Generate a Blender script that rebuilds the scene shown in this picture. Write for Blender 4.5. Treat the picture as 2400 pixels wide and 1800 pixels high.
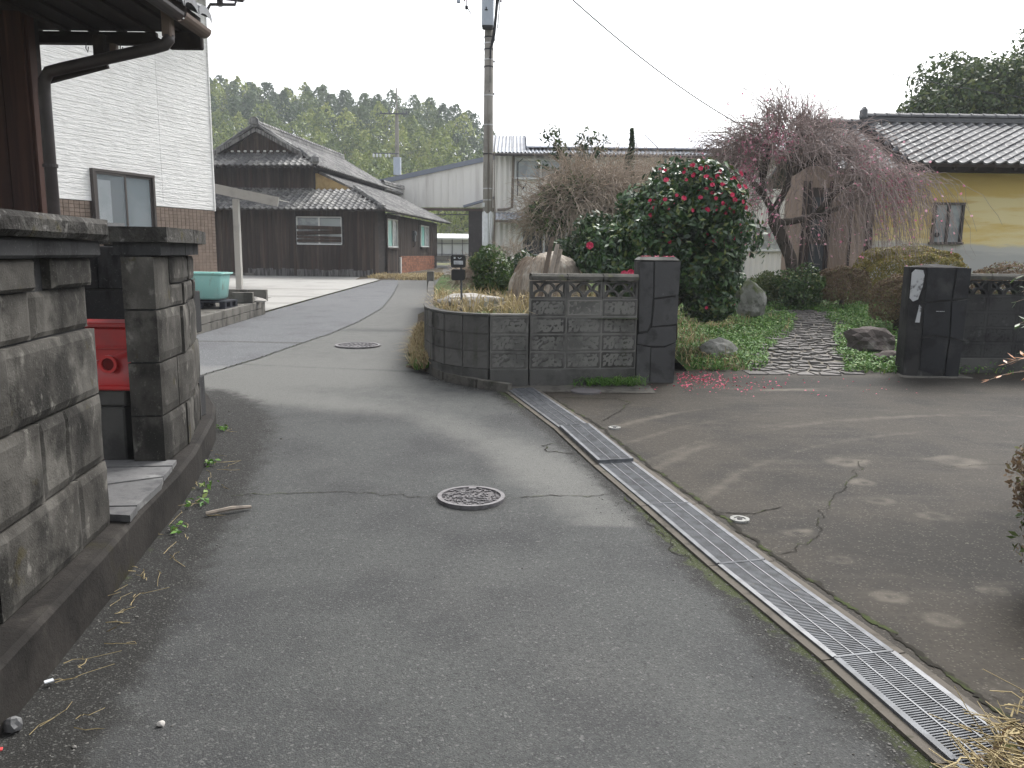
import bpy, bmesh, math, random
import numpy as np
from mathutils import Matrix, Vector, noise as mnoise
for o in list(bpy.data.objects): bpy.data.objects.remove(o)
S = bpy.context.scene
col = S.collection
rad = math.radians
# ------------------------------------------------------------------ camera
cd = bpy.data.cameras.new('camera'); cam = bpy.data.objects.new('camera', cd); col.objects.link(cam)
cd.sensor_width = 36; cd.lens = 36*1850/2400; cd.clip_start = .05; cd.clip_end = 3000
cam.matrix_world = Matrix.Translation((0, 0, 1.6)) @ Matrix.Rotation(rad(90-9.36), 4, 'X') @ Matrix.Rotation(rad(.7), 4, 'Z')
S.camera = cam
# ------------------------------------------------------------------ sky (bright thin overcast) and soft sun ahead on the left
SUN_EL, SUN_AZ = 52, 32            # azimuth measured from +Y towards +X
w = bpy.data.worlds.new('World'); S.world = w; w.use_nodes = True
nt = w.node_tree; bg = nt.nodes['Background']
sky = nt.nodes.new('ShaderNodeTexSky'); sky.sky_type = 'NISHITA'; sky.sun_disc = False
sky.sun_elevation = rad(SUN_EL); sky.sun_rotation = rad(SUN_AZ)
sky.air_density = 1.0; sky.dust_density = 4.0; sky.ozone_density = 1.0
hs = nt.nodes.new('ShaderNodeHueSaturation'); hs.inputs['Saturation'].default_value = .22
nt.links.new(sky.outputs[0], hs.inputs['Color']); nt.links.new(hs.outputs[0], bg.inputs['Color'])
bg.inputs['Strength'].default_value = .15
sd = bpy.data.lights.new('sun', 'SUN'); sun = bpy.data.objects.new('sun', sd); col.objects.link(sun)
sd.energy = 1.0; sd.angle = rad(25); sd.color = (1, .975, .94)
dv = Vector((math.sin(rad(SUN_AZ))*math.cos(rad(SUN_EL)), math.cos(rad(SUN_AZ))*math.cos(rad(SUN_EL)), math.sin(rad(SUN_EL))))
sun.rotation_euler = dv.to_track_quat('Z', 'Y').to_euler(); sun.location = (0, 0, 30)
S.view_settings.view_transform = 'Standard'; S.view_settings.look = 'None'
S.view_settings.gamma = 1; S.view_settings.use_curve_mapping = False
S.view_settings.exposure = 1.35
rng = np.random.default_rng(7); random.seed(7)
U = random.uniform
# ------------------------------------------------------------------ ground profile: the lane climbs gently away from the camera
def gz(y):
    return 0.0 if y < 4 else (.03*(y-4) if y < 11 else (.21+.0132*(y-11) if y < 60 else .857))
def gg(y):                          # the garden rises faster
    return min(max(.17+.087*(y-9.8), .17), .85)
# ------------------------------------------------------------------ materials
MATS = {}
def mat(name, base, layers=(), rough=.85, bump=None, rnd=0., spec=.14, metal=0., trans=0., bump2=None, rough_var=0.):
    """layers: (colour, scale, lo, hi, opts) mixed one over the other; opts: stretch, attr, amount, vor, detail"""
    m = bpy.data.materials.new(name); m.use_nodes = True; n = m.node_tree.nodes; L = m.node_tree.links
    b = n['Principled BSDF']; b.inputs['Roughness'].default_value = rough; b.inputs['Specular IOR Level'].default_value = spec
    b.inputs['Metallic'].default_value = metal
    geo = n.new('ShaderNodeNewGeometry')
    c = n.new('ShaderNodeRGB'); c.outputs[0].default_value = (*base, 1); cur = c.outputs[0]
    def tex(scale, stretch, vor, detail):
        mp = n.new('ShaderNodeMapping'); mp.inputs['Scale'].default_value = stretch or (1, 1, 1); L.new(geo.outputs['Position'], mp.inputs['Vector'])
        if vor:
            t = n.new('ShaderNodeTexVoronoi'); t.inputs['Scale'].default_value = scale; L.new(mp.outputs[0], t.inputs['Vector'])
            if vor == 'col':
                s = n.new('ShaderNodeSeparateColor'); L.new(t.outputs['Color'], s.inputs[0]); return s.outputs[0]
            return t.outputs['Distance']
        t = n.new('ShaderNodeTexNoise'); t.inputs['Scale'].default_value = scale; t.inputs['Detail'].default_value = detail
        t.inputs['Roughness'].default_value = .6; L.new(mp.outputs[0], t.inputs['Vector']); return t.outputs['Fac']
    for colr, scale, lo, hi, *o in layers:
        o = o[0] if o else {}
        f = tex(scale, o.get('stretch'), o.get('vor'), o.get('detail', 5)) if scale else None
        if 'attr' in o:
            a = n.new('ShaderNodeAttribute'); a.attribute_name = o['attr']
            if f is not None:
                k = n.new('ShaderNodeMath'); k.operation = 'MULTIPLY_ADD'; L.new(f, k.inputs[0]); k.inputs[1].default_value = o.get('nz', .6); k.inputs[2].default_value = -.5*o.get('nz', .6)
                k2 = n.new('ShaderNodeMath'); k2.operation = 'ADD'; L.new(a.outputs['Fac'], k2.inputs[0]); L.new(k.outputs[0], k2.inputs[1]); f = k2.outputs[0]
            else: f = a.outputs['Fac']
        if 'below' in o:                                   # where paint has gone below a height, ragged by the noise
            sx = n.new('ShaderNodeSeparateXYZ'); L.new(geo.outputs['Position'], sx.inputs[0]); k = n.new('ShaderNodeMath'); k.operation = 'SUBTRACT'; k.inputs[0].default_value = o['below']; L.new(sx.outputs[2], k.inputs[1])
            k2 = n.new('ShaderNodeMath'); k2.operation = 'ADD'; L.new(k.outputs[0], k2.inputs[0]); L.new(f, k2.inputs[1]); f = k2.outputs[0]
        r = n.new('ShaderNodeMapRange'); r.interpolation_type = 'SMOOTHSTEP'; L.new(f, r.inputs['Value'])
        r.inputs['From Min'].default_value = lo; r.inputs['From Max'].default_value = hi; r.inputs['To Max'].default_value = o.get('amount', 1.)
        x = n.new('ShaderNodeMix'); x.data_type = 'RGBA'; x.clamp_factor = True; L.new(r.outputs[0], x.inputs['Factor']); L.new(cur, x.inputs['A']); x.inputs['B'].default_value = (*colr, 1)
        cur = x.outputs['Result']
    if rnd:
        oi = n.new('ShaderNodeObjectInfo'); h = n.new('ShaderNodeHueSaturation'); mr = n.new('ShaderNodeMapRange')
        mr.inputs['To Min'].default_value = 1-rnd; mr.inputs['To Max'].default_value = 1+rnd; L.new(oi.outputs['Random'], mr.inputs['Value'])
        L.new(mr.outputs[0], h.inputs['Value']); L.new(cur, h.inputs['Color']); cur = h.outputs[0]
    L.new(cur, b.inputs['Base Color'])
    if rough_var:
        f = tex(6, None, None, 4); mr = n.new('ShaderNodeMapRange'); mr.inputs['To Min'].default_value = rough-rough_var; mr.inputs['To Max'].default_value = min(1, rough+rough_var); L.new(f, mr.inputs['Value']); L.new(mr.outputs[0], b.inputs['Roughness'])
    prev = None
    for bp in (bump, bump2):
        if not bp: continue
        st, sc, dist, *o = bp; o = o[0] if o else {}
        f = tex(sc, o.get('stretch'), o.get('vor'), 6); k = n.new('ShaderNodeBump'); k.inputs['Strength'].default_value = st; k.inputs['Distance'].default_value = dist
        L.new(f, k.inputs['Height'])
        if prev: L.new(prev, k.inputs['Normal'])
        prev = k.outputs[0]
    if prev: L.new(prev, b.inputs['Normal'])
    if trans:
        out = n['Material Output']; tr = n.new('ShaderNodeBsdfTranslucent'); L.new(cur, tr.inputs['Color']); mx = n.new('ShaderNodeMixShader'); mx.inputs[0].default_value = trans
        L.new(b.outputs[0], mx.inputs[1]); L.new(tr.outputs[0], mx.inputs[2]); L.new(mx.outputs[0], out.inputs['Surface'])
    MATS[name] = m; return m
def glass(name, colr, rough=.05, see=.55):
    m = bpy.data.materials.new(name); m.use_nodes = True; n = m.node_tree.nodes; L = m.node_tree.links
    b = n['Principled BSDF']; b.inputs['Base Color'].default_value = (*colr, 1); b.inputs['Roughness'].default_value = rough; b.inputs['Specular IOR Level'].default_value = .6
    t = n.new('ShaderNodeBsdfTransparent'); mx = n.new('ShaderNodeMixShader'); mx.inputs[0].default_value = see
    L.new(b.outputs[0], mx.inputs[1]); L.new(t.outputs[0], mx.inputs[2]); L.new(mx.outputs[0], n['Material Output'].inputs['Surface']); MATS[name] = m; return m
# ------------------------------------------------------------------ mesh helpers
WM = {}
class MB:
    def __init__(s): s.v = []; s.f = []
    def add(s, v, f):
        k = len(s.v); s.v += [tuple(p) for p in v]; s.f += [tuple(i+k for i in q) for q in f]; return s
    def box(s, c, d, rz=0., ch=0., M=None):
        x, y, z = d[0]/2, d[1]/2, d[2]/2
        if ch: v, f = chamfer(d, ch)
        else:
            v = [(-x,-y,-z),(x,-y,-z),(x,y,-z),(-x,y,-z),(-x,-y,z),(x,-y,z),(x,y,z),(-x,y,z)]
            f = [(3,2,1,0),(4,5,6,7),(0,1,5,4),(1,2,6,5),(2,3,7,6),(3,0,4,7)]
        T = Matrix.Translation(c) @ (M if M is not None else Matrix.Rotation(rz, 4, 'Z'))
        return s.add([T @ Vector(p) for p in v], f)
    def bar(s, a, b, wd, ht):
        a, b = Vector(a), Vector(b); d = b-a; q = d.to_track_quat('X', 'Z').to_matrix().to_4x4()
        return s.box((a+b)/2, (d.length, wd, ht), M=q)
    def tube(s, pts, r, n=8, cap=True):
        pts = [Vector(p) for p in pts]; rs = r if hasattr(r, '__len__') else [r]*len(pts); k = len(s.v)
        a = None
        for i, p in enumerate(pts):
            d = (pts[min(i+1, len(pts)-1)]-pts[max(i-1, 0)]).normalized()
            if a is None: a = d.cross(Vector((0, 0, 1)) if abs(d.z) < .95 else Vector((1, 0, 0))).normalized()
            else: a = (a-d*a.dot(d)).normalized()
            b = d.cross(a)
            for j in range(n):
                t = 2*math.pi*j/n; s.v.append(tuple(p+(a*math.cos(t)+b*math.sin(t))*rs[i]))
        for i in range(len(pts)-1):
            for j in range(n): s.f.append((k+i*n+j, k+i*n+(j+1) % n, k+(i+1)*n+(j+1) % n, k+(i+1)*n+j))
        if cap: s.f.append(tuple(k+j for j in range(n))[::-1]); s.f.append(tuple(k+(len(pts)-1)*n+j for j in range(n)))
        return s
    def prism(s, poly, z0, z1):
        n = len(poly); v = [(x, y, z0) for x, y in poly]+[(x, y, z1) for x, y in poly]
        f = [tuple(range(n))[::-1], tuple(range(n, 2*n))]+[(i, (i+1) % n, n+(i+1) % n, n+i) for i in range(n)]
        return s.add(v, f)
    def grid(s, P):
        h, q = len(P), len(P[0]); v = [p for r in P for p in r]
        return s.add(v, [(i*q+j, i*q+j+1, (i+1)*q+j+1, (i+1)*q+j) for i in range(h-1) for j in range(q-1)])
    def mesh(s, name, m=None, smooth=False):
        me = bpy.data.meshes.new(name); me.from_pydata(s.v, [], s.f); me.update()
        if m: me.materials.append(MATS[m])
        if smooth: me.polygons.foreach_set('use_smooth', [True]*len(me.polygons))
        return me
    def build(s, name, m, parent=None, smooth=False, **kw):
        return link(name, s.mesh(name, m, smooth), parent, **kw)
def chamfer(d, c):
    x, y, z = d[0]/2, d[1]/2, d[2]/2; v = []; 
    for sx in (-1, 1):
        for sy in (-1, 1):
            for sz in (-1, 1):
                v += [(sx*x, sy*(y-c), sz*(z-c)), (sx*(x-c), sy*y, sz*(z-c)), (sx*(x-c), sy*(y-c), sz*z)]
    ix = lambda sx, sy, sz, a: ((sx > 0)*4+(sy > 0)*2+(sz > 0))*3+a
    f = []
    for sg in (-1, 1):
        q = [ix(sg,-1,-1,0), ix(sg,1,-1,0), ix(sg,1,1,0), ix(sg,-1,1,0)]; f.append(q if sg > 0 else q[::-1])
        q = [ix(-1,sg,-1,1), ix(1,sg,-1,1), ix(1,sg,1,1), ix(-1,sg,1,1)]; f.append(q[::-1] if sg > 0 else q)
        q = [ix(-1,-1,sg,2), ix(1,-1,sg,2), ix(1,1,sg,2), ix(-1,1,sg,2)]; f.append(q if sg > 0 else q[::-1])
    for a in (-1, 1):
        for b in (-1, 1):
            q = [ix(a,b,-1,0), ix(a,b,-1,1), ix(a,b,1,1), ix(a,b,1,0)]; f.append(q if a*b < 0 else q[::-1])
            q = [ix(a,-1,b,0), ix(a,1,b,0), ix(a,1,b,2), ix(a,-1,b,2)]; f.append(q if a*b > 0 else q[::-1])
            q = [ix(-1,a,b,1), ix(1,a,b,1), ix(1,a,b,2), ix(-1,a,b,2)]; f.append(q if a*b < 0 else q[::-1])
            for e in (-1, 1):
                t = [ix(a,b,e,0), ix(a,b,e,1), ix(a,b,e,2)]; f.append(t if a*b*e > 0 else t[::-1])
    return v, f
def link(name, me, parent=None, M=None, kind=None, label=None, local=False):
    o = bpy.data.objects.new(name, me); col.objects.link(o)
    if parent is not None:
        o.parent = parent
        if not local: o.matrix_parent_inverse = WM.get(parent.name, Matrix.Identity(4)).inverted()
    if M is not None: o.matrix_basis = M
    if parent is not None and local: WM[o.name] = WM.get(parent.name, Matrix.Identity(4)) @ (M or Matrix.Identity(4))
    else: WM[o.name] = M.copy() if M is not None else Matrix.Identity(4)
    if kind: o['kind'] = kind
    if label: o['label'] = label
    return o
def thing(name, label, cat, loc=(0, 0, 0), rz=0., group=None):
    o = bpy.data.objects.new(name, None); col.objects.link(o); o.empty_display_size = .1
    o.matrix_basis = Matrix.Translation(loc) @ Matrix.Rotation(rz, 4, 'Z'); WM[o.name] = o.matrix_basis.copy()
    return tag(o, label, cat, group)
def tag(o, label, cat, group=None):
    o['label'] = label; o['category'] = cat
    if group: o['group'] = group
    return o
def copy_tree(root, M, label):
    r = root.copy(); col.objects.link(r); r.matrix_basis = M; r['label'] = label; WM[r.name] = M.copy()
    for ch in root.children:
        c = ch.copy(); col.objects.link(c); c.parent = r
        for g_ in ch.children: d = g_.copy(); col.objects.link(d); d.parent = c
    return r
CACHE = {}
def piece(name, m, parent, c, d, rz=0., ch=.004, M=None, local=False, label=None):
    """one chamfered block, board or slat; alike pieces share their mesh"""
    k = (m, tuple(round(q, 3) for q in d), ch)
    if k not in CACHE: CACHE[k] = MB().box((0, 0, 0), d, ch=ch).mesh(name, m)
    T = Matrix.Translation(c) @ (M if M is not None else Matrix.Rotation(rz, 4, 'Z'))
    return link(name, CACHE[k], parent, M=T, local=local, label=label)
def nz(p, s=1., seed=0):
    return mnoise.noise(Vector((p[0]*s+seed*17.3, p[1]*s-seed*9.1, p[2]*s+seed*5.7)))
def rough_box(L, T, Hh, nx, nzz, amp, seed, m, name='block', frame=0., drop=.02, smooth=True):
    """a block whose -y face is worked stone: rounded arris, hollows; with frame>0 a smooth margin round a sunk rough panel"""
    P = []; mb = MB()
    for j in range(nzz+1):
        row = []
        for i in range(nx+1):
            u, v = i/nx, j/nzz; x, z = (u-.5)*L, (v-.5)*Hh
            e = min(u*L, (1-u)*L, v*Hh, (1-v)*Hh)
            if frame:
                y = -T/2 if e < frame*.7 else -T/2+.006+amp*nz((x, z, 0), 38, seed)
                if e < .001: y += .004
            else:
                y = -T/2+drop*max(0, 1-e/drop)**2+amp*(nz((x, z, 0), 6, seed)+.6*nz((x, z, 0), 17, seed)) if e > .0005 else -T/2+drop*1.1
            row.append((x, y, z))
        P.append(row)
    mb.grid(P); k = len(mb.v); q = nx+1
    ring = [i for i in range(q)]+[j*q+nx for j in range(1, nzz+1)]+[nzz*q+i for i in range(nx-1, -1, -1)]+[j*q for j in range(nzz-1, 0, -1)]
    mb.v += [(mb.v[i][0], T/2, mb.v[i][2]) for i in ring]; n = len(ring)
    mb.f += [(ring[(i+1) % n], ring[i], k+i, k+(i+1) % n) for i in range(n)]; mb.f.append(tuple(k+i for i in range(n))[::-1])
    me = mb.mesh(name, m)
    return me
def quads(name, V, m, nv=4, attr=None):
    """V (N, nv, 3) -> one mesh of N faces"""
    N = len(V); me = bpy.data.meshes.new(name); me.vertices.add(N*nv); me.vertices.foreach_set('co', np.ascontiguousarray(V, dtype=np.float32).ravel())
    me.loops.add(N*nv); me.loops.foreach_set('vertex_index', np.arange(N*nv, dtype=np.int32))
    me.polygons.add(N); me.polygons.foreach_set('loop_start', np.arange(0, N*nv, nv, dtype=np.int32)); me.update(calc_edges=True)
    if attr is not None:
        a = me.attributes.new('tone', 'FLOAT', 'POINT'); a.data.foreach_set('value', np.repeat(attr, nv).astype(np.float32))
    me.materials.append(MATS[m]); return me
def leaves(C, N, size, asp=.45, jit=.7, var=.4):
    """leaf-shaped folded quads at C with outward normals N"""
    n = len(C); N = N+rng.normal(0, jit, (n, 3)); N /= np.linalg.norm(N, axis=1)[:, None]+1e-9
    A = np.cross(N, rng.normal(0, 1, (n, 3))); A /= np.linalg.norm(A, axis=1)[:, None]+1e-9; B = np.cross(N, A)
    s = (size*(1+rng.uniform(-var, var, n)))[:, None]
    return np.stack([C-A*s, C+B*s*asp+N*s*.18, C+A*s, C-B*s*asp+N*s*.18], 1)
def crown_pts(c, r, n, lumps=14, shell=.35, seed=1, bottom=-.9, lump=.45):
    """points in an uneven crown: a main ellipsoid overlaid with lumps"""
    g = np.random.default_rng(seed); c = np.array(c); r = np.array(r); P = []; Q = []
    d = g.normal(0, 1, (lumps, 3)); d /= np.linalg.norm(d, axis=1)[:, None]; d[:, 2] = np.maximum(d[:, 2], bottom)
    lc = c+d*r*.62; lr = r*lump*g.uniform(.7, 1.25, (lumps, 1))
    per = n//(lumps+2)
    for i in range(lumps):
        e = g.normal(0, 1, (per, 3)); e /= np.linalg.norm(e, axis=1)[:, None]; k = 1-shell*g.random((per, 1))**1.5
        P.append(lc[i]+e*lr[i]*k); Q.append(e)
    m = n-per*lumps; e = g.normal(0, 1, (m, 3)); e /= np.linalg.norm(e, axis=1)[:, None]; k = .86-.35*g.random((m, 1)); P.append(c+e*r*k); Q.append(e)
    return np.concatenate(P), np.concatenate(Q)
def twigs(lines, r0, r1):
    """lines: list of (K,3) arrays of equal K -> three-sided tapering tubes as one mesh's quads (N,4,3)"""
    A = np.array(lines); n, K, _ = A.shape; d = np.gradient(A, axis=1); d /= np.linalg.norm(d, axis=2)[..., None]+1e-9
    ref = np.zeros_like(d); ref[..., 0] = .31; ref[..., 1] = .95
    a = np.cross(d, ref); a /= np.linalg.norm(a, axis=2)[..., None]+1e-9; b = np.cross(d, a)
    r = np.linspace(1, 0, K)[None, :, None]*(np.asarray(r0).reshape(-1, 1, 1)-r1)+r1; out = []
    R = [A+(a*math.cos(t)+b*math.sin(t))*r for t in (0, 2.094, 4.189)]
    for j in range(3):
        p, q = R[j], R[(j+1) % 3]
        out.append(np.stack([p[:, :-1], q[:, :-1], q[:, 1:], p[:, 1:]], 2).reshape(-1, 4, 3))
    return np.concatenate(out)
def blades(P, h, lean, wd, seed=0):
    """grass blades bent once: two quads each -> (N,4,3)"""
    g = np.random.default_rng(seed); n = len(P); t = g.uniform(0, 6.283, n); hh = h*g.uniform(.5, 1.3, n)
    D = np.stack([np.cos(t), np.sin(t), 0*t], 1); W = np.stack([-np.sin(t), np.cos(t), 0*t], 1)*wd*g.uniform(.6, 1.3, (n, 1))/2
    Z = np.array([0, 0, 1.]); le = lean*g.uniform(.2, 1.5, n)
    m = P+D*(le*.35)[:, None]*h+Z*(hh*.62)[:, None]; e = P+D*(le)[:, None]*h+Z*(hh*np.clip(1-le*.35, .3, 1))[:, None]
    return np.concatenate([np.stack([P-W, P+W, m+W*.8, m-W*.8], 1), np.stack([m-W*.8, m+W*.8, e+W*.1, e-W*.1], 1)])
# ------------------------------------------------------------------ materials of the ground
mat('asphalt', (.061, .064, .062), [((.036, .037, .038), 1.1, .40, .66, {'detail': 10, 'amount': .9}), ((.082, .083, .079), .5, .46, .72, {'amount': .7, 'detail': 10}), ((.038, .0385, .039), 38, .46, .66, {'amount': .6}), ((.105, .105, .1), 75, .56, .72, {'amount': .5}),
    ((.135, .135, .126), 6, .18, .95, {'attr': 'pale', 'nz': .55, 'amount': .85, 'detail': 11}), ((.016, .0155, .014), 7, .30, .72, {'attr': 'dirt', 'nz': .75, 'detail': 11, 'amount': .92}), ((.035, .045, .010), 11, .42, .6, {'attr': 'moss', 'nz': 1.0, 'amount': .8, 'detail': 10}),
    ((.13, .13, .122), 170, .82, .95, {'vor': 'col', 'amount': .42}), ((.018, .018, .018), 210, .78, .9, {'vor': 'col', 'amount': .45}), ((.2, .2, .19), 115, .978, .987, {'vor': 'col', 'amount': .32})],
    rough=.8, bump=(.6, 160, .0035, {'vor': 1}), bump2=(.3, 24, .006), spec=.16)
mat('patch_asphalt', (0.1027, 0.1066, 0.1105), [((0.0806, 0.0806, 0.0858), 1.5, .45, .7), ((0.2197, 0.2197, 0.2067), 6, .15, .95, {'attr': 'pale', 'nz': .5, 'amount': .7}), ((0.0611, 0.0611, 0.0611), 5, .35, .7, {'attr': 'dirt', 'nz': .5}), ((0.2665, 0.2665, 0.2665), 120, .9, .95, {'vor': 'col', 'amount': .6})],
    rough=.8, bump=(.5, 130, .004, {'vor': 1}))
mat('drive_concrete', (0.0343, 0.0294, 0.0225), [((0.0181, 0.0163, 0.0135), 1.2, .40, .64, {'detail': 11}), ((0.0458, 0.0401, 0.0320), 3.4, .50, .72, {'stretch': (.35, 1.6, 1), 'amount': .8, 'detail': 11}), ((0.0162, 0.0144, 0.0119), 34, .50, .68, {'amount': .5}), ((0.0591, 0.0524, 0.0418), 60, .58, .72, {'amount': .5}),
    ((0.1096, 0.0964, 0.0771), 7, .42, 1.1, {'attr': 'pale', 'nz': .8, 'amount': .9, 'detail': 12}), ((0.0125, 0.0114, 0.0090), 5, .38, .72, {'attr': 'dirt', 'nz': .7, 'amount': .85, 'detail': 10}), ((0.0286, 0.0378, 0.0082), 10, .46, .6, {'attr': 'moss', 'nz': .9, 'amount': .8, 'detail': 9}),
    ((0.1144, 0.1029, 0.0853), 130, .92, .97, {'vor': 'col', 'amount': .5})], rough=.75, bump=(.5, 60, .004), bump2=(.3, 7, .010), spec=.16)
mat('light_concrete', (0.306, 0.302, 0.284), [((0.243, 0.239, 0.225), .9, .45, .7), ((0.180, 0.176, 0.162), 6, .6, .75, {'amount': .5}), ((0.180, 0.171, 0.162), .35, .56, .6, {'stretch': (.1, 1.4, 1), 'amount': .55})], rough=.85, bump=(.2, 50, .003))
mat('kerb_concrete', (0.102, 0.096, 0.084), [((0.054, 0.051, 0.045), 7, .45, .65), ((0.036, 0.042, 0.018), 5, .6, .72, {'amount': .6}), ((0.144, 0.138, 0.120), 30, .6, .7, {'amount': .5})], rough=.9, bump=(.5, 40, .006), rnd=.12)
mat('gutter_concrete', (0.1043, 0.0931, 0.0784), [((0.0567, 0.0518, 0.0434), 8, .5, .7), ((0.0259, 0.0322, 0.0133), 5, .62, .72, {'amount': .7})], rough=.9, bump=(.4, 60, .004))
mat('dark_channel', (.05, .05, .047), rough=.95)
mat('galvanised', (.125, .132, .142), [((.08, .084, .09), 12, .4, .65), ((.2, .17, .12), 4, .66, .74, {'amount': .5})], rough=.6, metal=.3, spec=.4)
mat('bright_steel', (.125, .13, .138), [((.085, .088, .094), 14, .45, .65)], rough=.45, metal=.5, spec=.5)
mat('cast_iron', (0.1500, 0.1425, 0.1462), [((0.0975, 0.0922, 0.0938), 20, .45, .65)], rough=.6, metal=.3, spec=.4)
mat('cast_iron_dark', (.12, .113, .115), rough=.8, metal=.2)
mat('grey_cap', (0.2700, 0.2700, 0.2550), [((0.1500, 0.1500, 0.1350), 25, .5, .65)], rough=.7, bump=(.4, 90, .002))
mat('soil', (.055, .043, .03), [((.085, .066, .044), 4, .42, .62), ((.05, .055, .025), 2.2, .5, .66), ((.13, .105, .07), 22, .55, .7, {'amount': .7})], rough=.95, bump=(.9, 25, .03), bump2=(.6, 90, .01))
mat('garden_soil', (.05, .06, .02), [((.035, .075, .015), 3, .4, .6, {'detail': 8}), ((.10, .08, .045), 1.6, .52, .66, {'detail': 8})], rough=.95, bump=(.9, 25, .03), bump2=(.6, 90, .01))
mat('yard', (.15, .14, .125), [((.08, .08, .07), 3, .45, .65)], rough=.95, bump=(.6, 30, .02))
mat('field', (.11, .12, .06), [((.15, .14, .08), .2, .4, .6)], rough=.95)
mat('crack', (.022, .02, .016), [((.04, .05, .018), 6, .5, .6)], rough=.95)
mat('moss', (.055, .075, .012), [((.09, .105, .02), 40, .45, .6), ((.04, .035, .02), 9, .55, .7)], rough=.95, bump=(1., 120, .01))
mat('stone_flag', (.085, .078, .072), [((.13, .118, .106), 6, .5, .7), ((.075, .07, .066), 14, .5, .65)], rough=.7, bump=(.5, 30, .006), rnd=.35, spec=.4)
mat('mortar', (0.1836, 0.1700, 0.1462), [((0.0952, 0.0816, 0.0578), 5, .48, .66)], rough=.95, bump=(.5, 50, .006))
mat('slate', (.115, .115, .115), [((.19, .19, .185), 5, .5, .68, {'stretch': (1, 1, 4)}), ((.07, .07, .072), 11, .5, .65)], rough=.55, bump=(.5, 14, .01), rnd=.15, spec=.45)
# ------------------------------------------------------------------ polylines of the lane
GL = [(1.62, 1.2), (1.42, 2.29), (1.30, 2.94), (1.08, 3.90), (.87, 4.81), (.65, 5.70), (.42, 6.76), (-.05, 8.42)]      # gutter, lane side
GR = [(1.90, 1.2), (1.69, 2.36), (1.57, 3.00), (1.35, 3.97), (1.14, 4.85), (.92, 5.76), (.69, 6.85), (.23, 8.52)]      # gutter, driveway side
KERB = [(-.05, 8.36), (-.40, 8.60), (-.79, 9.00), (-1.03, 9.55), (-1.20, 10.25), (-1.36, 11.5), (-1.55, 13.5), (-1.80, 16.), (-2.06, 19.), (-2.7, 26.), (-3.1, 34.), (-3.0, 40.), (-1.5, 47.), (4., 53.)]
LEDGE = [(-1.16, -1.), (-1.60, 1.8), (-1.69, 2.39), (-1.85, 3.4), (-1.96, 4.04), (-2.05, 4.7), (-2.15, 5.21), (-2.43, 6.31), (-2.62, 6.85), (-2.88, 7.38), (-3.25, 7.92), (-3.9, 8.35), (-5.2, 8.7), (-9., 9.1)]
def interp(pl, y): return float(np.interp(y, [p[1] for p in pl], [p[0] for p in pl]))
def dist_pl(X, Y, pl):
    d = np.full(X.shape, 1e9)
    for (ax, ay), (bx, by) in zip(pl[:-1], pl[1:]):
        t = np.clip(((X-ax)*(bx-ax)+(Y-ay)*(by-ay))/((bx-ax)**2+(by-ay)**2), 0, 1); d = np.minimum(d, np.hypot(X-ax-t*(bx-ax), Y-ay-t*(by-ay)))
    return d
def sheet(name, m, ys, xl, xr, nx, zf, attrs=None, label=None):
    T = np.linspace(0, 1, nx+1); V = []
    for y in ys:
        a, b = xl(y), xr(y)
        for t in T: x = a+(b-a)*t; V.append((x, y, zf(x, y)))
    q = nx+1; F = [(i*q+j, i*q+j+1, (i+1)*q+j+1, (i+1)*q+j) for i in range(len(ys)-1) for j in range(nx)]
    me = bpy.data.meshes.new(name); me.from_pydata(V, [], F); me.update(); me.materials.append(MATS[m]); me.polygons.foreach_set('use_smooth', [True]*len(F))
    A = np.array(V)
    for k, fn in (attrs or {}).items():
        at = me.attributes.new(k, 'FLOAT', 'POINT'); at.data.foreach_set('value', np.clip(fn(A[:, 0], A[:, 1]), 0, 1).astype(np.float32))
    return link(name, me, kind='structure')
# the wide ground under everything
gy = [-40, -5, 10, 27, 34, 50, 60, 90, 200, 330]
P = [[(x, y, (gz(y)-(.5 if y <= 27 else .04))) for x in (-300, -200, -100, -40, -12, 0, 12, 40, 100, 200, 300)] for y in gy]
MB().grid(P).build('ground', 'field', kind='structure')
def ringm(X, Y, cx, cy, r, wd): return np.exp(-((np.hypot(X-cx, Y-cy)-r)/wd)**2)
def spot(X, Y, cx, cy, sx, sy=None): return np.exp(-((X-cx)/sx)**2-((Y-cy)/(sy or sx))**2)
def road_right(y): return interp(GL, y) if y < 8.42 else interp(KERB, y)
SEAM = [(-4.4, 7.2), (-3.75, 8.5), (-3.35, 10.4), (-3.05, 13.2), (-2.98, 15.3), (-3.05, 18.5), (-3.5, 23.), (-4.2, 29.), (-4.8, 33)]
def pale_road(X, Y):
    p = .62*ringm(X, Y, -3.6, 3.9, 4.2, .38)*(X > -3.6)*(Y > 4.5)+.75*spot(X, Y, -3.2, 9.2, 2.2, .9)+.42*spot(X, Y, .1, 5.6, .55, .75)+.45*spot(X, Y, -1., 7.3, .8, .8)
    p += .72*np.clip((Y-7.2)/2.5, 0, 1)+.34*spot(X, Y, -.62, 3.2, .38, 3)+.3*spot(X, Y, .72, 2.6, .3, 1.8)
    p -= .75*spot(X, Y, -1.1, 6.9, .55, .75)+.6*spot(X, Y, -.3, 4.3, .28, 1.5)+.45*spot(X, Y, .12, 3.0, .26, 1.6)+.4*spot(X, Y, -1.1, 2.6, .3, 1.5)+.55*np.exp(-((Y-9.35+.16*X)/.09)**2)*(X > -4.6)*(X < -.6)+.4*spot(X, Y, -2.2, 13.8, 1.3, .25)
    return p
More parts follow.
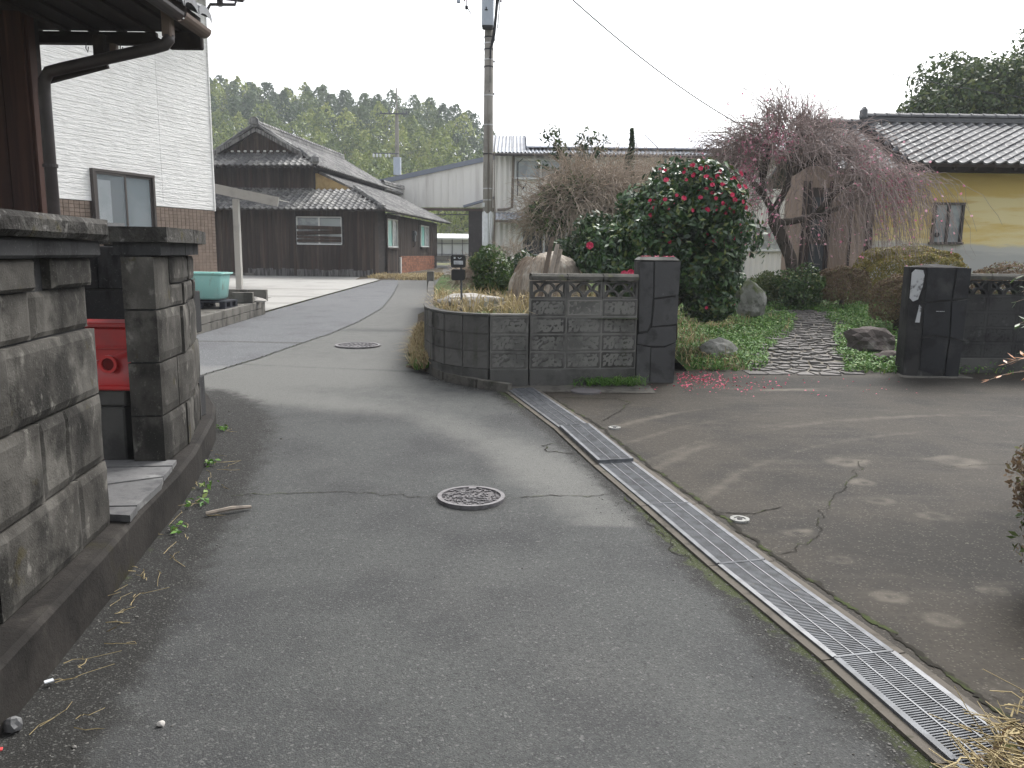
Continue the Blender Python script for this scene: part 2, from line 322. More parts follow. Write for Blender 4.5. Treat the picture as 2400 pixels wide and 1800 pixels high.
def dirt_road(X, Y):
    d = dist_pl(X, Y, LEDGE); s = 1.28-d/np.interp(Y, [0, 3, 5, 7.5, 9], [.52, .46, .5, .65, .4])
    k = np.clip(1.25-dist_pl(X, Y, GL)/np.interp(Y, [1, 3, 4.5, 6, 8], [.36, .34, .26, .2, .3]), 0, 1)*.8*(Y < 8.4); kk = np.clip(1-dist_pl(X, Y, KERB[:7])/.42, 0, 1)*.75*(Y > 8.2)
    m = np.clip(1.35-np.hypot(X+.255, Y-4.92)/.285, 0, 1)*.9
    return np.maximum.reduce([np.clip(s, 0, 1), k, kk, m])
def moss_road(X, Y): return np.maximum(np.clip(1.15-dist_pl(X, Y, GL)/.2, 0, 1)*np.interp(Y, [1, 2, 3.3, 3.8, 4.6, 5.2, 7.3, 8], [.95, .9, .6, .9, .8, .15, .3, .8]), np.maximum(np.clip(1-dist_pl(X, Y, LEDGE)/.16, 0, 1)*.42, .75*np.clip(1.12-np.hypot(X+.255, Y-4.92)/.26, 0, 1)))
ys = list(np.arange(-3, 1, .5))+list(np.arange(1, 13, .07))+list(np.arange(13, 20, .25))+list(np.arange(20, 56, 1.5))
def road_z(x, y): return gz(y)+.006*nz((x, y, 0), .7)+.012*math.exp(-((x+.255)**2+(y-4.92)**2)/.16)
road = sheet('road', 'asphalt', ys, lambda y: -5.32 if y < 32 else -6.5, road_right, 92, road_z, {'pale': pale_road, 'dirt': dirt_road, 'moss': moss_road})
# newer strip of asphalt laid along the left edge, running into the side lane
ys2 = list(np.arange(7.3, 16, .12))+list(np.arange(16, 32.3, .6))
sheet('road_strip', 'patch_asphalt', ys2, lambda y: -5.30, lambda y: interp(SEAM, y), 26, lambda x, y: road_z(x, y)+.007,
      {'pale': lambda X, Y: .7*spot(X, Y, -4.2, 9.3, 1.6, .8)+.25*(Y > 17)-.4*np.exp(-((Y-9.9)/.1)**2), 'dirt': lambda X, Y: .8*np.exp(-((Y-11.75+.05*X)/.13)**2)*(X < -2.9)+.5*np.clip(1-np.abs(X+5.3)/.3, 0, 1)*(Y > 12.8)})
sheet('side_lane', 'patch_asphalt', list(np.arange(7.3, 13.1, .3)), lambda y: -16, lambda y: -5.31, 20, lambda x, y: gz(y)+.003, {'pale': lambda X, Y: .6*spot(X, Y, -5, 9.3, 2.5, .8), 'dirt': lambda X, Y: .8*np.exp(-((Y-11.9)/.13)**2)})
# right: stained concrete driveway, with dappled sunlight painted into its colour
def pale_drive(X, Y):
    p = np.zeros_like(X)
    for cx, cy, s in [(1.82, 3.56, 0.13), (1.77, 4.03, 0.12), (2.63, 4.7, 0.15), (2.41, 4.98, 0.15), (1.94, 3.32, 0.12), (2.48, 5.36, 0.13), (1.67, 4.4, 0.12), (2.64, 4.37, 0.1), (2.36, 3.65, 0.11), (2.58, 5.86, 0.22), (3.45, 5.89, 0.26), (2.16, 4.17, 0.08)]:  # pale ellipses: sun through leaves, painted into the concrete colour
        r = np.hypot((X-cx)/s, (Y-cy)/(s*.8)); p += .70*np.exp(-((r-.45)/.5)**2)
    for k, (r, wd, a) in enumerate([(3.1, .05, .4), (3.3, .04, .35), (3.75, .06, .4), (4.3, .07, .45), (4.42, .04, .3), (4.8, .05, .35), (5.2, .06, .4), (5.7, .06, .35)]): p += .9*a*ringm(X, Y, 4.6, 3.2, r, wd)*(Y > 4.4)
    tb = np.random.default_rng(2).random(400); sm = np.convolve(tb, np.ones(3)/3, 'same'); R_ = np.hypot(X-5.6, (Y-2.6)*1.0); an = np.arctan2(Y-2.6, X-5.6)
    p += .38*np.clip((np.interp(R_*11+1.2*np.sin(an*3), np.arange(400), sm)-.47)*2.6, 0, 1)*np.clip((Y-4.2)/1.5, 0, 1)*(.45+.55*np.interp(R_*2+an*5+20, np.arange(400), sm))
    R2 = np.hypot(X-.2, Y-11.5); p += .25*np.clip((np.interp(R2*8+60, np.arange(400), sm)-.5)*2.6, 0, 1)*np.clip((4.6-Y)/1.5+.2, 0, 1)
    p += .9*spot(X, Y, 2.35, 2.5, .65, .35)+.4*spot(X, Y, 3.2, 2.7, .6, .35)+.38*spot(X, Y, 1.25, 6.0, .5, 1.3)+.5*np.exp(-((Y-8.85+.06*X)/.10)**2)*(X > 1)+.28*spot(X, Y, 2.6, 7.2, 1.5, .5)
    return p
def dirt_drive(X, Y):
    e = np.clip(1-dist_pl(X, Y, GR)/.12, 0, 1)*.8; return np.maximum.reduce([e, .75*spot(X, Y, 2.6, 4.2, 1.1, .9), .8*spot(X, Y, 4.6, 9.2, 3.2, .45), .6*spot(X, Y, 2.0, 5.4, .6, .4), .5*spot(X, Y, 4.5, 5.5, 1.2, 2)])
def drive_right(y): return 7.5
def drive_z(x, y): return gz(y)+.004*nz((x, y, 3), .9)+.005
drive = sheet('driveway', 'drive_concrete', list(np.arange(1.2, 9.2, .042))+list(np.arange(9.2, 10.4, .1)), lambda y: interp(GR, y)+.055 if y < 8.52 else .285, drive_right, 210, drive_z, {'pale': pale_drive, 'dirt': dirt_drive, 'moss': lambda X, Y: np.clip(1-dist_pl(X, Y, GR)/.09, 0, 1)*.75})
sheet('driveway_side', 'drive_concrete', [-3, 2, 6, 10.4], lambda y: 7.5, lambda y: 14., 4, lambda x, y: gz(y)+.005)
sheet('driveway_apron', 'drive_concrete', [-3, -1, 1.2], lambda y: 1.95, lambda y: 7.5, 4, lambda x, y: .005)
sheet('kerb_pad', 'kerb_concrete', list(np.arange(8.36, 9.2, .1)), lambda y: max(interp(KERB, y), -.1) if y < 8.45 else interp(KERB, y)+.02, lambda y: 1.55, 20, lambda x, y: gz(y)+.011)
# left: pale parking slab, yard behind the stone wall
sheet('parking_slab', 'light_concrete', [16.6, 18, 20, 22, 24, 28, 31.7, 34.2], lambda y: -16, lambda y: -5.33 if y < 32 else -6.2, 8, lambda x, y: gz(y)+.03)
MB().bar((-5.315, 16.5, gz(16.5)-.02), (-5.315, 31.7, gz(31.7)-.02), .03, .11).build('slab_edge', 'crack', kind='structure')
sheet('yard', 'yard', [-3, 2, 4, 6, 7.9], lambda y: -16, lambda y: {-3: -1.3, 2: -2.0, 4: -2.4, 6: -2.7, 7.9: -3.9}[y], 4, lambda x, y: .22)
# garden and raised bed: one soil sheet
def garden_z(x, y):
    t = min(max((x-1.55)/.7, 0), 1); t = t*t*(3-2*t); bed = .90-.10*min(max((y-9)/8, 0), 1)
    if y > 19: return .85-.04
    return bed*(1-t)+gg(y)*t+.03*nz((x, y, 0), 1.3)*min(1, max(0, (y-9.7)*2))
gx = np.arange(-3.2, 14.1, .2); gys = np.arange(8.8, 30, .2); V = []; F = []; idx = {}
PLANTER = [(.17, 8.75), (-.25, 8.72), (-.52, 8.83), (-.76, 9.07), (-.93, 9.42), (-1.04, 9.85), (-1.12, 10.45), (-1.2, 11.3), (-1.30, 12.4), (-1.42, 13.7), (-1.58, 15.2), (-1.76, 17.), (-1.95, 18.9)]
PL2 = [(.2, 8.7)]+PLANTER[1:]+[(-2.4, 25.), (-2.8, 31.)]
for i, y in enumerate(gys):
    xl = float(np.interp(y, [p[1] for p in sorted(PL2, key=lambda p: p[1])], [p[0] for p in sorted(PL2, key=lambda p: p[1])]))+.08
    for j, x in enumerate(gx):
        if x < xl-.2 or (x > 1.5 and y < 9.75) : continue
        xx = max(x, xl); idx[i, j] = len(V); V.append((xx, y, garden_z(xx, y)))
for (i, j) in list(idx):
    q = [(i, j), (i, j+1), (i+1, j+1), (i+1, j)]
    if all(k in idx for k in q): F.append([idx[k] for k in q])
me = bpy.data.meshes.new('garden_bed'); me.from_pydata(V, [], F); me.update(); me.materials.append(MATS['garden_soil']); link('garden_bed', me, kind='structure')
# dry grass verge by the dark house
# ------------------------------------------------------------------ cracks in the paving (parts of the surfaces)
def ribbon(name, parent, pts, wd, zf, m='crack', lift=.004, jag=.02, seed=1):
    g = random.Random(seed); Q = []
    for a, b in zip(pts[:-1], pts[1:]):
        n = max(2, int(math.dist(a, b)/.018))
        for k in range(n): t = k/n; wx, wy = a[0]+(b[0]-a[0])*t, a[1]+(b[1]-a[1])*t; Q.append((wx+jag*(1.6*nz((wx, wy, seed), 9)+.8*nz((wx, wy, seed), 31)), wy+jag*(1.6*nz((wy, wx, seed+3), 9)+.8*nz((wy, wx, seed), 31))))
    Q.append(pts[-1]); R = []
    for i, p in enumerate(Q):
        a, b = Q[max(i-1, 0)], Q[min(i+1, len(Q)-1)]; dx, dy = b[0]-a[0], b[1]-a[1]; l = math.hypot(dx, dy)+1e-6; h = wd*g.uniform(.3, 1.3)/2*min(1, (len(Q)-1-i)/4+.15, i/4+.15)
        R.append([(p[0]-dy/l*h, p[1]+dx/l*h, zf(*p)+lift), (p[0]+dy/l*h, p[1]-dx/l*h, zf(*p)+lift)])
    return MB().grid([[r[1] for r in R], [r[0] for r in R]]).build(name, m, parent)
ribbon('crack', road, [(-.52, 4.93), (-.75, 4.98), (-1.1, 5.03), (-1.5, 4.98), (-1.85, 4.92)], .008, road_z, jag=.03, seed=1)
ribbon('crack', road, [(.02, 4.92), (.2, 5.0), (.45, 5.02), (.66, 5.05)], .009, road_z, jag=.03, seed=2)
ribbon('crack', road, [(.52, 6.0), (.3, 6.05), (.25, 6.25), (.4, 6.3)], .012, road_z, jag=.03, seed=3)
ribbon('crack', road, SEAM[:-1], .014, lambda x, y: road_z(x, y)+.008, jag=.03, seed=4)
ribbon('crack', road, [(.74, 5.05), (.86, 4.5), (.97, 3.95)], .008, road_z, jag=.05, seed=5)
ribbon('crack', drive, [(1.42, 4.05), (1.75, 4.3), (1.95, 4.75), (2.25, 5.2), (2.6, 5.7), (2.7, 5.95)], .0065, drive_z, jag=.03, seed=6)
ribbon('crack', drive, [(3.0, 5.9), (3.3, 5.75), (3.8, 5.85), (4.4, 6.2), (5.2, 6.5)], .006, drive_z, jag=.03, seed=7)
ribbon('crack', drive, [(1.25, 4.72), (1.5, 4.7), (1.75, 4.85)], .012, drive_z, jag=.015, seed=8)
ribbon('crack', drive, [(.82, 7.05), (1.05, 7.5), (1.2, 7.9), (1.1, 8.05), (.5, 8.1)], .016, drive_z, jag=.012, seed=9)
ribbon('crack', drive, [(.33, 8.35), (.79, 6.85), (1.02, 5.76), (1.24, 4.85), (1.46, 3.95), (1.68, 2.98), (1.86, 2.1)], .032, drive_z, jag=.02, seed=10)
# ------------------------------------------------------------------ U-gutter with steel gratings
def gl(y): return Vector((interp(GL, y), y, gz(y)))
ch = MB(); L = [(x, y) for x, y in GL]; R = [(x, y) for x, y in GR]
pa = [[(x-.005, y, gz(y)-.30) for x, y in L], [(x+.005, y, gz(y)-.30) for x, y in R]]
ch.grid(pa)
ch.grid([[(x+.01, y, gz(y)-.002) for x, y in L], [(x+.01, y, gz(y)-.30) for x, y in L]]); ch.grid([[(x-.01, y, gz(y)-.30) for x, y in R], [(x-.01, y, gz(y)-.002) for x, y in R]])
drain = ch.build('drain_channel', 'dark_channel', kind='structure')
rs = MB()
for k in range(len(GL)-1):
    (ax, ay), (bx, by) = GL[k], GL[k+1]; n = 1
    for (p, q, off) in (((ax, ay), (bx, by), -.022), (GR[k], GR[k+1], .026)):
        o = MB(); d = Vector((q[0]-p[0], q[1]-p[1])).normalized(); g0 = .004
        o.bar((p[0]+off+d.x*g0, p[1]+d.y*g0, gz(p[1])-.03), (q[0]+off-d.x*g0, q[1]-d.y*g0, gz(q[1])-.03), .05, .085).build('channel_lip', 'gutter_concrete', drain)
PH = ['first grating panel beside the block planter, farthest one', 'second grating panel from the planter, raised at both ends', 'third grating panel from the planter, with a bright far edge', 'fourth grating panel from the planter, level with the small inspection cover', 'fifth grating panel from the planter, beside the mossy asphalt edge', 'sixth grating panel from the planter, second nearest', 'nearest grating panel, partly under the dry twigs']
for k in range(len(GL)-2, -1, -1):
    a, b = Vector((*GL[k], gz(GL[k][1]))), Vector((*GR[k], gz(GR[k][1]))); c, d = Vector((*GL[k+1], gz(GL[k+1][1]))), Vector((*GR[k+1], gz(GR[k+1][1])))
    n = len(GL)-2-k; lift = [.012, .03, .008, .012, .01, .012, .01][n]
    up = Vector((0, 0, lift)); f = lambda s, t: (a.lerp(b, s)).lerp(c.lerp(d, s), t)+up
    t_ = thing('drain_grating', 'galvanised '+PH[n], 'grating', tuple((a+b)/2), group='gratings over the gutter')
    ln = (c-a).length; nb = int(ln/.0135); mb = MB()
    for i in range(nb):
        t = (i+.5)/nb*.985+.0075; mb.bar(f(.075, t), f(.925, t), .0055, .022)
    mb.build('cross_bars', 'galvanised', t_, kind='stuff')
    for s, m_ in ((.04, 'bright_steel' if n in (0, 4) else 'galvanised'), (.96, 'bright_steel' if n in (2, 5, 6) else 'galvanised')):
        MB().bar(f(s, .006), f(s, .994), .026, .026).build('side_frame', m_, t_)
    for s in (.35, .66): MB().bar(f(s, .01)+Vector((0, 0, .009)), f(s, .99)+Vector((0, 0, .009)), .007, .009).build('tie_rod', 'bright_steel', t_)
    for t in (.004, .996): MB().bar(f(.03, t), f(.97, t), .008, .03).build('end_plate', 'galvanised', t_)
# ------------------------------------------------------------------ manhole covers
def disc(r, z0, z1, n=48, c=(0, 0)): return MB().prism([(c[0]+r*math.cos(2*math.pi*i/n), c[1]+r*math.sin(2*math.pi*i/n)) for i in range(n)], z0, z1)
def ring(r0, r1, z0, z1, n=48):
    mb = MB()
    for r, z in ((r0, z0), (r0, z1), (r1, z1), (r1, z0)): mb.v += [(r*math.cos(2*math.pi*i/n), r*math.sin(2*math.pi*i/n), z) for i in range(n)]
    for a in range(4):
        b = (a+1) % 4; mb.f += [(a*n+i, b*n+i, b*n+(i+1) % n, a*n+(i+1) % n) for i in range(n)]
    return mb
def put(o, p): return Matrix.Translation(p)
def manhole(loc, R, label, seed, detail):
    t = thing('manhole_cover', label, 'manhole', loc, group='manhole covers in the lane')
    ring(R*.88, R, -.05, .016).build('frame', 'cast_iron', t, local=True)
    disc(R*.875, -.05, .004).build('plate', 'cast_iron_dark', t, local=True)
    g = random.Random(seed); mb = MB()
    if detail:
        ring(R*.1, R*.14, .004, .012, 24).build('inner_ring', 'cast_iron', t, local=True); disc(R*.06, .004, .012, 16).build('centre_boss', 'cast_iron', t, local=True)
        mb.box((0, R*.86, .008), (.05, .05, .014))
        for k in range(150):                              # raised flowers, waves and blocks
            r, th = R*.84*math.sqrt(g.random()), g.uniform(0, 6.28)
            x, y = r*math.cos(th), r*math.sin(th)
            if r < R*.18: continue
            if x < 0 and y > -.1*R: mb.box((x, y, .008), (g.uniform(.012, .03), .008, .009), rz=g.uniform(-.3, .3))
            else: mb.box((x, y, .008), (g.uniform(.01, .026), g.uniform(.007, .012), .009), rz=g.uniform(0, 3.14))
        for rr in (.3, .5, .7): 
            pts = [(R*rr*math.cos(a)+R*.3, R*rr*math.sin(a)+R*.15, .009) for a in np.linspace(3.4, 5.2, 9)]
            mb.tube([p for p in pts if math.hypot(p[0], p[1]) < R*.85] or pts[:2], .004, 4)
    else:
        for rr in (.28, .5, .7):
            for a in np.arange(0, 6.28, .28/rr*.7): mb.box((R*rr*math.cos(a), R*rr*math.sin(a), .008), (.05, .035, .01), rz=a)
    mb.build('relief', 'cast_iron', t, local=True, kind='stuff')
manhole((-.255, 4.92, road_z(-.255, 4.92)), .218, 'round iron manhole cover with flower relief, nearest one in the lane', 3, True)
manhole((-2.30, 11.68, road_z(-2.3, 11.68)+.004), .335, 'larger worn manhole cover farther up the lane beside the planter weeds', 4, False)
def cap(loc, R, label, m='grey_cap'):
    t = thing('inspection_cover', label, 'drain cover', loc); ring(R*.6, R, -.03, .012, 28).build('rim', m, t, local=True); disc(R*.58, -.03, .006, 24).build('lid', m, t, local=True)
    MB().box((0, 0, .009), (R*.5, .012, .008)).build('handle_slot', 'cast_iron_dark', t, local=True)
cap((1.39, 4.59, drive_z(1.39, 4.59)), .058, 'small round grey inspection cover in the concrete, nearer of two')
cap((.91, 6.82, drive_z(.91, 6.82)), .055, 'small round grey inspection cover in the concrete, farther one near the second grating')
t = thing('manhole_cover', 'dark plain round manhole cover in the concrete in front of the block wall', 'manhole', (.80, 8.42, gz(8.42)+.012)); disc(.145, -.03, .008, 32).build('lid', 'cast_iron_dark', t, local=True); ring(.147, .165, -.03, .006, 32).build('frame', 'cast_iron_dark', t, local=True)
# ------------------------------------------------------------------ left stone block wall
mat('stone_wall', (0.0686, 0.0645, 0.0574), [((0.0396, 0.0370, 0.0328), 2.2, .42, .62, {'detail': 10}), ((0.1364, 0.1290, 0.1148), 3.0, .50, .66, {'stretch': (1.4, 1.4, .8), 'amount': .55, 'detail': 11}), ((0.0106, 0.0103, 0.0092), 2.6, .50, .62, {'stretch': (1.1, 1.1, .8), 'detail': 12, 'amount': .78}), ((0.1936, 0.1849, 0.1640), 9, .58, .70, {'stretch': (1.2, 1.2, .8), 'amount': .65, 'detail': 12}), ((0.0528, 0.0430, 0.0131), 5, .63, .70, {'amount': .5, 'detail': 9}), ((0.1760, 0.1720, 0.1558), 95, .60, .7, {'amount': .4})],
    rough=.88, bump=(.6, 14, .010), bump2=(.8, 110, .004), rnd=.2)
mat('stone_plain', (0.0424, 0.0424, 0.0432), [((0.0176, 0.0176, 0.0176), 3, .5, .66, {'stretch': (1.5, 1.5, .5)}), ((0.1144, 0.1144, 0.1144), 60, .6, .68, {'amount': .5})], rough=.9, bump=(.5, 90, .004), rnd=.12)
mat('stone_coping', (0.0606, 0.0580, 0.0529), [((0.0224, 0.0211, 0.0191), 4, .42, .6), ((0.0638, 0.0542, 0.0191), 6, .56, .68, {'amount': .7}), ((0.1658, 0.1594, 0.1498), 26, .56, .68, {'amount': .7})], rough=.9, bump=(1., 24, .022), bump2=(.7, 90, .006), rnd=.12)
mat('ledge_concrete', (0.0246, 0.0221, 0.0197), [((0.0128, 0.0115, 0.0103), 3, .45, .65), ((0.0443, 0.0403, 0.0351), 7, .56, .7, {'stretch': (1, 1, .5), 'amount': .6}), ((0.0261, 0.0235, 0.0070), 2.3, .62, .72, {'amount': .6})], rough=.85, bump=(.5, 30, .01), bump2=(.4, 120, .003))
def offset(pl, d):
    out = []
    for i, p in enumerate(pl):
        a, b = pl[max(i-1, 0)], pl[min(i+1, len(pl)-1)]; dx, dy = b[0]-a[0], b[1]-a[1]; l = math.hypot(dx, dy); out.append((p[0]-dy/l*d, p[1]+dx/l*d))
    return out
NEAR_A, NEAR_B = Vector((-1.575, .55)), Vector((-2.01, 3.82))        # face foot line of the near section
wall = thing('stone_block_wall', 'dark weathered stone block wall with coping, nearest on the left', 'wall', (-2.1, 3.2, .2))
ndir = (NEAR_B-NEAR_A).normalized(); nrz = math.atan2(ndir.y, ndir.x); nn = Vector((-ndir.y, ndir.x))     # nn points away from the lane
Ln = (NEAR_B-NEAR_A).length
ZC = [.225, .562, .90, 1.225, 1.56]
seed = 0
rows = [[-.05, .5, 1.15, 1.72, 2.2, 2.95], [-.05, .75, 1.42, 2.05, 2.62, 2.86], [-.05, .4, 1.2, 1.95, 2.42], [-.05, .7, 1.35, 2.1, 2.7]]
for c in range(4):
    js = [j for j in rows[c] if j < Ln-.12]+[Ln]
    for a, b in zip(js[:-1], js[1:]):
        seed += 1
        parts = [(ZC[c], ZC[c+1])] if c < 3 or b-a < .55 else [(ZC[c], ZC[c]+.20), (ZC[c]+.20, ZC[c+1])]
        for q, (z0, z1) in enumerate(parts):
            la, lb = a, b
            if c == 3 and len(parts) == 2 and q == 1: la = a+.16           # a stone is missing here: dark hole below the coping
            if lb-la < .1: continue
            mid = NEAR_A+ndir*((la+lb)/2)+nn*(.11+.006*((seed*7) % 5-2)/2)
            if c == 3 and q == 0 and len(parts) == 2: mid += nn*.03
            me = rough_box(lb-la-.010, .22, z1-z0-.010, 16, 9, .0065, seed+q*50, 'stone_wall', drop=.011)
            link('stone_block', me, wall, M=Matrix.Translation((mid.x, mid.y, (z0+z1)/2)) @ Matrix.Rotation(nrz, 4, 'Z'))
# the recessed joint backing
m0, m1 = NEAR_A+nn*.13, NEAR_B+nn*.13-ndir*.02
MB().bar((m0.x, m0.y, .9), (m1.x, m1.y, .9), .15, 1.33).build('joint_mortar', 'stone_plain', wall)
for k in range(3):                                                   # coping stones on a narrow bed course
    a, b = Ln*k/3+.006, Ln*(k+1)/3-.006+(.05 if k == 2 else 0); mid = NEAR_A+ndir*((a+b)/2)+nn*.10
    me = rough_box(b-a, .36, .095, 18, 4, .012, 200+k, 'stone_coping', 'coping_stone', drop=.018)
    link('coping_stone', me, wall, M=Matrix.Translation((mid.x, mid.y, 1.69)) @ Matrix.Rotation(nrz, 4, 'Z'))
mid = NEAR_A+ndir*(Ln/2+.005)+nn*.105
MB().box((mid.x, mid.y, 1.60), (Ln+.03, .27, .08), rz=nrz, ch=.012).build('bed_course', 'stone_plain', wall)
# far, curving section
FARL = [(-2.20, 4.89), (-2.27, 5.49), (-2.49, 6.21), (-2.82, 6.87), (-3.28, 7.45), (-3.9, 7.9), (-4.8, 8.25)]
wall2 = thing('curved_stone_wall', 'curving dark stone block wall with coping, beyond the gap with red containers', 'wall', (-2.5, 5.8, .2))
def pl_len(pl): return [0]+list(np.cumsum([math.dist(a, b) for a, b in zip(pl[:-1], pl[1:])]))
def pl_at(pl, s):
    ls = pl_len(pl); x = np.interp(s, ls, [p[0] for p in pl]); y = np.interp(s, ls, [p[1] for p in pl]); e = .03
    x2 = np.interp(s+e, ls, [p[0] for p in pl]); y2 = np.interp(s+e, ls, [p[1] for p in pl]); x1 = np.interp(s-e, ls, [p[0] for p in pl]); y1 = np.interp(s-e, ls, [p[1] for p in pl])
    return float(x), float(y), math.atan2(y2-y1, x2-x1)
TOT = pl_len(FARL)[-1]; ZF = [.25, .56, .90, 1.23, 1.56]; g = random.Random(5)
for c in range(4):
    s = 0.0
    while s < TOT-.1:
        ln = g.choice([.32, .4, .45]) if c < 2 else g.choice([.16, .2, .3, .36])
        if s == 0: ln = [.5, .36, .5, .3][c]
        e = min(TOT, s+ln); x, y, a = pl_at(FARL, (s+e)/2); th = .2
        halves = [(ZF[c], ZF[c+1])] if c < 3 or s == 0 else [(ZF[c], ZF[c]+.15), (ZF[c]+.15, ZF[c+1])]
        for q, (z0, z1) in enumerate(halves):
            seed += 1; off = th/2+g.uniform(-.006, .010)
            me = rough_box(e-s-.012, th, z1-z0-.012, 8, 6, .005, seed, 'stone_wall', drop=.009)
            link('stone_block', me, wall2, M=Matrix.Translation((x-math.sin(a)*off, y+math.cos(a)*off, (z0+z1)/2)) @ Matrix.Rotation(a, 4, 'Z'))
        s = e
mo = MB(); po = offset(FARL, .035); pi_ = offset(FARL, .19)
po[0] = (po[0][0], po[0][1]+.03); pi_[0] = (pi_[0][0], pi_[0][1]+.03)
mo.prism(po+pi_[::-1], .22, 1.56); mo.build('joint_mortar', 'stone_plain', wall2)
s = -.03
for k in range(5):
    e = min(TOT, s+[.55, .5, .6, .8, 1.][k])
    if e-s < .1: break
    q0 = [pl_at(FARL, t)[:2] for t in np.linspace(max(s, 0)+.004, e-.004, 5)]; A, B = offset(q0, -.10), offset(q0, .30)
    if k == 0: A[0] = (A[0][0], A[0][1]-.05); B[0] = (B[0][0], B[0][1]-.05)
    MB().prism(A+B[::-1], 1.645, 1.735).build('coping_stone', 'stone_coping', wall2)
    A, B = offset(q0, -.04), offset(q0, .24); MB().prism(A+B[::-1], 1.565, 1.642).build('bed_course', 'stone_plain', wall2); s = e
# concrete ledge at the foot of both walls
lp = [p for p in LEDGE]; li = [(-1.5, -1.), (-1.95, 1.8), (-2.12, 2.39), (-2.25, 3.4), (-2.30, 4.04), (-2.45, 4.7), (-2.5, 5.21), (-2.75, 6.2), (-2.9, 6.7), (-3.15, 7.15), (-3.5, 7.6), (-4.1, 8.02), (-5.3, 8.4), (-9., 8.8)]
led = MB(); R = []
for (a, b), (c, d) in zip(lp, li):
    zg = gz(b); zt = .225+.03*(min(max(b-3.8, 0), 2)/2)
    R.append([(a+.01+.015*nz((a, b, 0), 3), b, zg-.2), (a+.008*nz((a, b, 1), 4), b, zt-.02), (a-.02, b, zt), (c, d, zt+.004), (c, d, zg-.2)])
led.grid([[r[i] for r in R] for i in range(5)][::-1])
led = led.build('concrete_ledge', 'ledge_concrete'); tag(led, 'low worn concrete ledge along the foot of the stone walls', 'ledge')
# slate threshold in the gap
th = thing('slate_threshold', 'cracked slate slab threshold on the ledge in the wall gap', 'step', (-2.2, 4.4, .23))
for poly in ([(-1.97, 4.0), (-2.3, 3.97), (-2.32, 4.35), (-2.06, 4.52), (-2.02, 4.4)], [(-2.07, 4.55), (-2.33, 4.38), (-2.6, 4.42), (-2.6, 4.70), (-2.11, 4.76)], [(-2.12, 4.79), (-2.6, 4.73), (-2.6, 4.9), (-2.3, 4.92), (-2.15, 4.92)], [(-1.93, 3.84), (-2.12, 3.86), (-2.25, 3.95), (-1.96, 3.98)]):
    MB().prism(poly[::-1], .232, .268).build('slate', 'slate', th)
MB().prism([(-1.99, 3.99), (-2.6, 3.97), (-2.6, 4.9), (-2.15, 4.9)][::-1], .228, .258).build('mortar_bed', 'mortar', th)
# inner wall seen through the gap
iw = thing('inner_block_wall', 'plain grey block wall seen through the gap behind the red containers', 'wall', (-3.2, 6.4, .2))
for r in range(4):
    for k in range(4):
        piece('block', 'stone_plain', iw, (-2.78-.5*k-(.25 if r % 2 else 0), 6.35, .42+.345*r), (.49, .15, .335), ch=.008)
# low plinth and red containers
mat('red_plastic', (.42, .022, .022), [((.30, .03, .03), 4, .42, .66, {'detail': 9}), ((.22, .1, .08), 14, .62, .72, {'amount': .5})], rough=.38, spec=.45)
mat('red_dark', (.10, .008, .008), rough=.6)
mat('block_grey', (.075, .073, .068), [((.04, .039, .037), 3, .45, .65, {'detail': 10})], rough=.9, bump=(.5, 60, .004))
pl = thing('concrete_plinth', 'grey concrete plinth under the red containers', 'plinth', (-2.75, 5.25, .22))
piece('block', 'block_grey', pl, (-2.80, 5.25, .405), (.55, .42, .36), ch=.01); piece('block', 'block_grey', pl, (-2.80, 5.25, .645), (.60, .46, .10), ch=.01)
rb = thing('red_container', 'red plastic storage box with ribbed side behind the jerry can', 'container', (-2.85, 5.5, .70))
MB().box((-2.86, 5.52, .89), (.62, .26, .37), ch=.02).build('body', 'red_plastic', rb); MB().box((-2.86, 5.52, 1.085), (.66, .30, .035), ch=.008).build('lid', 'red_plastic', rb)
for z in (.80, .93): MB().box((-2.86, 5.385, z), (.6, .012, .02), ch=.004).build('rib', 'red_plastic', rb)
jc = thing('jerry_can', 'red plastic jerry can lying with its round mouth toward the lane', 'jerry can', (-2.6, 5.15, .70))
Pj = []
for i, (x, zt, wy) in enumerate([(-2.90, .84, .1), (-2.78, .86, .115), (-2.68, .90, .12), (-2.60, .93, .12), (-2.54, .92, .11), (-2.515, .88, .09)]):
    x += .13; zt += .03
    Pj.append([(x, 5.13-wy, .735), (x, 5.13-wy, zt-.05), (x, 5.13-wy*.6, zt), (x, 5.13+wy*.6, zt), (x, 5.13+wy, zt-.05), (x, 5.13+wy, .735)])
jb = MB().grid(Pj); jb.f += [tuple(range(6)), tuple(range(30, 36))[::-1]]; jb.build('body', 'red_plastic', jc, smooth=True)
jm = MB(); jm.tube([(-2.575, 5.02, .875), (-2.575, 4.985, .875)], .045, 16, cap=True); jm.build('mouth', 'red_dark', jc)
ring(.04, .058, 0, .025, 20).build('mouth_rim', 'red_plastic', jc, M=Matrix.Translation((-2.575, 4.995, .875)) @ Matrix.Rotation(rad(90), 4, 'X'))
MB().box((-2.58, 5.13, .718), (.44, .26, .035), ch=.008).build('base', 'red_plastic', jc)
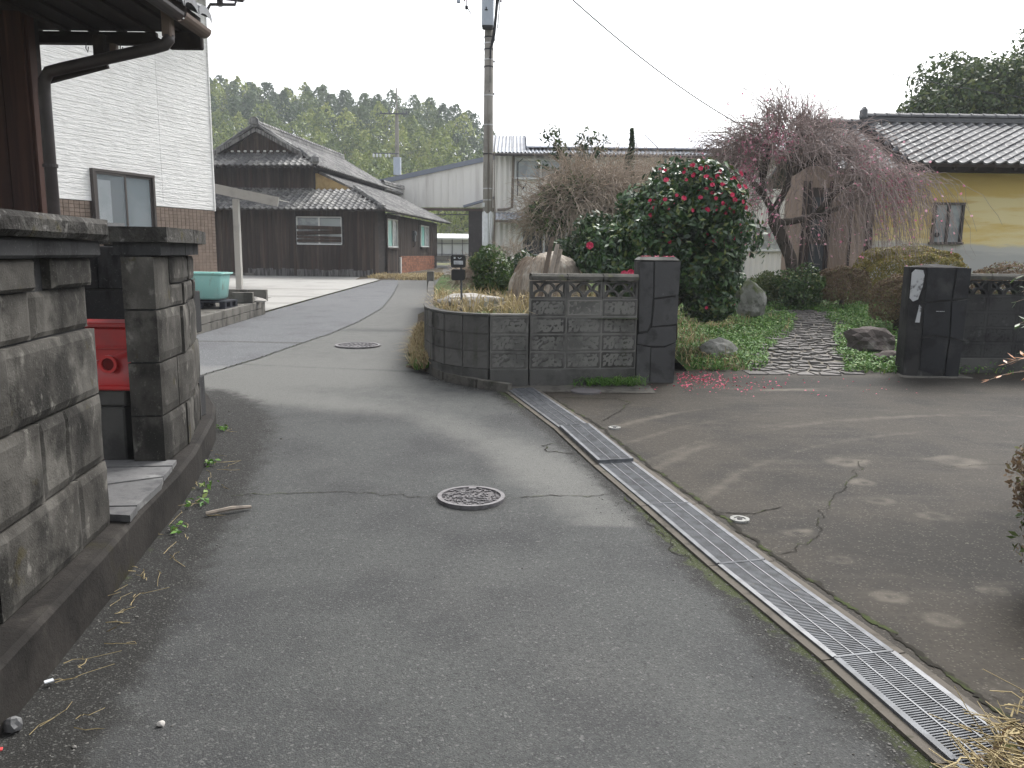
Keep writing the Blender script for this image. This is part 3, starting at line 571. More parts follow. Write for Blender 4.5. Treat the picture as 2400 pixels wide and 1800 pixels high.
# ------------------------------------------------------------------ brown house (corner, eave, gutter, downpipe)
mat('brown_board', (.055, .030, .024), [((.030, .018, .016), 3, .42, .64, {'stretch': (3, 3, .15)}), ((.085, .045, .034), 5, .56, .7, {'stretch': (4, 4, .2), 'amount': .7})], rough=.75, bump=(.4, 60, .004, {'stretch': (1, 1, .08)}), rnd=.2)
mat('dark_wood', (.035, .03, .028), [((.06, .05, .045), 5, .5, .7, {'stretch': (1, .2, 1)})], rough=.85, bump=(.3, 40, .003))
mat('gutter_pipe', (.04, .034, .034), [((.06, .052, .05), 4, .5, .7)], rough=.5, spec=.4)
mat('gutter_box', (.16, .125, .105), rough=.6)
mat('roof_tile', (.115, .12, .125), [((.18, .185, .19), 2.2, .42, .64), ((.06, .062, .064), 5, .52, .68), ((.23, .225, .2), 12, .62, .72, {'amount': .5})], rough=.5, bump=(.25, 60, .003), rnd=.3, spec=.5)
bh = thing('brown_house', 'dark brown timber house corner with low eave, behind the near stone wall', 'house', (-3.6, 6., .2))
x = -3.56
while x > -6.2:
    wd = U(.16, .2); piece('board', 'brown_board', bh, (x-wd/2, 6.03, 1.78), (round(wd-.006, 2), .03, 3.1), ch=.004); x -= wd
MB().box((-4.9, 6.12, 1.75), (2.72, .14, 3.1)).build('wall', 'dark_wood', bh)
MB().box((-3.575, 6.09, 1.78), (.075, .10, 3.12), ch=.008).build('corner_post', 'brown_board', bh)
# roof slab, rafters, beam, tiles; eave edge runs along y at x=-2.47
def rz_(xx): return 3.34+.40*(-2.47-xx)
sl = MB(); q = [(-2.47, 2.2), (-2.47, 6.55), (-6.6, 6.55), (-6.6, 2.2)]
sl.add([(a, b, rz_(a)) for a, b in q]+[(a, b, rz_(a)+.05) for a, b in q], [(0, 1, 2, 3), (7, 6, 5, 4), (0, 4, 5, 1), (1, 5, 6, 2), (2, 6, 7, 3), (3, 7, 4, 0)])
rf = sl.build('roof', 'dark_wood', bh)
for k in range(10): y = 2.5+.42*k; MB().bar((-2.55, y, rz_(-2.55)-.035), (-4.6, y, rz_(-4.6)-.035), .05, .065).build('rafter', 'dark_wood', rf)
MB().box((-4.35, 4.38, 3.295), (3.7, 4.3, .03)).build('soffit', 'dark_wood', bh)
for k in range(16): MB().box((-2.62-.22*k, 4.38, 3.27), (.05, 4.28, .03)).build('soffit_batten', 'dark_wood', bh)
MB().bar((-2.72, 6.36, 3.165), (-3.75, 6.36, 3.165), .07, .05).build('beam', 'dark_wood', bh)
MB().bar((-2.78, 6.46, 3.235), (-3.75, 6.46, 3.235), .04, .035).build('beam', 'dark_wood', bh)
MB().box((-3.16, 6.36, 3.12), (.10, .12, .17), ch=.015).build('bracket', 'dark_wood', bh)
MB().box((-3.07, 6.36, 3.11), (.05, .06, .09), ch=.01).build('cable_clip', 'gutter_box', bh)
MB().box((-2.56, 6.47, 3.20), (.26, .05, .13), ch=.01).build('verge_board', 'dark_wood', bh)
for xx in (-3.20, -2.94): MB().tube([(xx-.06, 6.32, 3.14), (xx-.06, 6.31, 3.10), (xx-.048, 6.31, 3.07), (xx-.04, 6.31, 3.11)], .004, 5).build('hook', 'gutter_pipe', bh)
gut = MB(); A = [math.pi+math.pi*i/8 for i in range(9)]
gut.grid([[(-2.43+.055*math.cos(a), y, 3.275+.055*math.sin(a)) for a in A] for y in (2.2, 4, 6.0)]); gut.build('gutter', 'gutter_pipe', bh)
gut = MB(); gut.grid([[(-2.40+.06*math.cos(a), y, 3.265+.06*math.sin(a)) for a in A] for y in (5.95, 6.42)]); gut.build('gutter', 'gutter_box', bh)
MB().box((-2.50, 6.0, 3.20), (.07, .075, .20), ch=.01).build('rain_head', 'gutter_box', bh)
MB().tube([(-2.50, 6.0, 3.12), (-2.50, 6.0, 3.09), (-2.53, 6.0, 3.055), (-2.62, 6.0, 3.03), (-3.28, 6.0, 2.885), (-3.38, 6.0, 2.86), (-3.42, 6.0, 2.80), (-3.425, 6.0, 2.7), (-3.425, 6.0, .3)], .042, 12).build('downpipe', 'gutter_pipe', bh, smooth=True)
for z in (2.2, 1.2): ring(.043, .052, -.012, .012, 16).build('pipe_clip', 'gutter_pipe', bh, M=Matrix.Translation((-3.425, 6.0, z)))
MB().bar((-3.44, 6.05, 2.80), (-3.0, 6.10, 2.93), .05, .03).build('strut', 'dark_wood', bh)
for k in range(6):      # eave tiles at the far end of the roof
    y = 6.42-.27*k
    mb = MB(); mb.grid([[(-2.38-.02*j*14, y+.13*math.cos(a)*.98, 3.38+.06*abs(math.sin(a))+.4*.28*j) for a in np.linspace(0, math.pi, 7)] for j in (0, 1)])
    mb.grid([[(-2.38, y+.13*math.cos(a)*.98, 3.38+.06*abs(math.sin(a))-d) for a in np.linspace(0, math.pi, 7)] for d in (.06, 0)])
    mb.build('roof_tile', 'roof_tile', rf)
mat('soffit', (.17, .14, .13), rough=.8)
# ------------------------------------------------------------------ white house
mat('white_siding', (0.792, 0.786, 0.762), [((0.720, 0.714, 0.690), 2.5, .45, .7), ((0.624, 0.618, 0.600), 5, .5, .66, {'stretch': (1, 1, 6), 'amount': .6, 'detail': 8})], rough=.8, bump=(.65, 4, .05, {'stretch': (1.3, 1.3, 9)}), bump2=(.4, 60, .004))
mat('brown_tile', (.2, .155, .125), [((.165, .128, .103), 7, .45, .65)], rough=.7, rnd=.1, bump=(.3, 60, .003))
mat('grout', (.13, .102, .085), rough=.9)
mat('bronze_frame', (.06, .05, .045), rough=.5, spec=.4)
glass('window_glass', (.30, .34, .36), .03, .62)
mat('curtain', (.85, .86, .85), [((.6, .62, .62), 1.6, .4, .65)], rough=.8)
mat('dark_room', (.05, .055, .06), rough=.9)
mat('grey_blind', (.22, .26, .28), [((.3, .33, .34), 1.2, .45, .7)], rough=.9)
mat('terracotta', (.30, .17, .11), [((.22, .12, .08), 14, .45, .65)], rough=.9, bump=(.4, 60, .004))
wrz = math.atan2(.938, .348)
wh = thing('white_house', 'two storey white sided house with brown tiled base and brown window', 'house', (-6.88, 18.5, .3), rz=wrz)
# local frame: -x runs back towards the camera along the wall, -y is the lane side (front), +y into the house
MB().box((-3.6, 2.08, 3.55), (7.2, 4.0, 6.6)).build('wall_core', 'grout', wh, local=True)
WX0, WX1, WZ0, WZ1 = -3.33, -1.86, 1.47, 2.78          # window opening (local z from .3)
bz = 2.20
k = 0
while bz < 6.82:
    h = .098
    segs = [(-7.2, 0.)] if bz > WZ1 or bz+h < WZ0 else [(-7.2, WX0-.03), (WX1+.03, 0.)]
    for a, b in segs:
        mb = MB(); y1 = -.012
        mb.add([(a, -.02-.005, bz), (b, -.02-.005, bz), (b, -.0215, bz+h-.002), (a, -.0215, bz+h-.002), (a, .08, bz+h-.002), (b, .08, bz+h-.002), (a, .08, bz), (b, .08, bz)], [(0, 1, 2, 3), (3, 2, 5, 4), (1, 0, 6, 7), (0, 3, 4, 6), (2, 1, 7, 5)])
        mb.build('siding_board', 'white_siding', wh, local=True)
    bz += h; k += 1
MB().box((-.01, .04, 4.53), (.05, .17, 4.7), ch=.01).build('corner_trim', 'white_siding', wh, local=True)
MB().box((-1.55, -.024, 4.75), (.010, .006, 4.9)).build('panel_joint', 'white_siding', wh, local=True)
cnt = 0; rest = MB(); tw, tz = .117, .073
for r in range(30):
    zc = 2.19-tz*(r+.5)
    for c in range(46):
        xc = -.004-tw*(c+.5)
        if WX0-.06 < xc < WX1+.06 and zc > WZ0-.06: continue
        if c*tw < 4.6 and zc > .75 and cnt < 295 and (xc > WX1 or zc > 1.45): piece('wall_tile', 'brown_tile', wh, (xc, -.005, zc), (.111, .022, .067), ch=.004, local=True); cnt += 1
        else: rest.box((xc, -.005, zc), (.111, .022, .067))
rest.build('wall_tiles', 'brown_tile', wh, local=True, kind='stuff')
wn = MB().box(((WX0+WX1)/2, -.06, WZ1), (WX1-WX0+.06, .08, .05)).box(((WX0+WX1)/2, -.06, WZ0), (WX1-WX0+.06, .10, .05)).box((WX0, -.06, (WZ0+WZ1)/2), (.05, .08, WZ1-WZ0-.05)).box((WX1, -.06, (WZ0+WZ1)/2), (.05, .08, WZ1-WZ0-.05)).build('window', 'bronze_frame', wh, local=True)
for i, (a, b) in enumerate([(WX0+.03, (WX0+WX1)/2+.03), ((WX0+WX1)/2-.03, WX1-.03)]):
    yy = -.075+.03*i; fr = MB()
    for xx in (a+.02, b-.02): fr.box((xx, yy, (WZ0+WZ1)/2), (.04, .025, WZ1-WZ0-.06))
    for zz in (WZ0+.05, WZ1-.05): fr.box(((a+b)/2, yy, zz), (b-a-.08, .025, .04))
    fr.build('sash', 'bronze_frame', wn, local=True)
    MB().box(((a+b)/2, yy, (WZ0+WZ1)/2), (b-a-.08, .006, WZ1-WZ0-.14)).build('pane', 'window_glass', wn, local=True)
MB().box((WX0+.27, -.036, (WZ0+WZ1)/2+.08), (.30, .008, WZ1-WZ0-.5)).build('curtain', 'curtain', wn, local=True)
MB().box((WX1-.35, -.036, (WZ0+WZ1)/2), (.62, .006, WZ1-WZ0-.1)).build('blind', 'grey_blind', wn, local=True)
MB().box((WX0+.55, -.038, WZ0+.2), (.5, .004, .28)).build('shelf', 'terracotta', wn, local=True)
# eave of the white house at the far corner
ev = MB(); ev.add([(-7.5, -.55, 6.86), (.7, -.55, 6.86), (.7, 4, 7.7), (-7.5, 4, 7.7), (-7.5, -.55, 7.0), (.7, -.55, 7.0), (.7, 4, 7.84), (-7.5, 4, 7.84)], [(3, 2, 1, 0), (4, 5, 6, 7), (0, 1, 5, 4), (1, 2, 6, 5), (2, 3, 7, 6), (3, 0, 4, 7)])
rf = ev.build('roof', 'soffit', wh, local=True)
MB().box((-3.4, -.61, 6.93), (8.2, .09, .1), ch=.02).build('gutter', 'gutter_pipe', rf, local=True)
MB().box((.715, 1.72, 7.33), (.03, 4.5, .17), M=Matrix.Rotation(math.atan2(.84, 4.55), 4, 'X')).build('bargeboard', 'gutter_pipe', rf, local=True)
MB().box((.32, -.16, 6.78), (.1, .12, .22), ch=.02).build('eave_bracket', 'gutter_pipe', rf, local=True)
MB().tube([(.42, -.55, 6.86), (.4, -.5, 6.7), (.1, -.08, 6.66), (.05, .0, 6.5)], .035, 8).build('downpipe', 'gutter_pipe', rf, local=True)
# ------------------------------------------------------------------ carport
mat('alu', (.42, .41, .38), [((.33, .32, .3), 2, .45, .7)], rough=.5, metal=.2)
cp = thing('carport', 'pale aluminium carport with single post beside the white house', 'carport', (-8.1, 23.5, gz(23.5)))
MB().bar((-12, 23.4, 4.02), (-6.83, 23.4, 3.0), .06, .27).build('front_beam', 'alu', cp)
MB().bar((-12, 25.2, 4.10), (-7.5, 25.2, 3.21), 3.4, .03).build('roof_panel', 'alu', cp)
MB().box((-8.1, 23.52, 1.72), (.17, .17, 2.72), ch=.015).build('post', 'alu', cp)
MB().box((-8.1, 23.52, gz(23.5)+.04), (.25, .25, .03), ch=.004).build('base_plate', 'alu', cp)
for y in (24.6, 25.8): MB().bar((-12, y, 4.05), (-7.55, y, 3.17), .05, .06).build('purlin', 'alu', cp)
# ------------------------------------------------------------------ platform with tub
mat('retaining_block', (0.150, 0.143, 0.128), [((0.075, 0.071, 0.064), 3, .45, .65, {'stretch': (1, 1, .5)}), ((0.053, 0.056, 0.022), 5, .6, .7, {'amount': .5})], rough=.9, bump=(.5, 50, .005), rnd=.12)
sheet('tub_platform', 'kerb_concrete', [12.85, 14, 15, 16.45, 17.6], lambda y: -16, lambda y: -5.26-.02*(y-12.9), 4, lambda x, y: gz(y)+.285)
rw = thing('retaining_wall', 'low grey block retaining wall below the turquoise tub', 'wall', (-5.2, 14.6, .25))
for r in range(2):
    for k in range(10):
        y = 12.85+.39*k-(0 if r else .2); 
        if y+.39 > 16.7: continue
        piece('block', 'retaining_block', rw, (-5.18-.03*k/3.2, y+.195, gz(y+.2)+.075+.145*r), (.12, .382, .138), ch=.006)
for k in range(9): piece('block', 'retaining_block', rw, (-5.5-.39*k, 12.86, gz(12.9)+.14), (.382, .12, .28), ch=.006)
lw = thing('low_block_wall', 'short grey block wall standing on the platform behind the tub', 'wall', (-5.6, 16.6, .55))
for k in range(5): piece('block', 'retaining_block', lw, (-5.33-.39*k, 16.55, gz(16.5)+.28+.12), (.382, .12, .24), ch=.006)
piece('block', 'retaining_block', lw, (-5.27, 16.5, gz(16.5)+.13), (.14, .2, .27), ch=.006)
mat('turquoise', (.30, .58, .53), [((.36, .60, .55), 3, .45, .7), ((.20, .17, .10), 7, .54, .68, {'stretch': (1, 1, .35), 'amount': .8, 'detail': 10})], rough=.5, spec=.5)
mat('black_plastic', (.022, .024, .03), rough=.6)
mat('sandbag', (.33, .31, .27), [((.22, .2, .17), 8, .45, .65)], rough=.95, bump=(.4, 150, .003), rnd=.15)
px, py, pz = -5.72, 14.75, gz(14.7)+.287
pt = thing('pallet', 'black plastic pallet under the turquoise tub', 'pallet', (px, py, pz))
MB().box((px, py, pz+.125), (.95, .7, .025)).build('deck', 'black_plastic', pt)
for a in (-.42, 0, .42):
    MB().box((px+a, py, pz+.012), (.1, .7, .02)).build('runner', 'black_plastic', pt)
    for b in (-.28, 0, .28): MB().box((px+a, py+b, pz+.067), (.1, .1, .09)).build('foot', 'black_plastic', pt)
tb = thing('bathtub', 'old turquoise bathtub standing on a black pallet, rust streaked', 'bathtub', (px, py, pz+.14))
def rr(hx, hy, r, n=5):
    out = []
    for sx, sy, a0 in ((1, 1, 0), (-1, 1, 90), (-1, -1, 180), (1, -1, 270)):
        out += [(sx*(hx-r)+r*math.cos(rad(a0+90*i/n)), sy*(hy-r)+r*math.sin(rad(a0+90*i/n))) for i in range(n+1)]
    return out
lev = [(.30, .24, .02, .06), (.34, .27, .05, .08), (.385, .305, .46, .08), (.43, .34, .485, .07), (.43, .34, .51, .07), (.36, .28, .505, .07), (.30, .24, .12, .07)]
T = []
for hx, hy, z, r in lev: T.append([(px+a, py+b, pz+.14+z) for a, b in rr(hx, hy, r)]+[(px+rr(hx, hy, r)[0][0], py+rr(hx, hy, r)[0][1], pz+.14+z)])
m_ = MB().grid(T[:3]); m_.f.append(tuple(range(24))[::-1]); m_.build('shell', 'turquoise', tb, smooth=True)
m_ = MB().grid(T[3:6]); m_.grid([T[2], T[3]]); m_.build('rim', 'turquoise', tb)
m_ = MB().grid(T[5:7]); m_.f.append(tuple(range(25, 49))); m_.build('basin', 'turquoise', tb, smooth=True)
hb = thing('hollow_brick', 'hollow terracotta brick resting on the tub rim', 'brick', (px-.22, py-.3, pz+.65))
c0 = Vector((px-.20, py-.31, pz+.725)); hm = MB()
for a, b, s in ((0, .052, (.2, .1, .016)), (0, -.052, (.2, .1, .016))): hm.box(c0+Vector((0, 0, b)), s)
for a in (-.092, 0, .092): hm.box(c0+Vector((a, 0, 0)), (.016, .1, .088))
hm.build('shell', 'terracotta', hb)
for k in range(5):
    sb = MB(); nn_ = 12; c = (px-.52+.02*k+(.06 if k == 0 else 0), py-.42, pz+.06+.085*k); P = []
    for i in range(9):
        u = -1+2*i/8; w_ = (1-abs(u)**3.5)**.5 if abs(u) < 1 else .12
        P.append([(c[0]+u*.2, c[1]+.13*w_*math.cos(t)*(1+.1*nz((u, t, k), 2)), c[2]+.05*w_*math.sin(t)) for t in np.linspace(0, 2*math.pi, nn_+1)])
    o = sb.grid(P).build('sandbag', 'sandbag', smooth=True)
    tag(o, ['white sandbag at the bottom of the pile beside the tub', 'sandbag second from the bottom of the pile beside the tub', 'middle sandbag of the pile beside the tub', 'sandbag second from the top of the pile beside the tub', 'topmost sandbag of the pile beside the tub'][k], 'sandbag', 'sandbags beside the tub')
o = piece('concrete_block', 'retaining_block', None, (-5.42, 15.9, gz(15.9)+.285+.11), (.4, .16, .21), rz=.15, ch=.008); tag(o, 'loose concrete block lying beside the tub', 'block')
mat('pale_rock', (.42, .40, .37), [((.28, .27, .25), 8, .45, .65)], rough=.9, bump=(.6, 20, .01))
def rock(name, label, loc, r, seed, m, cat='rock', group=None, sub=3, amp=.35):
    bm = bmesh.new(); bmesh.ops.create_icosphere(bm, subdivisions=sub, radius=1)
    for v in bm.verts:
        p = v.co.copy(); k = 1+amp*nz(p, 1.1, seed)+amp*.5*nz(p, 2.6, seed)+amp*.2*nz(p, 6, seed)
        v.co = Vector((p.x*r[0]*k, p.y*r[1]*k, p.z*r[2]*k))
        if v.co.z < -.5*r[2]: v.co.z = -.5*r[2]
    me = bpy.data.meshes.new(name); bm.to_mesh(me); bm.free(); me.materials.append(MATS[m])
    return tag(link(name, me, M=Matrix.Translation(loc)), label, cat, group)
rock('flat_stone', 'flat pale stone on the end of the low retaining wall', (-5.3, 16.15, gz(16.1)+.285+.04), (.24, .12, .07), 3, 'pale_rock')
# ------------------------------------------------------------------ tiled roofs
def tile_mesh(pu, pv, name, m):
    """one S-curved pantile, eave edge at -y, with a thick lip"""
    prof = [(-.5, .014), (-.34, -.012), (-.1, -.016), (.12, .016), (.30, .048), (.42, .044), (.52, .014)]
    mb = MB(); n = len(prof)
    mb.grid([[(u*pu, -pv*.55, h+.026) for u, h in prof], [(u*pu, pv*.55, h) for u, h in prof]])
    mb.grid([[(u*pu, -pv*.55, h-.016) for u, h in prof], [(u*pu, -pv*.55, h+.026) for u, h in prof]])
    return mb.mesh(name, m)
def lay_tiles(parent, P0, eu, ev, nu, nv, pu, pv, m, keep, inside=None, local=False, name='roof_tile'):
    """P0 eave corner, eu along the eave, ev up the slope; returns leftovers joined as one stuff part"""
    eu, ev = Vector(eu).normalized(), Vector(ev).normalized(); nn = eu.cross(ev); R = Matrix((eu, ev, nn)).transposed().to_4x4()
    me = tile_mesh(pu, pv, name, m); rest = MB(); n = 0
    fl = [[v.co.copy() for v in me.vertices], [tuple(p.vertices) for p in me.polygons]]
    for j in range(nv):
        for i in range(nu):
            if inside and not inside((i+.5)*pu, (j+.5)*pv): continue
            p = Vector(P0)+eu*((i+.5)*pu)+ev*((j+.5)*pv)+nn*(.012+U(-.004, .004)); T = Matrix.Translation(p) @ R @ Matrix.Rotation(U(-.02, .02), 4, 'Z')
            if n < keep: link(name, me, parent, M=T, local=local); n += 1
            else: rest.add([T @ v for v in fl[0]], fl[1])
    if rest.v: rest.build('roof_tiles', m, parent, kind='stuff', local=local)
    return n
def ridge(parent, a, b, r, m, local=False, step=.27, layers=2):
    a, b = Vector(a), Vector(b); d = (b-a); n = max(1, int(d.length/step)); ux = d.normalized(); q = ux.to_track_quat('X', 'Z').to_matrix().to_4x4()
    for k in range(layers): MB().box((0, 0, 0), (d.length, r*2.3-.02*k, .05)).build('ridge_course', m, parent, local=local, M=Matrix.Translation((a+b)/2+Vector((0, 0, .02+.055*k))) @ q)
    cap_ = MB(); A = np.linspace(0, math.pi, 7); L2 = d.length/n
    cap_.grid([[(x_, k_*math.cos(t), k_*math.sin(t)) for t in A] for x_, k_ in ((-L2*.52, r*1.02), (L2*.40, r*.94), (L2*.42, r*1.12), (L2*.52, r*1.12))]); cap_.f += []
    me = cap_.mesh('ridge_tile', m)
    for i in range(n): link('ridge_tile', me, parent, M=Matrix.Translation(a+ux*((i+.5)*L2)+Vector((0, 0, .02+.055*layers))) @ q, local=local)
mat('old_tile', (.10, .1, .10), [((.21, .207, .195), 1.3, .42, .62), ((.05, .05, .05), 4, .52, .68), ((.27, .26, .23), 9, .6, .72, {'amount': .7})], rough=.65, rnd=.38, spec=.4)
mat('old_plank', (0.0391, 0.0290, 0.0238), [((0.0747, 0.0580, 0.0458), 2, .45, .68, {'stretch': (4, 4, .25)}), ((0.0575, 0.0300, 0.0220), 3, .52, .66, {'stretch': (5, 5, .2), 'amount': .7})], rough=.85, bump=(.3, 30, .006, {'stretch': (1, 1, .06)}), rnd=.3)
mat('plank_foot', (.15, .145, .14), [((.05, .046, .044), 3, .42, .6, {'stretch': (4, 4, .4)})], rough=.9, rnd=.25)
mat('clay', (.38, .27, .12), [((.28, .19, .09), 3, .45, .65)], rough=.95, bump=(.4, 14, .01))
mat('alu_white', (.62, .63, .62), rough=.5)
mat('turq_glass', (.22, .52, .47), [((.3, .58, .52), 2, .45, .65)], rough=.25, spec=.5)
mat('grey_glass', (.33, .36, .37), [((.22, .24, .25), 2, .45, .6)], rough=.2, spec=.5)
mat('old_brick', (.27, .12, .07), [((.17, .08, .055), 5, .45, .66)], rough=.9, rnd=.25)
mat('plaster_white', (.58, .57, .54), [((.42, .41, .39), 2, .45, .7)], rough=.9)
DR = rad(-6)
dh = thing('dark_timber_house', 'old black timber house with tiled hip-and-gable roof at the end of the lane', 'house', (-6.0, 34.3, 0), rz=DR)
loc = dict(local=True)
MB().box((-5.2, 7.1, 1.9), (10.2, 13.8, 2.9)).build('wall_core', 'dark_wood', dh, **loc)
MB().box((-5.6, 7.2, 4.45), (5.2, 11.7, 1.9)).build('upper_wall_core', 'dark_wood', dh, **loc)
FW = (-3.42, -1.45, 1.92, 3.06)
x = 0.
while x > -9.6:
    w_ = .19; xc = x-w_/2
    if FW[0]-.1 < xc < FW[1]+.1:
        piece('plank', 'old_plank', dh, (xc, .17, .55+(FW[2]-.55)/2), (w_-.008, .03, FW[2]-.55), ch=.003, **loc); piece('plank', 'old_plank', dh, (xc, .17, (FW[3]+3.34)/2), (w_-.008, .03, 3.34-FW[3]), ch=.003, **loc)
    else: piece('plank', 'old_plank', dh, (xc, .17+U(-.006, .006), 1.95), (w_-.008, .03, 2.8), ch=.003, **loc)
    if x > -5.6: piece('skirt_board', 'plank_foot', dh, (xc, .14, .66+U(-.05, .05)), (w_-.01, .015, .36), ch=.002, **loc)
    x -= w_
MB().box((-7.5, .12, .57), (4.2, .12, .14), ch=.01).build('footing', 'retaining_block', dh, **loc)
x = -3.05
while x > -8.8: piece('plank', 'old_plank', dh, (x-.1, 1.33, 4.95), (.19, .03, 1.5), ch=.003, **loc); x -= .2
for xx in (-.02, -3.55): MB().box((xx, .13, 1.95), (.10, .06, 2.8), ch=.008).build('corner_post', 'old_plank', dh, **loc)
# front window with boards nailed across
wn = MB().box(((FW[0]+FW[1])/2, .14, FW[3]), (2.0, .06, .05)).box(((FW[0]+FW[1])/2, .14, FW[2]), (2.0, .08, .05)).box((FW[0], .14, 2.49), (.05, .06, 1.09)).box((FW[1], .14, 2.49), (.05, .06, 1.09)).box((-2.435, .14, 2.49), (.07, .05, 1.09)).build('window', 'alu_white', dh, **loc)
for a, b in ((FW[0]+.03, -2.48), (-2.39, FW[1]-.03)): MB().box(((a+b)/2, .17, 2.49), (b-a, .01, 1.05)).build('pane', 'grey_glass', wn, **loc)
for zc, h_, t_ in ((2.61, .16, .02), (2.41, .17, -.03), (2.2, .12, .02), (2.06, .12, 0)): MB().box((-2.435, .095, zc), (1.98, .02, h_), M=Matrix.Rotation(t_, 4, 'Y')).build('nailed_board', 'old_plank', wn, **loc)
# right side along the lane: doorway, turquoise window, meter, second window, brick base
y = 0.3
while y < 13.9:
    w_ = .22; yc = y+w_/2; z0 = .55 if yc < 5 else 1.45
    if 1.0 < yc < 2.2: pass
    elif 2.35 < yc < 4.3: piece('plank', 'old_plank', dh, (-.07, yc, 1.2), (.03, .21, 1.25), ch=.003, **loc)
    elif 9.2 < yc < 11.4: piece('plank', 'old_plank', dh, (-.07, yc, 1.66), (.03, .21, .42), ch=.003, **loc)
    else: piece('plank', 'old_plank', dh, (-.07+U(-.006, .006), yc, (z0+3.3)/2), (.03, .21, 3.3-z0), ch=.003, **loc)
    y += w_
def side_window(y0, y1, z0, z1, gm):
    wn = MB(); 
    for zz in (z0, z1): wn.box((-.03, (y0+y1)/2, zz), (.09, y1-y0+.05, .06))
    for yy in (y0, (y0+y1)/2, y1): wn.box((-.03, yy, (z0+z1)/2), (.07, .06, z1-z0-.06))
    wn = wn.build('window', 'alu_white', dh, **loc)
    for a, b, g_ in ((y0+.03, (y0+y1)/2-.03, gm), ((y0+y1)/2+.03, y1-.03, 'grey_glass')): MB().box((-.05, (a+b)/2, (z0+z1)/2), (.01, b-a, z1-z0-.08)).build('pane', g_, wn, **loc)
    MB().box((.03, (y0+y1)/2, z0-.09), (.1, y1-y0+.2, .05)).build('sill', 'old_plank', wn, **loc)
side_window(2.4, 4.2, 1.86, 3.1, 'turq_glass'); side_window(9.3, 11.3, 1.95, 3.05, 'turq_glass')
MB().box((-.10, 1.6, 1.9), (.02, 1.15, 2.6)).build('door', 'dark_wood', dh, **loc)
MB().box((-.03, 2.26, 1.9), (.1, .1, 2.75), ch=.006).build('door_post', 'old_plank', dh, **loc)
MB().box((-.03, 4.75, .95), (.1, .2, .85), ch=.01).build('white_post', 'plaster_white', dh, **loc)
MB().box((-.09, 9.0, .98), (.06, 8., .92)).build('brick_base', 'grout', dh, **loc)
brn = 0; rest = MB()
for r in range(9):
    for k in range(34):
        yy = 5.08+.235*k+(.117 if r % 2 else 0)
        if yy > 13: continue
        piece('brick', 'old_brick', dh, (-.055, yy, .58+.1*r), (.04, .22, .088), ch=.004, **loc)
mt = MB().box((.03, 7.6, 2.45), (.12, .3, .55), ch=.02).build('electric_meter', 'galvanised', dh, **loc)
MB().tube([(.09, 7.6, 2.58), (.14, 7.6, 2.58)], .1, 16).build('dial', 'grey_glass', mt, **loc)
for dy in (-.1, .1): MB().tube([(.04, 7.6+dy, 2.18), (.05, 7.6+dy, 1.98), (-.03, 7.6, 1.9)], .012, 5).build('cable', 'black_plastic', mt, **loc)
# lower front roof, lean-to on the right, clay patch
z_e, y_e = 3.35, -.7
def quad_slab(pts, th, name, m, parent, **k):
    pts = [Vector(p) for p in pts]; n = (pts[1]-pts[0]).cross(pts[2]-pts[0]).normalized()*th; k_ = len(pts)
    return MB().add([tuple(p) for p in pts]+[tuple(p-n) for p in pts], [tuple(range(k_)), tuple(range(k_, 2*k_))[::-1]]+[(i, k_+i, k_+(i+1) % k_, (i+1) % k_) for i in range(k_)]).build(name, m, parent, **k)
lr = quad_slab([(-10.5, y_e, z_e), (.7, y_e, z_e), (-1.2, 1.25, 4.3), (-10.5, 1.25, 4.3)], .07, 'lower_roof', 'dark_wood', dh, **loc)
lay_tiles(lr, (-10.5, y_e, z_e), (1, 0, 0), (0, 1.95, .95), 42, 9, .267, .24, 'old_tile', 300, inside=lambda u, v: u < 11.2-v*.87-.05 and u > 1.6, local=True)
MB().box((-6.1, 1.22, 4.33), (6., .16, .08), ch=.02).build('flashing', 'plank_foot', dh, **loc)
ll = quad_slab([(.7, y_e, z_e), (.7, 14.2, z_e), (-2.95, 14.2, 5.1), (-2.95, 1.7, 5.1), (-1.2, 1.7, 4.27), (-1.2, 1.2, 4.27)], .07, 'side_roof', 'dark_wood', dh, **loc)
lay_tiles(ll, (.7, y_e, z_e), (0, 1, 0), (-3.65, 0, 1.75), 56, 17, .267, .235, 'old_tile', 0, inside=lambda u, v: (u > v*1.0+.05 if v < 2.12 else u > 2.4), local=True)
ridge(ll, (.66, -.62, z_e+.05), (-1.15, 1.2, 4.36), .07, 'old_tile', local=True, layers=1)
for x_, z_ in ((-2.9, 5.06), (-2.3, 4.78), (-1.7, 4.5)): MB().box((x_+.3, 1.66, z_-.12), (.64, .07, .1), M=Matrix.Rotation(rad(25.6), 4, 'Y')).build('verge_tile', 'old_tile', ll, **loc)
MB().add([(-3.0, 1.42, 4.25), (-1.35, 1.42, 4.25), (-1.5, 1.42, 4.4), (-2.9, 1.42, 5.02), (-3.0, 1.42, 5.02)], [(0, 1, 2, 3, 4)]).build('clay_wall', 'clay', dh, **loc)
MB().box((.05, -.58, z_e+.16), (.0001+.3, .24, .26), ch=.08).build('hip_end_tile', 'old_tile', ll, M=Matrix.Translation((.45, .0, 0)), local=True)
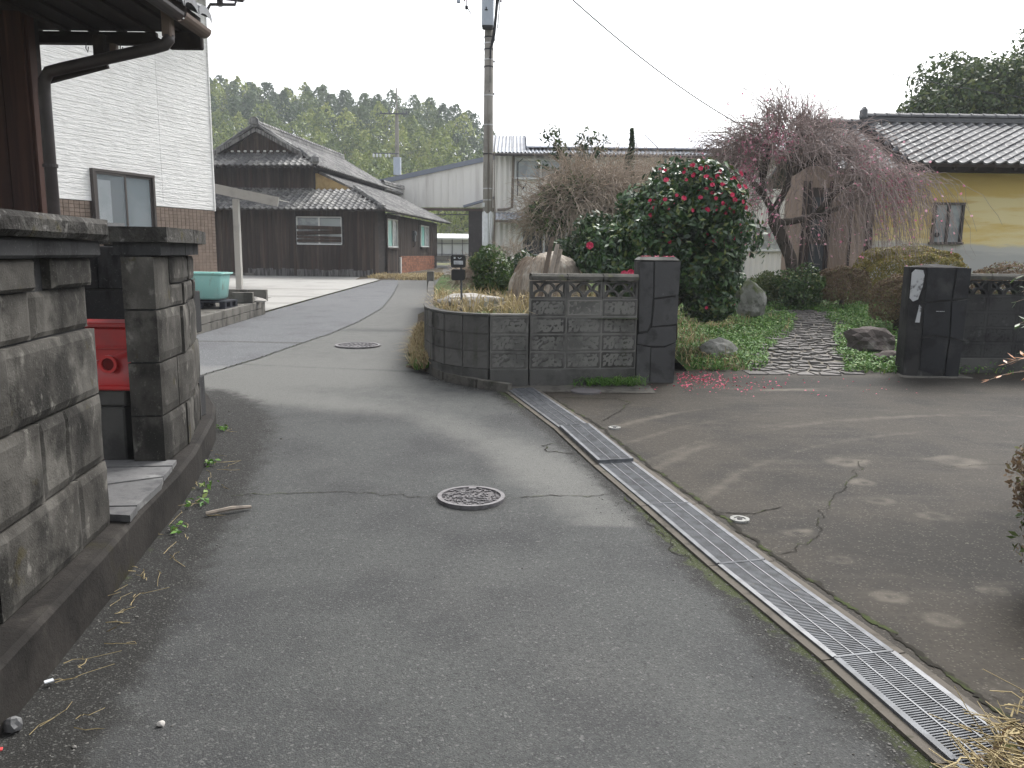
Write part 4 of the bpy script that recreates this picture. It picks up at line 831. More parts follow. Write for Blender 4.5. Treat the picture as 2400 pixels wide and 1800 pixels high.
# upper roof
XC, XH, ZE, ZA, YE, YG, YB = -5.55, 3.0, 5.25, 6.95, .35, 1.5, 13.2
sl = (ZA-ZE)/XH; zg = ZE+(YG-YE)*.56
xg = (ZA-zg)/sl
ur = quad_slab([(XC-XH, YE, ZE), (XC+XH, YE, ZE), (XC+xg, YG, zg), (XC-xg, YG, zg)], .08, 'upper_roof', 'dark_wood', dh, **loc)
lay_tiles(ur, (XC-XH, YE, ZE), (1, 0, 0), (0, YG-YE, zg-ZE), 23, 6, .27, .245, 'old_tile', 0, inside=lambda u, v: .86*v < u < 2*XH-.86*v, local=True)
for sg in (-1, 1):
    s2 = quad_slab([(XC+sg*XH, YE, ZE), (XC+sg*XH, YB, ZE), (XC, YB, ZA), (XC, YG-.35, ZA), (XC+sg*(xg+.0), YG-.35, zg), (XC+sg*xg, YG, zg)][::sg], .08, 'upper_roof', 'dark_wood', dh, **loc)
    if sg > 0: lay_tiles(s2, (XC+XH, YE, ZE), (0, 1, 0), (-XH, 0, ZA-ZE), 48, 15, .267, .245, 'old_tile', 0, inside=lambda u, v: u > .95*v if v < 1.6 else u > .95, local=True)
    MB().bar((XC+sg*.02, YG-.38, ZA-.10), (XC+sg*(xg+.25), YG-.38, zg-.14), .05, .15).build('bargeboard', 'plank_foot', dh, **loc)
    ridge(ur, (XC+sg*XH*.985, YE+.08, ZE+.06), (XC+sg*xg, YG, zg+.08), .08, 'old_tile', local=True, layers=1)
    MB().box((XC+sg*(XH-.05), YE+.02, ZE+.25), (.32, .3, .38), ch=.1).build('hip_end_tile', 'old_tile', ur, **loc)
    ridge(ur, (XC+sg*xg*.99, YG-.3, zg+.06), (XC+sg*.1, YG-.3, ZA+.04), .08, 'old_tile', local=True, layers=1)
MB().add([(XC-xg, YG-.05, zg), (XC+xg, YG-.05, zg), (XC, YG-.05, ZA-.1)], [(0, 1, 2)]).build('gable_wall', 'old_plank', dh, **loc)
for k in range(8): MB().box((XC-.95+.27*k, YG-.12, zg+.16), (.035, .05, max(.1, .95-abs(-.95+.27*k)*.75)), ch=.005).build('gable_slat', 'old_plank', dh, **loc)
for k in range(9): MB().box((XC-1.2+.3*k, YG-.18, zg+.06), (.13, .06, .08), ch=.02).build('gable_tile', 'plaster_white', dh, **loc)
ridge(ur, (XC, YG-.45, ZA+.02), (XC, YB, ZA+.02), .12, 'old_tile', local=True, layers=3, step=.33)
MB().box((XC, YG-.5, ZA+.22), (.42, .14, .42), ch=.12).build('ridge_end_tile', 'old_tile', ur, **loc)
for k in range(24): MB().box((XC-XH+.2+.26*k, YE+.03, ZE-.07), (.07, .3, .07)).build('rafter_end', 'dark_wood', ur, **loc)
# roof of the rear wing
rw_ = quad_slab([(-2.5, 11.5, 5.2), (-2.5, 16., 5.2), (-4.6, 16., 6.0), (-4.6, 11.5, 6.0)], .07, 'rear_roof', 'old_tile', dh, **loc)
ridge(rw_, (-2.8, 11.9, 5.45), (-2.5, 15.4, 5.42), .12, 'old_tile', local=True, layers=2)
# loose boards by the door
mat('grey_board', (.24, .225, .20), [((.14, .13, .115), 4, .45, .65)], rough=.9, rnd=.25)
for k, (x_, y_, l_, a_, z_, lb) in enumerate([(-5.35, 35.6, .9, .35, .08, 'weathered board propped on the pile by the dark house door'), (-5.15, 35.2, 1.1, .1, .04, 'long pale board lying nearest on the dry grass by the dark house'), (-5.55, 35.4, .8, -.5, .14, 'short dark board crossing the pile by the dark house door'), (-5.4, 36., .7, .8, .2, 'grey board leaning at the back of the pile by the dark house door')]):
    o = MB().box((0, 0, 0), (l_, .16, .035)).build('loose_board', 'grey_board', M=Matrix.Translation((x_, y_, gz(35)+z_)) @ Matrix.Rotation(a_, 4, 'Z') @ Matrix.Rotation(.12*(k % 2), 4, 'Y')); tag(o, lb, 'board', 'loose boards by the dark house')
# ------------------------------------------------------------------ warehouse / factory
mat('corr_white', (0.6900, 0.6727, 0.6325), [((0.5520, 0.5290, 0.4945), .8, .45, .68, {'stretch': (2, 2, .2)}), ((0.3450, 0.2760, 0.2185), 1.6, .66, .74, {'stretch': (3, 3, .3), 'amount': .4})], rough=.7)
mat('corr_grey', (.30, .32, .35), [((.22, .23, .25), 2, .45, .65)], rough=.55, spec=.4)
mat('slate_blue', (.17, .19, .23), rough=.6)
mat('solar', (.34, .36, .42), [((.30, .32, .38), .6, .45, .6)], rough=.12, spec=.8)
mat('rust_brown', (.09, .06, .05), rough=.8)
mat('pipe_brown', (.16, .135, .11), rough=.6)
def corr(x0, x1, y, z0, z1, p=.2, a=.02, n=4):
    N = int((x1-x0)/p)*n; xs = np.linspace(x0, x1, N+1)
    return MB().grid([[(xx, y-a*math.cos(2*math.pi*i/n), zz) for i, xx in enumerate(xs)] for zz in (z0, z1)])
fa = thing('factory', 'long two storey white corrugated factory with solar panels, behind the garden', 'factory', (5., 30., gz(30)))
FX0, FX1 = -.72, 13.
corr(FX0, FX1, 30, .4, 5.2).build('wall', 'corr_white', fa)
MB().box(((FX0+FX1)/2, 33.6, 2.8), (FX1-FX0-.1, 7., 4.7)).build('wall_core', 'dark_room', fa)
ro = MB(); xs = np.linspace(FX0-.15, FX1, 400); ro.grid([[(xx, yy, zz+.03*math.cos(i*math.pi/2)) for i, xx in enumerate(xs)] for yy, zz in ((29.5, 5.22), (33.5, 6.38))]); ro = ro.build('roof', 'corr_grey', fa)
ro2 = MB().box(((FX0+FX1)/2, 35.6, 5.72), (FX1-FX0, 4.3, .06), M=Matrix.Rotation(rad(-16), 4, 'X')).build('rear_roof', 'corr_grey', fa)
for k in range(5):
    for j in range(2):
        a = math.atan2(1.16, 4.); y0 = 30.05+j*1.72; MB().box((1.62+2.42*k, y0+.82, 5.5+(y0+.3)*0+ (y0+.82-29.5)*.29-.17), (2.38, 1.74, .05), M=Matrix.Rotation(a, 4, 'X')).build('solar_panel', 'solar', ro)
MB().box((6., 29.45, 5.14), (13.6, .09, .09), ch=.02).build('gutter', 'gutter_pipe', fa)
def fwin(x0, x1, z0, z1, n=2, gm='grey_glass'):
    f = MB()
    for zz in (z0, z1): f.box(((x0+x1)/2, 29.93, zz), (x1-x0+.1, .1, .08))
    for k in range(n+1): f.box((x0+(x1-x0)*k/n, 29.93, (z0+z1)/2), (.07, .08, z1-z0-.06))
    f = f.build('window', 'alu_white', fa)
    for k in range(n): a = x0+(x1-x0)*k/n+.04; b = x0+(x1-x0)*(k+1)/n-.04; MB().box(((a+b)/2, 29.95, (z0+z1)/2), (b-a, .02, z1-z0-.06)).build('pane', gm, f)
fwin(.02, 1.9, 4.35, 5.02); fwin(.3, 3.6, 1.55, 2.55, 4, 'dark_room'); fwin(8.2, 10.2, 1.85, 2.7); fwin(5.2, 7.2, 1.85, 2.7)
co = MB(); xs = np.linspace(FX0, 4.5, 160); co.grid([[(xx, yy, zz+.025*math.cos(i*math.pi/2)) for i, xx in enumerate(xs)] for yy, zz in ((29.1, 2.82), (30., 3.12))]).build('canopy', 'corr_grey', fa)
MB().box((1.9, 29.15, 2.76), (5.2, .06, .08)).build('canopy_beam', 'pipe_brown', fa)
MB().tube([(-.05, 29.7, 5.1), (-.05, 29.86, 4.9), (-.08, 29.86, 3.3), (-.3, 29.86, 3.22), (-.62, 29.86, 3.2)], .05, 8).build('downpipe', 'pipe_brown', fa)
MB().box((.03, 29.9, 3.55), (.2, .08, .32)).build('fuse_box', 'alu_white', fa)
MB().tube([(.12, 29.9, 3.7), (.12, 29.88, 4.9), (.3, 29.88, 5.05)], .018, 5).build('conduit', 'black_plastic', fa)
for k in range(3): MB().tube([(.1+.05*k, 29.86, 4.35-.1*k), (.15+.05*k, 29.84, 4.1), (.3, 29.82, 4.0-.04*k), (.42, 29.84, 4.12), (.45, 29.86, 4.25)], .014, 5).build('cable', 'black_plastic', fa)
# gabled shed roof bridging the lane beyond the dark house
sh = thing('open_shed', 'white gabled open shed with blue grey roof edge left of the pole', 'shed', (-4., 50., gz(50)))
SY = 50.; p = [(-13., 4.75), (-.95, 7.42), (-.95, 4.42), (-13., 4.32)]; ZT = lambda x: 4.75+(x+13)*.2216
MB().add([(a, SY, b) for a, b in p]+[(a, SY+.12, b) for a, b in p], [(3, 2, 1, 0), (4, 5, 6, 7)]+[(i, (i+1) % 4, 4+(i+1) % 4, 4+i) for i in range(4)]).build('gable_wall', 'corr_white', sh)
for k in range(26):
    xx = -12.8+.46*k; MB().box((xx, SY-.015, (4.36+ZT(xx))/2), (.016, .025, ZT(xx)-4.4)).build('panel_rib', 'corr_white', sh)
MB().bar((-13.2, SY-.07, 4.78), (-.95, SY-.07, 7.50), .14, .28).build('roof_trim', 'slate_blue', sh)
quad_slab([(-13.2, SY-.1, 4.9), (-.95, SY-.1, 7.61), (-.95, 58, 7.61), (-13.2, 58, 4.9)], .08, 'roof', 'slate_blue', sh)
MB().box((-7., SY+.1, 4.27), (12., .2, .16)).build('lintel', 'rust_brown', sh)
MB().box((-2.35, SY+.4, 2.5), (.95, .6, 3.5)).build('pier', 'dark_wood', sh); MB().bar((-3.1, SY-.5, 4.42), (-.8, SY-.5, 5.1), .6, .13).build('side_roof', 'slate_blue', sh)
MB().tube([(-10., SY+.2, 3.98), (-2.8, SY+.2, 3.98)], .035, 6).build('rail', 'galvanised', sh)
MB().box((-1.0, 54., 3.6), (.1, 7.6, 6.)).build('side_wall', 'corr_white', sh)
# greenhouse beyond
mat('film', (.62, .64, .63), [((.5, .52, .52), .5, .45, .65)], rough=.4)
gh = thing('greenhouse', 'pale greenhouse with metal frame seen under the open shed', 'greenhouse', (-4., 66, .85))
MB().box((-4.5, 68, 1.85), (12., 3., 2.1)).build('wall', 'film', gh); MB().box((-4.5, 67.5, 2.98), (12.4, 3., .12), M=Matrix.Rotation(rad(8), 4, 'X')).build('roof', 'film', gh)
for k in range(15): MB().box((-10.2+.85*k, 66.45, 1.9), (.06, .06, 2.1)).build('post', 'galvanised', gh)
for z in (1.5, 2.4): MB().box((-4.5, 66.4, z), (12., .05, .05)).build('rail', 'galvanised', gh)
MB().box((-4.5, 65.6, 1.15), (13., .2, .5)).build('kerb_wall', 'retaining_block', gh)
# ------------------------------------------------------------------ utility poles and wires
mat('pole_concrete', (.26, .245, .22), [((.19, .18, .16), 2, .45, .68), ((.33, .31, .28), 9, .58, .7, {'amount': .6})], rough=.85, bump=(.3, 40, .004))
mat('transformer', (.40, .44, .50), [((.36, .40, .46), 3, .45, .65)], rough=.5)
mat('cable', (.03, .03, .034), rough=.6)
mat('sheet_white', (.74, .76, .79), [((.6, .62, .64), 4, .45, .65)], rough=.5)
mat('steel_band', (.45, .45, .45), rough=.4, metal=.5)
PX, PY = -.47, 14.5
up = thing('utility_pole', 'tall concrete utility pole with grey junction box, nearest, in the planter', 'utility pole', (PX, PY, .8))
MB().tube([(PX, PY, .5), (PX-.0, PY, 3.), (PX, PY, 9.)], [.172, .155, .115], 20).build('shaft', 'pole_concrete', up, smooth=True)
def band(z, r, m='steel_band', h=.03, par=up, c=None):
    c = c or (PX, PY); return ring(r, r+.008, -h/2, h/2, 20).build('band', m, par, M=Matrix.Translation((c[0], c[1], z)))
for z, m in ((5.32, 'cable'), (5.22, 'steel_band'), (5.12, 'cable'), (4.95, 'steel_band'), (4.83, 'cable'), (4.35, 'steel_band'), (3.85, 'steel_band'), (3.35, 'cable'), (2.75, 'steel_band'), (2.55, 'steel_band')): band(z, .155-(z-3)*.0067+.002, m, .02)
for z in (4.41, 3.9, 4.97): MB().box((PX+.03, PY-.15, z), (.025, .02, .03), ch=.006).build('bolt', 'cable', up)
for z in (5.28, 4.92, 4.38): MB().box((PX+.17, PY, z), (.05, .05, .03), ch=.006).build('step_bolt', 'cable', up)
jb = thing('junction_box', 'pale blue grey equipment box strapped to the near utility pole', 'box', (PX-.05, PY-.2, 5.5))
c = (PX-.03, PY-.30)
MB().prism([(c[0]+.12*sx if 0 else c[0]+a, c[1]+b) for a, b in rr(.185, .16, .08, 4)], 5.46, 6.35).build('body', 'transformer', jb); MB().prism([(c[0]+a, c[1]+b) for a, b in rr(.17, .145, .07, 4)], 5.42, 5.46).build('base', 'cable', jb)
MB().box((c[0]+.08, c[1]-.165, 6.05), (.05, .01, .13)).build('label_plate', 'alu_white', jb)
MB().box((c[0]-.04, c[1]-.17, 5.72), (.03, .02, .05)).box((c[0]-.04, c[1]-.17, 5.70), (.09, .02, .015)).build('lug', 'cable', jb)
g = random.Random(9); 
for k in range(11):
    o = g.uniform(-.03, .05); top = (PX+.30+o*1.3, PY-.15+o, 6.3); MB().tube([top, (PX+.24+o, PY-.16+o, 5.85), (PX+.17+o*.8, PY-.17, 5.5-.05*k % .3), (PX+.06+o*.4, PY-.175, 5.1)], .012, 5).build('cable', 'cable', up)
for k in range(4): o = g.uniform(-.03, .05); MB().tube([(PX+.30+o, PY-.15, 6.2), (PX+.31+o, PY-.14, 5.8), (PX+.26+o, PY-.14, 5.45)], .007, 4).build('cable_tail', 'cable', up)
MB().box((PX+.37, PY-.1, 5.95), (.05, .05, .14), ch=.01).build('splice', 'cable', up)
MB().tube([(PX+.06, PY-.17, 5.15), (PX+.06, PY-.17, 4.95)], .028, 8).build('cable_end', 'cable', up)
MB().tube([(PX+.05, PY-.16, 4.95), (PX+.05, PY-.162, 4.55)], .008, 5).build('earth_wire', 'cable', up)
arm = MB().bar((PX-1.3, PY-.1, 6.42), (PX+.5, PY-.1, 6.42), .07, .07).build('crossarm', 'galvanised', up)
for k, (a, z) in enumerate([(-.95, 6.32), (-.78, 6.3), (-1.1, 6.3)]): MB().tube([(PX+a+.05, PY-.1, z+.08), (PX+a+.05, PY-.1, z-.12)], [.045, .035], 8).build('insulator', 'transformer', arm)
MB().tube([(PX-.76, PY-.1, 6.25), (PX-.77, PY-.1, 5.93), (PX-.72, PY-.1, 5.75), (PX-.63, PY-.1, 5.55)], .009, 5).build('dropper', 'cable', up); MB().box((PX-.765, PY-.1, 5.92), (.06, .05, .05), ch=.015).build('clamp', 'cable', up)
ws = MB(); A = np.linspace(rad(150), rad(395), 12); ws.grid([[(PX+(.188+.016*math.sin(3*a+z))*math.cos(a), PY+(.188+.016*math.sin(3*a+z))*math.sin(a), z+.03*math.sin(5*a)) for a in A] for z in (1.1, 1.5, 1.9, 2.33)])
ws.build('guard_sheet', 'sheet_white', up)
MB().box((PX-.13, PY-.15, 2.46), (.08, .02, .08), ch=.01).build('number_plate', 'alu_white', up)
iv = []
for k in range(16):
    a = U(-.3, 1.6); z = np.linspace(.9, U(2.6, 4.3), 8); iv.append(np.stack([PX+.19*np.cos(a)+.03+np.cumsum(rng.normal(0, .02, 8)), PY-.17*np.sin(a)+0*z, z], 1))
link('dead_vine', quads('dead_vine', twigs(iv, .012, .004), 'pipe_brown'), up, kind='stuff')
def reset_pole(root):                       # slimmer and taller, standing farther back at the end of the planter
    for o in list(root.children_recursive):
        me = o.data; me.transform(o.matrix_basis)
        n = len(me.vertices); co = np.empty(n*3, np.float32); me.vertices.foreach_get('co', co); co = co.reshape(-1, 3)
        co[:, 0] = POLE[0]+(co[:, 0]-PX)*.84; co[:, 1] = POLE[1]+(co[:, 1]-PY)*.84; co[:, 2] = 1.6+(co[:, 2]-1.6)*1.51
        me.vertices.foreach_set('co', co.ravel()); me.update(); o.matrix_basis = Matrix.Identity(4)
POLE = (-.72, 22.)
reset_pole(up); reset_pole(jb)
for o in (up, jb):
    d = Vector((POLE[0]-PX, POLE[1]-PY, 0)); o.matrix_basis = Matrix.Translation(d) @ o.matrix_basis
    WM[o.name] = o.matrix_basis.copy()
    for c in o.children: c.matrix_parent_inverse = o.matrix_basis.inverted()
MB().bar((-2.02, 21.9, 8.44), (-.6, 21.9, 8.44), .06, .06).build('bracket_arm', 'galvanised', up)
MB().tube([(-1.52, 22.00, 8.34), (-1.52, 22.00, 8.06)], [.06, .05], 8).build('insulator', 'transformer', up)
MB().tube([(-1.31, 22.00, 8.24), (-1.31, 22.00, 7.99), (-1.20, 22.00, 7.80)], .014, 6).build('dropper', 'cable', up); MB().tube([(-1.31, 22.00, 7.99), (-1.31, 22., 7.91)], .04, 8).build('clamp', 'cable', up)
P2 = (-8.65, 60.)
u2 = thing('utility_pole', 'distant concrete utility pole with crossarm and grey box above the dark roof', 'utility pole', (*P2, .85))
MB().tube([(*P2, .8), (*P2, 11.6)], [.2, .13], 12).build('shaft', 'pole_concrete', u2); MB().tube([(*P2, 11.5), (*P2, 13.4)], .05, 6).build('top_rod', 'pole_concrete', u2)
a2 = MB().box((P2[0]-.2, P2[1]-.2, 11.55), (2.0, .09, .09)).build('crossarm', 'galvanised', u2); a3 = MB().box((P2[0]-.8, P2[1]-.2, 8.75), (1.9, .07, .07)).build('crossarm', 'galvanised', u2)
for xx in (-1.1, -.5, .5, .75): MB().box((P2[0]+xx, P2[1]-.2, 11.62), (.12, .12, .2), ch=.03).build('insulator', 'galvanised', a2)
for xx in (-1.7, -1.45, -1.2, -.8, -.55): MB().box((P2[0]+xx, P2[1]-.2, 8.6), (.14, .14, .26), ch=.04).build('insulator', 'alu_white', a3)
MB().prism([(P2[0]+.05+a, P2[1]-.35+b) for a, b in rr(.27, .25, .1, 3)], 7.2, 8.45).build('junction_box', 'transformer', u2)
def wire(pts, r, label):
    pts = [Vector(p) for p in pts]; Q = []
    a, b, s = pts[0], pts[1], pts[2].x
    for t in np.linspace(0, 1, 20): Q.append(a.lerp(b, t)-Vector((0, 0, s*4*t*(1-t))))
    o = MB().tube(Q, r, 5).build('overhead_wire', 'cable'); tag(o, label, 'wire', 'overhead wires')
wire([(0.58, 13.0, 5.72), (6.6, 19.4, 4.15), (.30, 0, 0)], .011, 'sagging service wire running down to the tiled house behind the plum tree')
wire([(-.02, 13., 8.), (-.14, 29.9, 4.62), (.0, 0, 0)], .007, 'thin pale wire dropping steeply to the factory wall right of the pole')
wire([(11.2, 25., 7.1), (20., 26., 6.2), (.1, 0, 0)], .012, 'thin bluish wire crossing in front of the big evergreen tree')
# ------------------------------------------------------------------ planter wall, decorative block wall, gate pillars
mat('block', (0.1073, 0.1044, 0.0972), [((0.0435, 0.0421, 0.0391), 1.6, .44, .62, {'detail': 9}), ((0.1812, 0.1754, 0.1624), 3.5, .54, .72, {'stretch': (1, 1, .5), 'amount': .75, 'detail': 9}), ((0.0406, 0.0435, 0.0261), 3, .56, .70, {'stretch': (1.5, 1.5, .3), 'amount': .7, 'detail': 9})], rough=.9, bump=(.45, 90, .003), rnd=.14)
mat('block_pale', (0.1827, 0.1783, 0.1638), [((0.1638, 0.1566, 0.1436), 3, .45, .65)], rough=.9, bump=(.45, 90, .003))
mat('block_joint', (0.1638, 0.1610, 0.1479), [((0.1015, 0.1015, 0.0928), 3, .45, .65)], rough=.95)
mat('block_base', (0.0928, 0.0914, 0.0855), [((0.0508, 0.0508, 0.0464), 2.5, .45, .65), ((0.1638, 0.1566, 0.1436), 4, .6, .72, {'amount': .6})], rough=.9, bump=(.4, 40, .006))
mat('block_dark', (0.0442, 0.0442, 0.0429), [((0.0221, 0.0221, 0.0221), 2, .45, .65), ((0.0884, 0.0884, 0.0845), 6, .6, .72, {'amount': .6})], rough=.9, bump=(.45, 90, .003), rnd=.14)
mat('coping_dark', (0.1073, 0.1029, 0.0914), [((0.0565, 0.0565, 0.0508), 4, .45, .65), ((0.1261, 0.1319, 0.0623), 6, .56, .7, {'amount': .6})], rough=.95, bump=(.8, 40, .012))
BL = [rough_box(.385, .11, .184, 24, 12, .014, 300+k, 'block', 'block', frame=.032) for k in range(5)]
BP = rough_box(.385, .11, .184, 24, 12, .010, 311, 'block_pale', 'block', frame=.032)
BD = [rough_box(.385, .11, .184, 24, 12, .013, 320+k, 'block_dark', 'block', frame=.032) for k in range(4)]
def screen_mesh(m):
    mb = MB(); mb.box((0, 0, .086), (.388, .1, .018)).box((0, 0, -.086), (.388, .1, .018)).box((-.184, 0, 0), (.022, .1, .154)).box((.184, 0, 0), (.022, .1, .154))
    def arc(cx, cz, r, th=.022, n=9, a0=0., a1=math.pi):
        for i in range(n):
            t0, t1 = a0+(a1-a0)*i/n, a0+(a1-a0)*(i+1)/n; v = []
            for yy in (-.04, .04):
                for rr_, t in ((r, t0), (r, t1), (r-th, t1), (r-th, t0)): v.append((cx+rr_*math.cos(t), yy, min(cz+rr_*math.sin(t), .078)))
            mb.add(v, [(3, 2, 1, 0), (4, 5, 6, 7), (0, 1, 5, 4), (2, 3, 7, 6)])
    arc(-.088, -.078, .085); arc(.088, -.078, .085); arc(0, -.005, .088); arc(-.176, -.005, .088, a0=0, a1=1.5); arc(.176, -.005, .088, a0=1.64, a1=3.14)
    return mb.mesh('screen_block', m)
SB, SD = screen_mesh('block'), screen_mesh('block_dark')
def facewall(parent, a, b, z0, rows, screen, meshes, scr, base_m, jm, cop, zb, pale=None, sl=0.):
    a, b = Vector(a), Vector(b); d = (b-a); Lw = d.length; rz = math.atan2(d.y, d.x); e = d.normalized(); n = round(Lw/.395); q = Lw/n
    nb = Vector((-e.y, e.x)); g = random.Random(3)
    for r in range(rows+(1 if screen else 0)):
        for k in range(n):
            p = a+e*(q*(k+.5)); M = Matrix.Translation((p.x, p.y, z0+.195*(r+.5))) @ Matrix.Rotation(rz, 4, 'Z') @ Matrix.Scale(q/.395, 4, (1, 0, 0))
            me = scr if (screen and r == rows) else (BP if pale == (r, k) else g.choice(meshes))
            link('screen_block' if me is scr else 'block', me, parent, M=M)
    h = .195*rows; mid = (a+b)/2+nb*.0015
    MB().box((mid.x, mid.y, z0+h/2), (Lw, .106, h), rz=rz).build('mortar_joints', jm, parent)
    mid = (a+b)/2; MB().box((mid.x, mid.y, (zb+z0)/2-.1), (Lw+.004, .14, z0-zb+.2-.004), rz=rz, ch=.008).build('footing', base_m, parent)
    if cop:
        zt = z0+.195*(rows+1)+.003
        for k in range(n):
            P = []; c = a+e*(q*(k+.5)); mb = MB(); N = 10
            for i in range(N+1):
                u = (i/N-.5)*(q-.008); wv = .012*math.cos(i/N*2*math.pi*2)+.006*nz((u+k, 0, 0), 9)
                P.append([(u, -.085, .012+wv), (u, -.09, .05), (u, -.06, .078+.004*nz((u, k, 1), 20)), (u, .06, .08), (u, .09, .05), (u, .085, .012), (u, -.085, .012+wv)])
            mb.grid(P).build('coping_stone', cop, parent, M=Matrix.Translation((c.x, c.y, zt)) @ Matrix.Rotation(rz, 4, 'Z'))
            o = MB(); o.box((c.x, c.y, zt+.03), (q-.02, .15, .05), rz=rz).build('coping_core', cop, parent)
bw = thing('block_wall', 'grey concrete block wall with pierced fan-pattern top row left of the path', 'wall', (.8, 8.85, .14))
facewall(bw, (.185, 8.755), (1.39, 8.95), .335, 4, True, BL, SB, 'block_base', 'block_joint', 'coping_dark', .14, pale=(3, 1))
pw = thing('planter_wall', 'curving grey block planter wall at the bend of the lane', 'wall', (-.7, 9.2, .14))
facewall(pw, (-.25, 8.715), (.17, 8.75), .335, 3, False, BL, SB, 'block_base', 'block_joint', None, .14)
MB().box((-.04, 8.735, .935), (.43, .115, .025), rz=.08, ch=.006).build('cap_mortar', 'block_pale', pw)
PC = PLANTER[1:][::-1]; tot = pl_len(PC)[-1]; CB = [rough_box(.26, .11, .184, 8, 6, .007, 340+k, 'block', 'block', frame=.02) for k in range(4)]
for r in range(3):
    n = int(tot/.30)
    for k in range(n):
        s = tot*(k+.5)/n
        x, y, a = pl_at(PC, s); z = .335+.195*(r+.5)+.012*max(0, y-10)*(0)
        link('block', CB[(k*3+r) % 4], pw, M=Matrix.Translation((x-math.sin(a)*-.055*0, y, z)) @ Matrix.Rotation(a, 4, 'Z') @ Matrix.Scale(tot/n/.268, 4, (1, 0, 0)))
A, B = offset(PC, -.035), offset(PC, .045); MB().prism((A+B[::-1]), .335, .925).build('mortar_joints', 'block_joint', pw)
A, B = offset(PC, -.068), offset(PC, .06); MB().prism((A+B[::-1]), -.05, .333).build('footing', 'block_base', pw)
A, B = offset(PC, -.058), offset(PC, .058); MB().prism((A+B[::-1]), .927, .945).build('cap_mortar', 'block_base', pw)
MB().box((-1.97, 18.97, .72), (.16, .2, .9), ch=.01).build('end_post', 'retaining_block', pw)
# kerb stones round the planter foot
for k in range(5):
    p, q = KERB[k], KERB[k+1]; n = 2 if math.dist(p, q) > 1 else 1
    for j in range(n):
        a = Vector(p).lerp(Vector(q), j/n); b = Vector(p).lerp(Vector(q), (j+1)/n); d = (b-a).normalized(); a += d*.006; b -= d*.006
        o = MB(); zc = gz((a.y+b.y)/2)+.035; nrm = Vector((-d.y, d.x))*-.045
        o = o.bar((a.x+nrm.x*-1+.06, a.y, zc), (b.x+nrm.x*-1+.06, b.y, zc+gz(b.y)-gz(a.y)), .085, .11).build('kerb_stone', 'kerb_concrete'); tag(o, ['kerb stone at the planter foot touching the first grating', 'second kerb stone from the grating at the planter foot', 'third kerb stone from the grating at the planter foot', 'fourth kerb stone at the planter foot, among weeds', 'farthest kerb stone at the planter foot, among weeds', 'end kerb stone under the roadside weeds'][min(k+j, 5)], 'kerb stone', 'kerb stones at the planter foot')
# gate pillars clad with slate
mat('pillar_slate', (0.0567, 0.0567, 0.0567), [((0.0837, 0.0837, 0.0824), 2.5, .48, .7), ((0.0351, 0.0351, 0.0351), 5, .5, .66), ((0.1674, 0.2011, 0.1930), 12, .66, .74, {'stretch': (1, 1, .4), 'amount': .6})], rough=.62, bump=(.5, 12, .014), bump2=(.4, 70, .003), rnd=.16, spec=.2)
mat('pillar_core', (0.038, 0.037, 0.036), [((0.015, 0.015, 0.015), 3, .45, .66), ((0.105, 0.102, 0.096), 6, .58, .7, {'stretch': (1, 1, .35), 'amount': .6})], rough=.9, bump=(.5, 30, .008))
mat('pillar_black', (.020, .021, .023), [((.05, .049, .048), 2.2, .52, .7, {'detail': 9}), ((.10, .10, .098), 5, .64, .74, {'amount': .6, 'detail': 9}), ((.012, .012, .013), 4, .5, .65)], rough=.6, bump=(.5, 14, .014), rnd=.2, spec=.2)
mat('lichen_white', (.42, .43, .43), [((.12, .12, .12), 9, .5, .64, {'detail': 10})], rough=.8, bump=(.5, 30, .006))
def clad_face(parent, m, x0, x1, y, z0, z1, cells, name='slate', th=.016, taper=0.):
    """irregular slate plates on a front face, cells given in unit coordinates"""
    for poly in cells:
        cx = sum(p[0] for p in poly)/len(poly); cz = sum(p[1] for p in poly)/len(poly); v0 = []; v1 = []; yo = U(-.006, .006)
        for u, v in poly:
            uu, vv = cx+(u-cx)*.955, cz+(v-cz)*.975
            tx = taper*(.5-vv)*2
            x_ = x0+(x1-x0)*uu+(tx if uu > .5 else -tx)*abs(uu-.5)*2; v0.append((x_, y-th-yo, z0+(z1-z0)*vv)); v1.append((x_, y+.004, z0+(z1-z0)*vv))
        n = len(poly); MB().add(v0+v1, [tuple(range(n)), tuple(range(n, 2*n))[::-1]]+[(i, n+i, n+(i+1) % n, (i+1) % n) for i in range(n)]).build(name, m, parent)
gp = thing('gate_pillar', 'square slate clad gate pillar at the left of the garden path', 'gate pillar', (1.64, 9.15, .15), group='gate pillars')
core = MB(); core.box((1.645, 9.2, .86), (.45, .42, 1.38), ch=.02); core.build('core', 'pillar_core', gp)
cp_ = MB(); cp_.add([(1.42, 8.985, 1.55), (1.87, 8.985, 1.55), (1.87, 9.41, 1.55), (1.42, 9.41, 1.55), (1.46, 9.03, 1.585), (1.83, 9.03, 1.585), (1.83, 9.37, 1.585), (1.46, 9.37, 1.585)], [(4, 5, 6, 7), (0, 1, 5, 4), (1, 2, 6, 5), (2, 3, 7, 6), (3, 0, 4, 7)]); cp_.build('cap', 'block_joint', gp)
clad_face(gp, 'pillar_slate', 1.415, 1.875, 8.988, .15, 1.54, [[(0, 0), (.36, 0), (.36, .30), (0, .32)], [(.36, 0), (1, 0), (1, .34), (.72, .30), (.36, .295)], [(0, .325), (.30, .31), (.72, .31), (1, .345), (1, .48), (.34, .46), (.28, .42), (0, .40)], [(.36, .47), (1, .49), (1, .72), (.40, .69)], [(.04, .42), (.26, .43), (.34, .5), (.37, .70), (.36, 1), (.02, 1)], [(.39, .70), (1, .73), (1, 1), (.37, 1)]], taper=-.01)
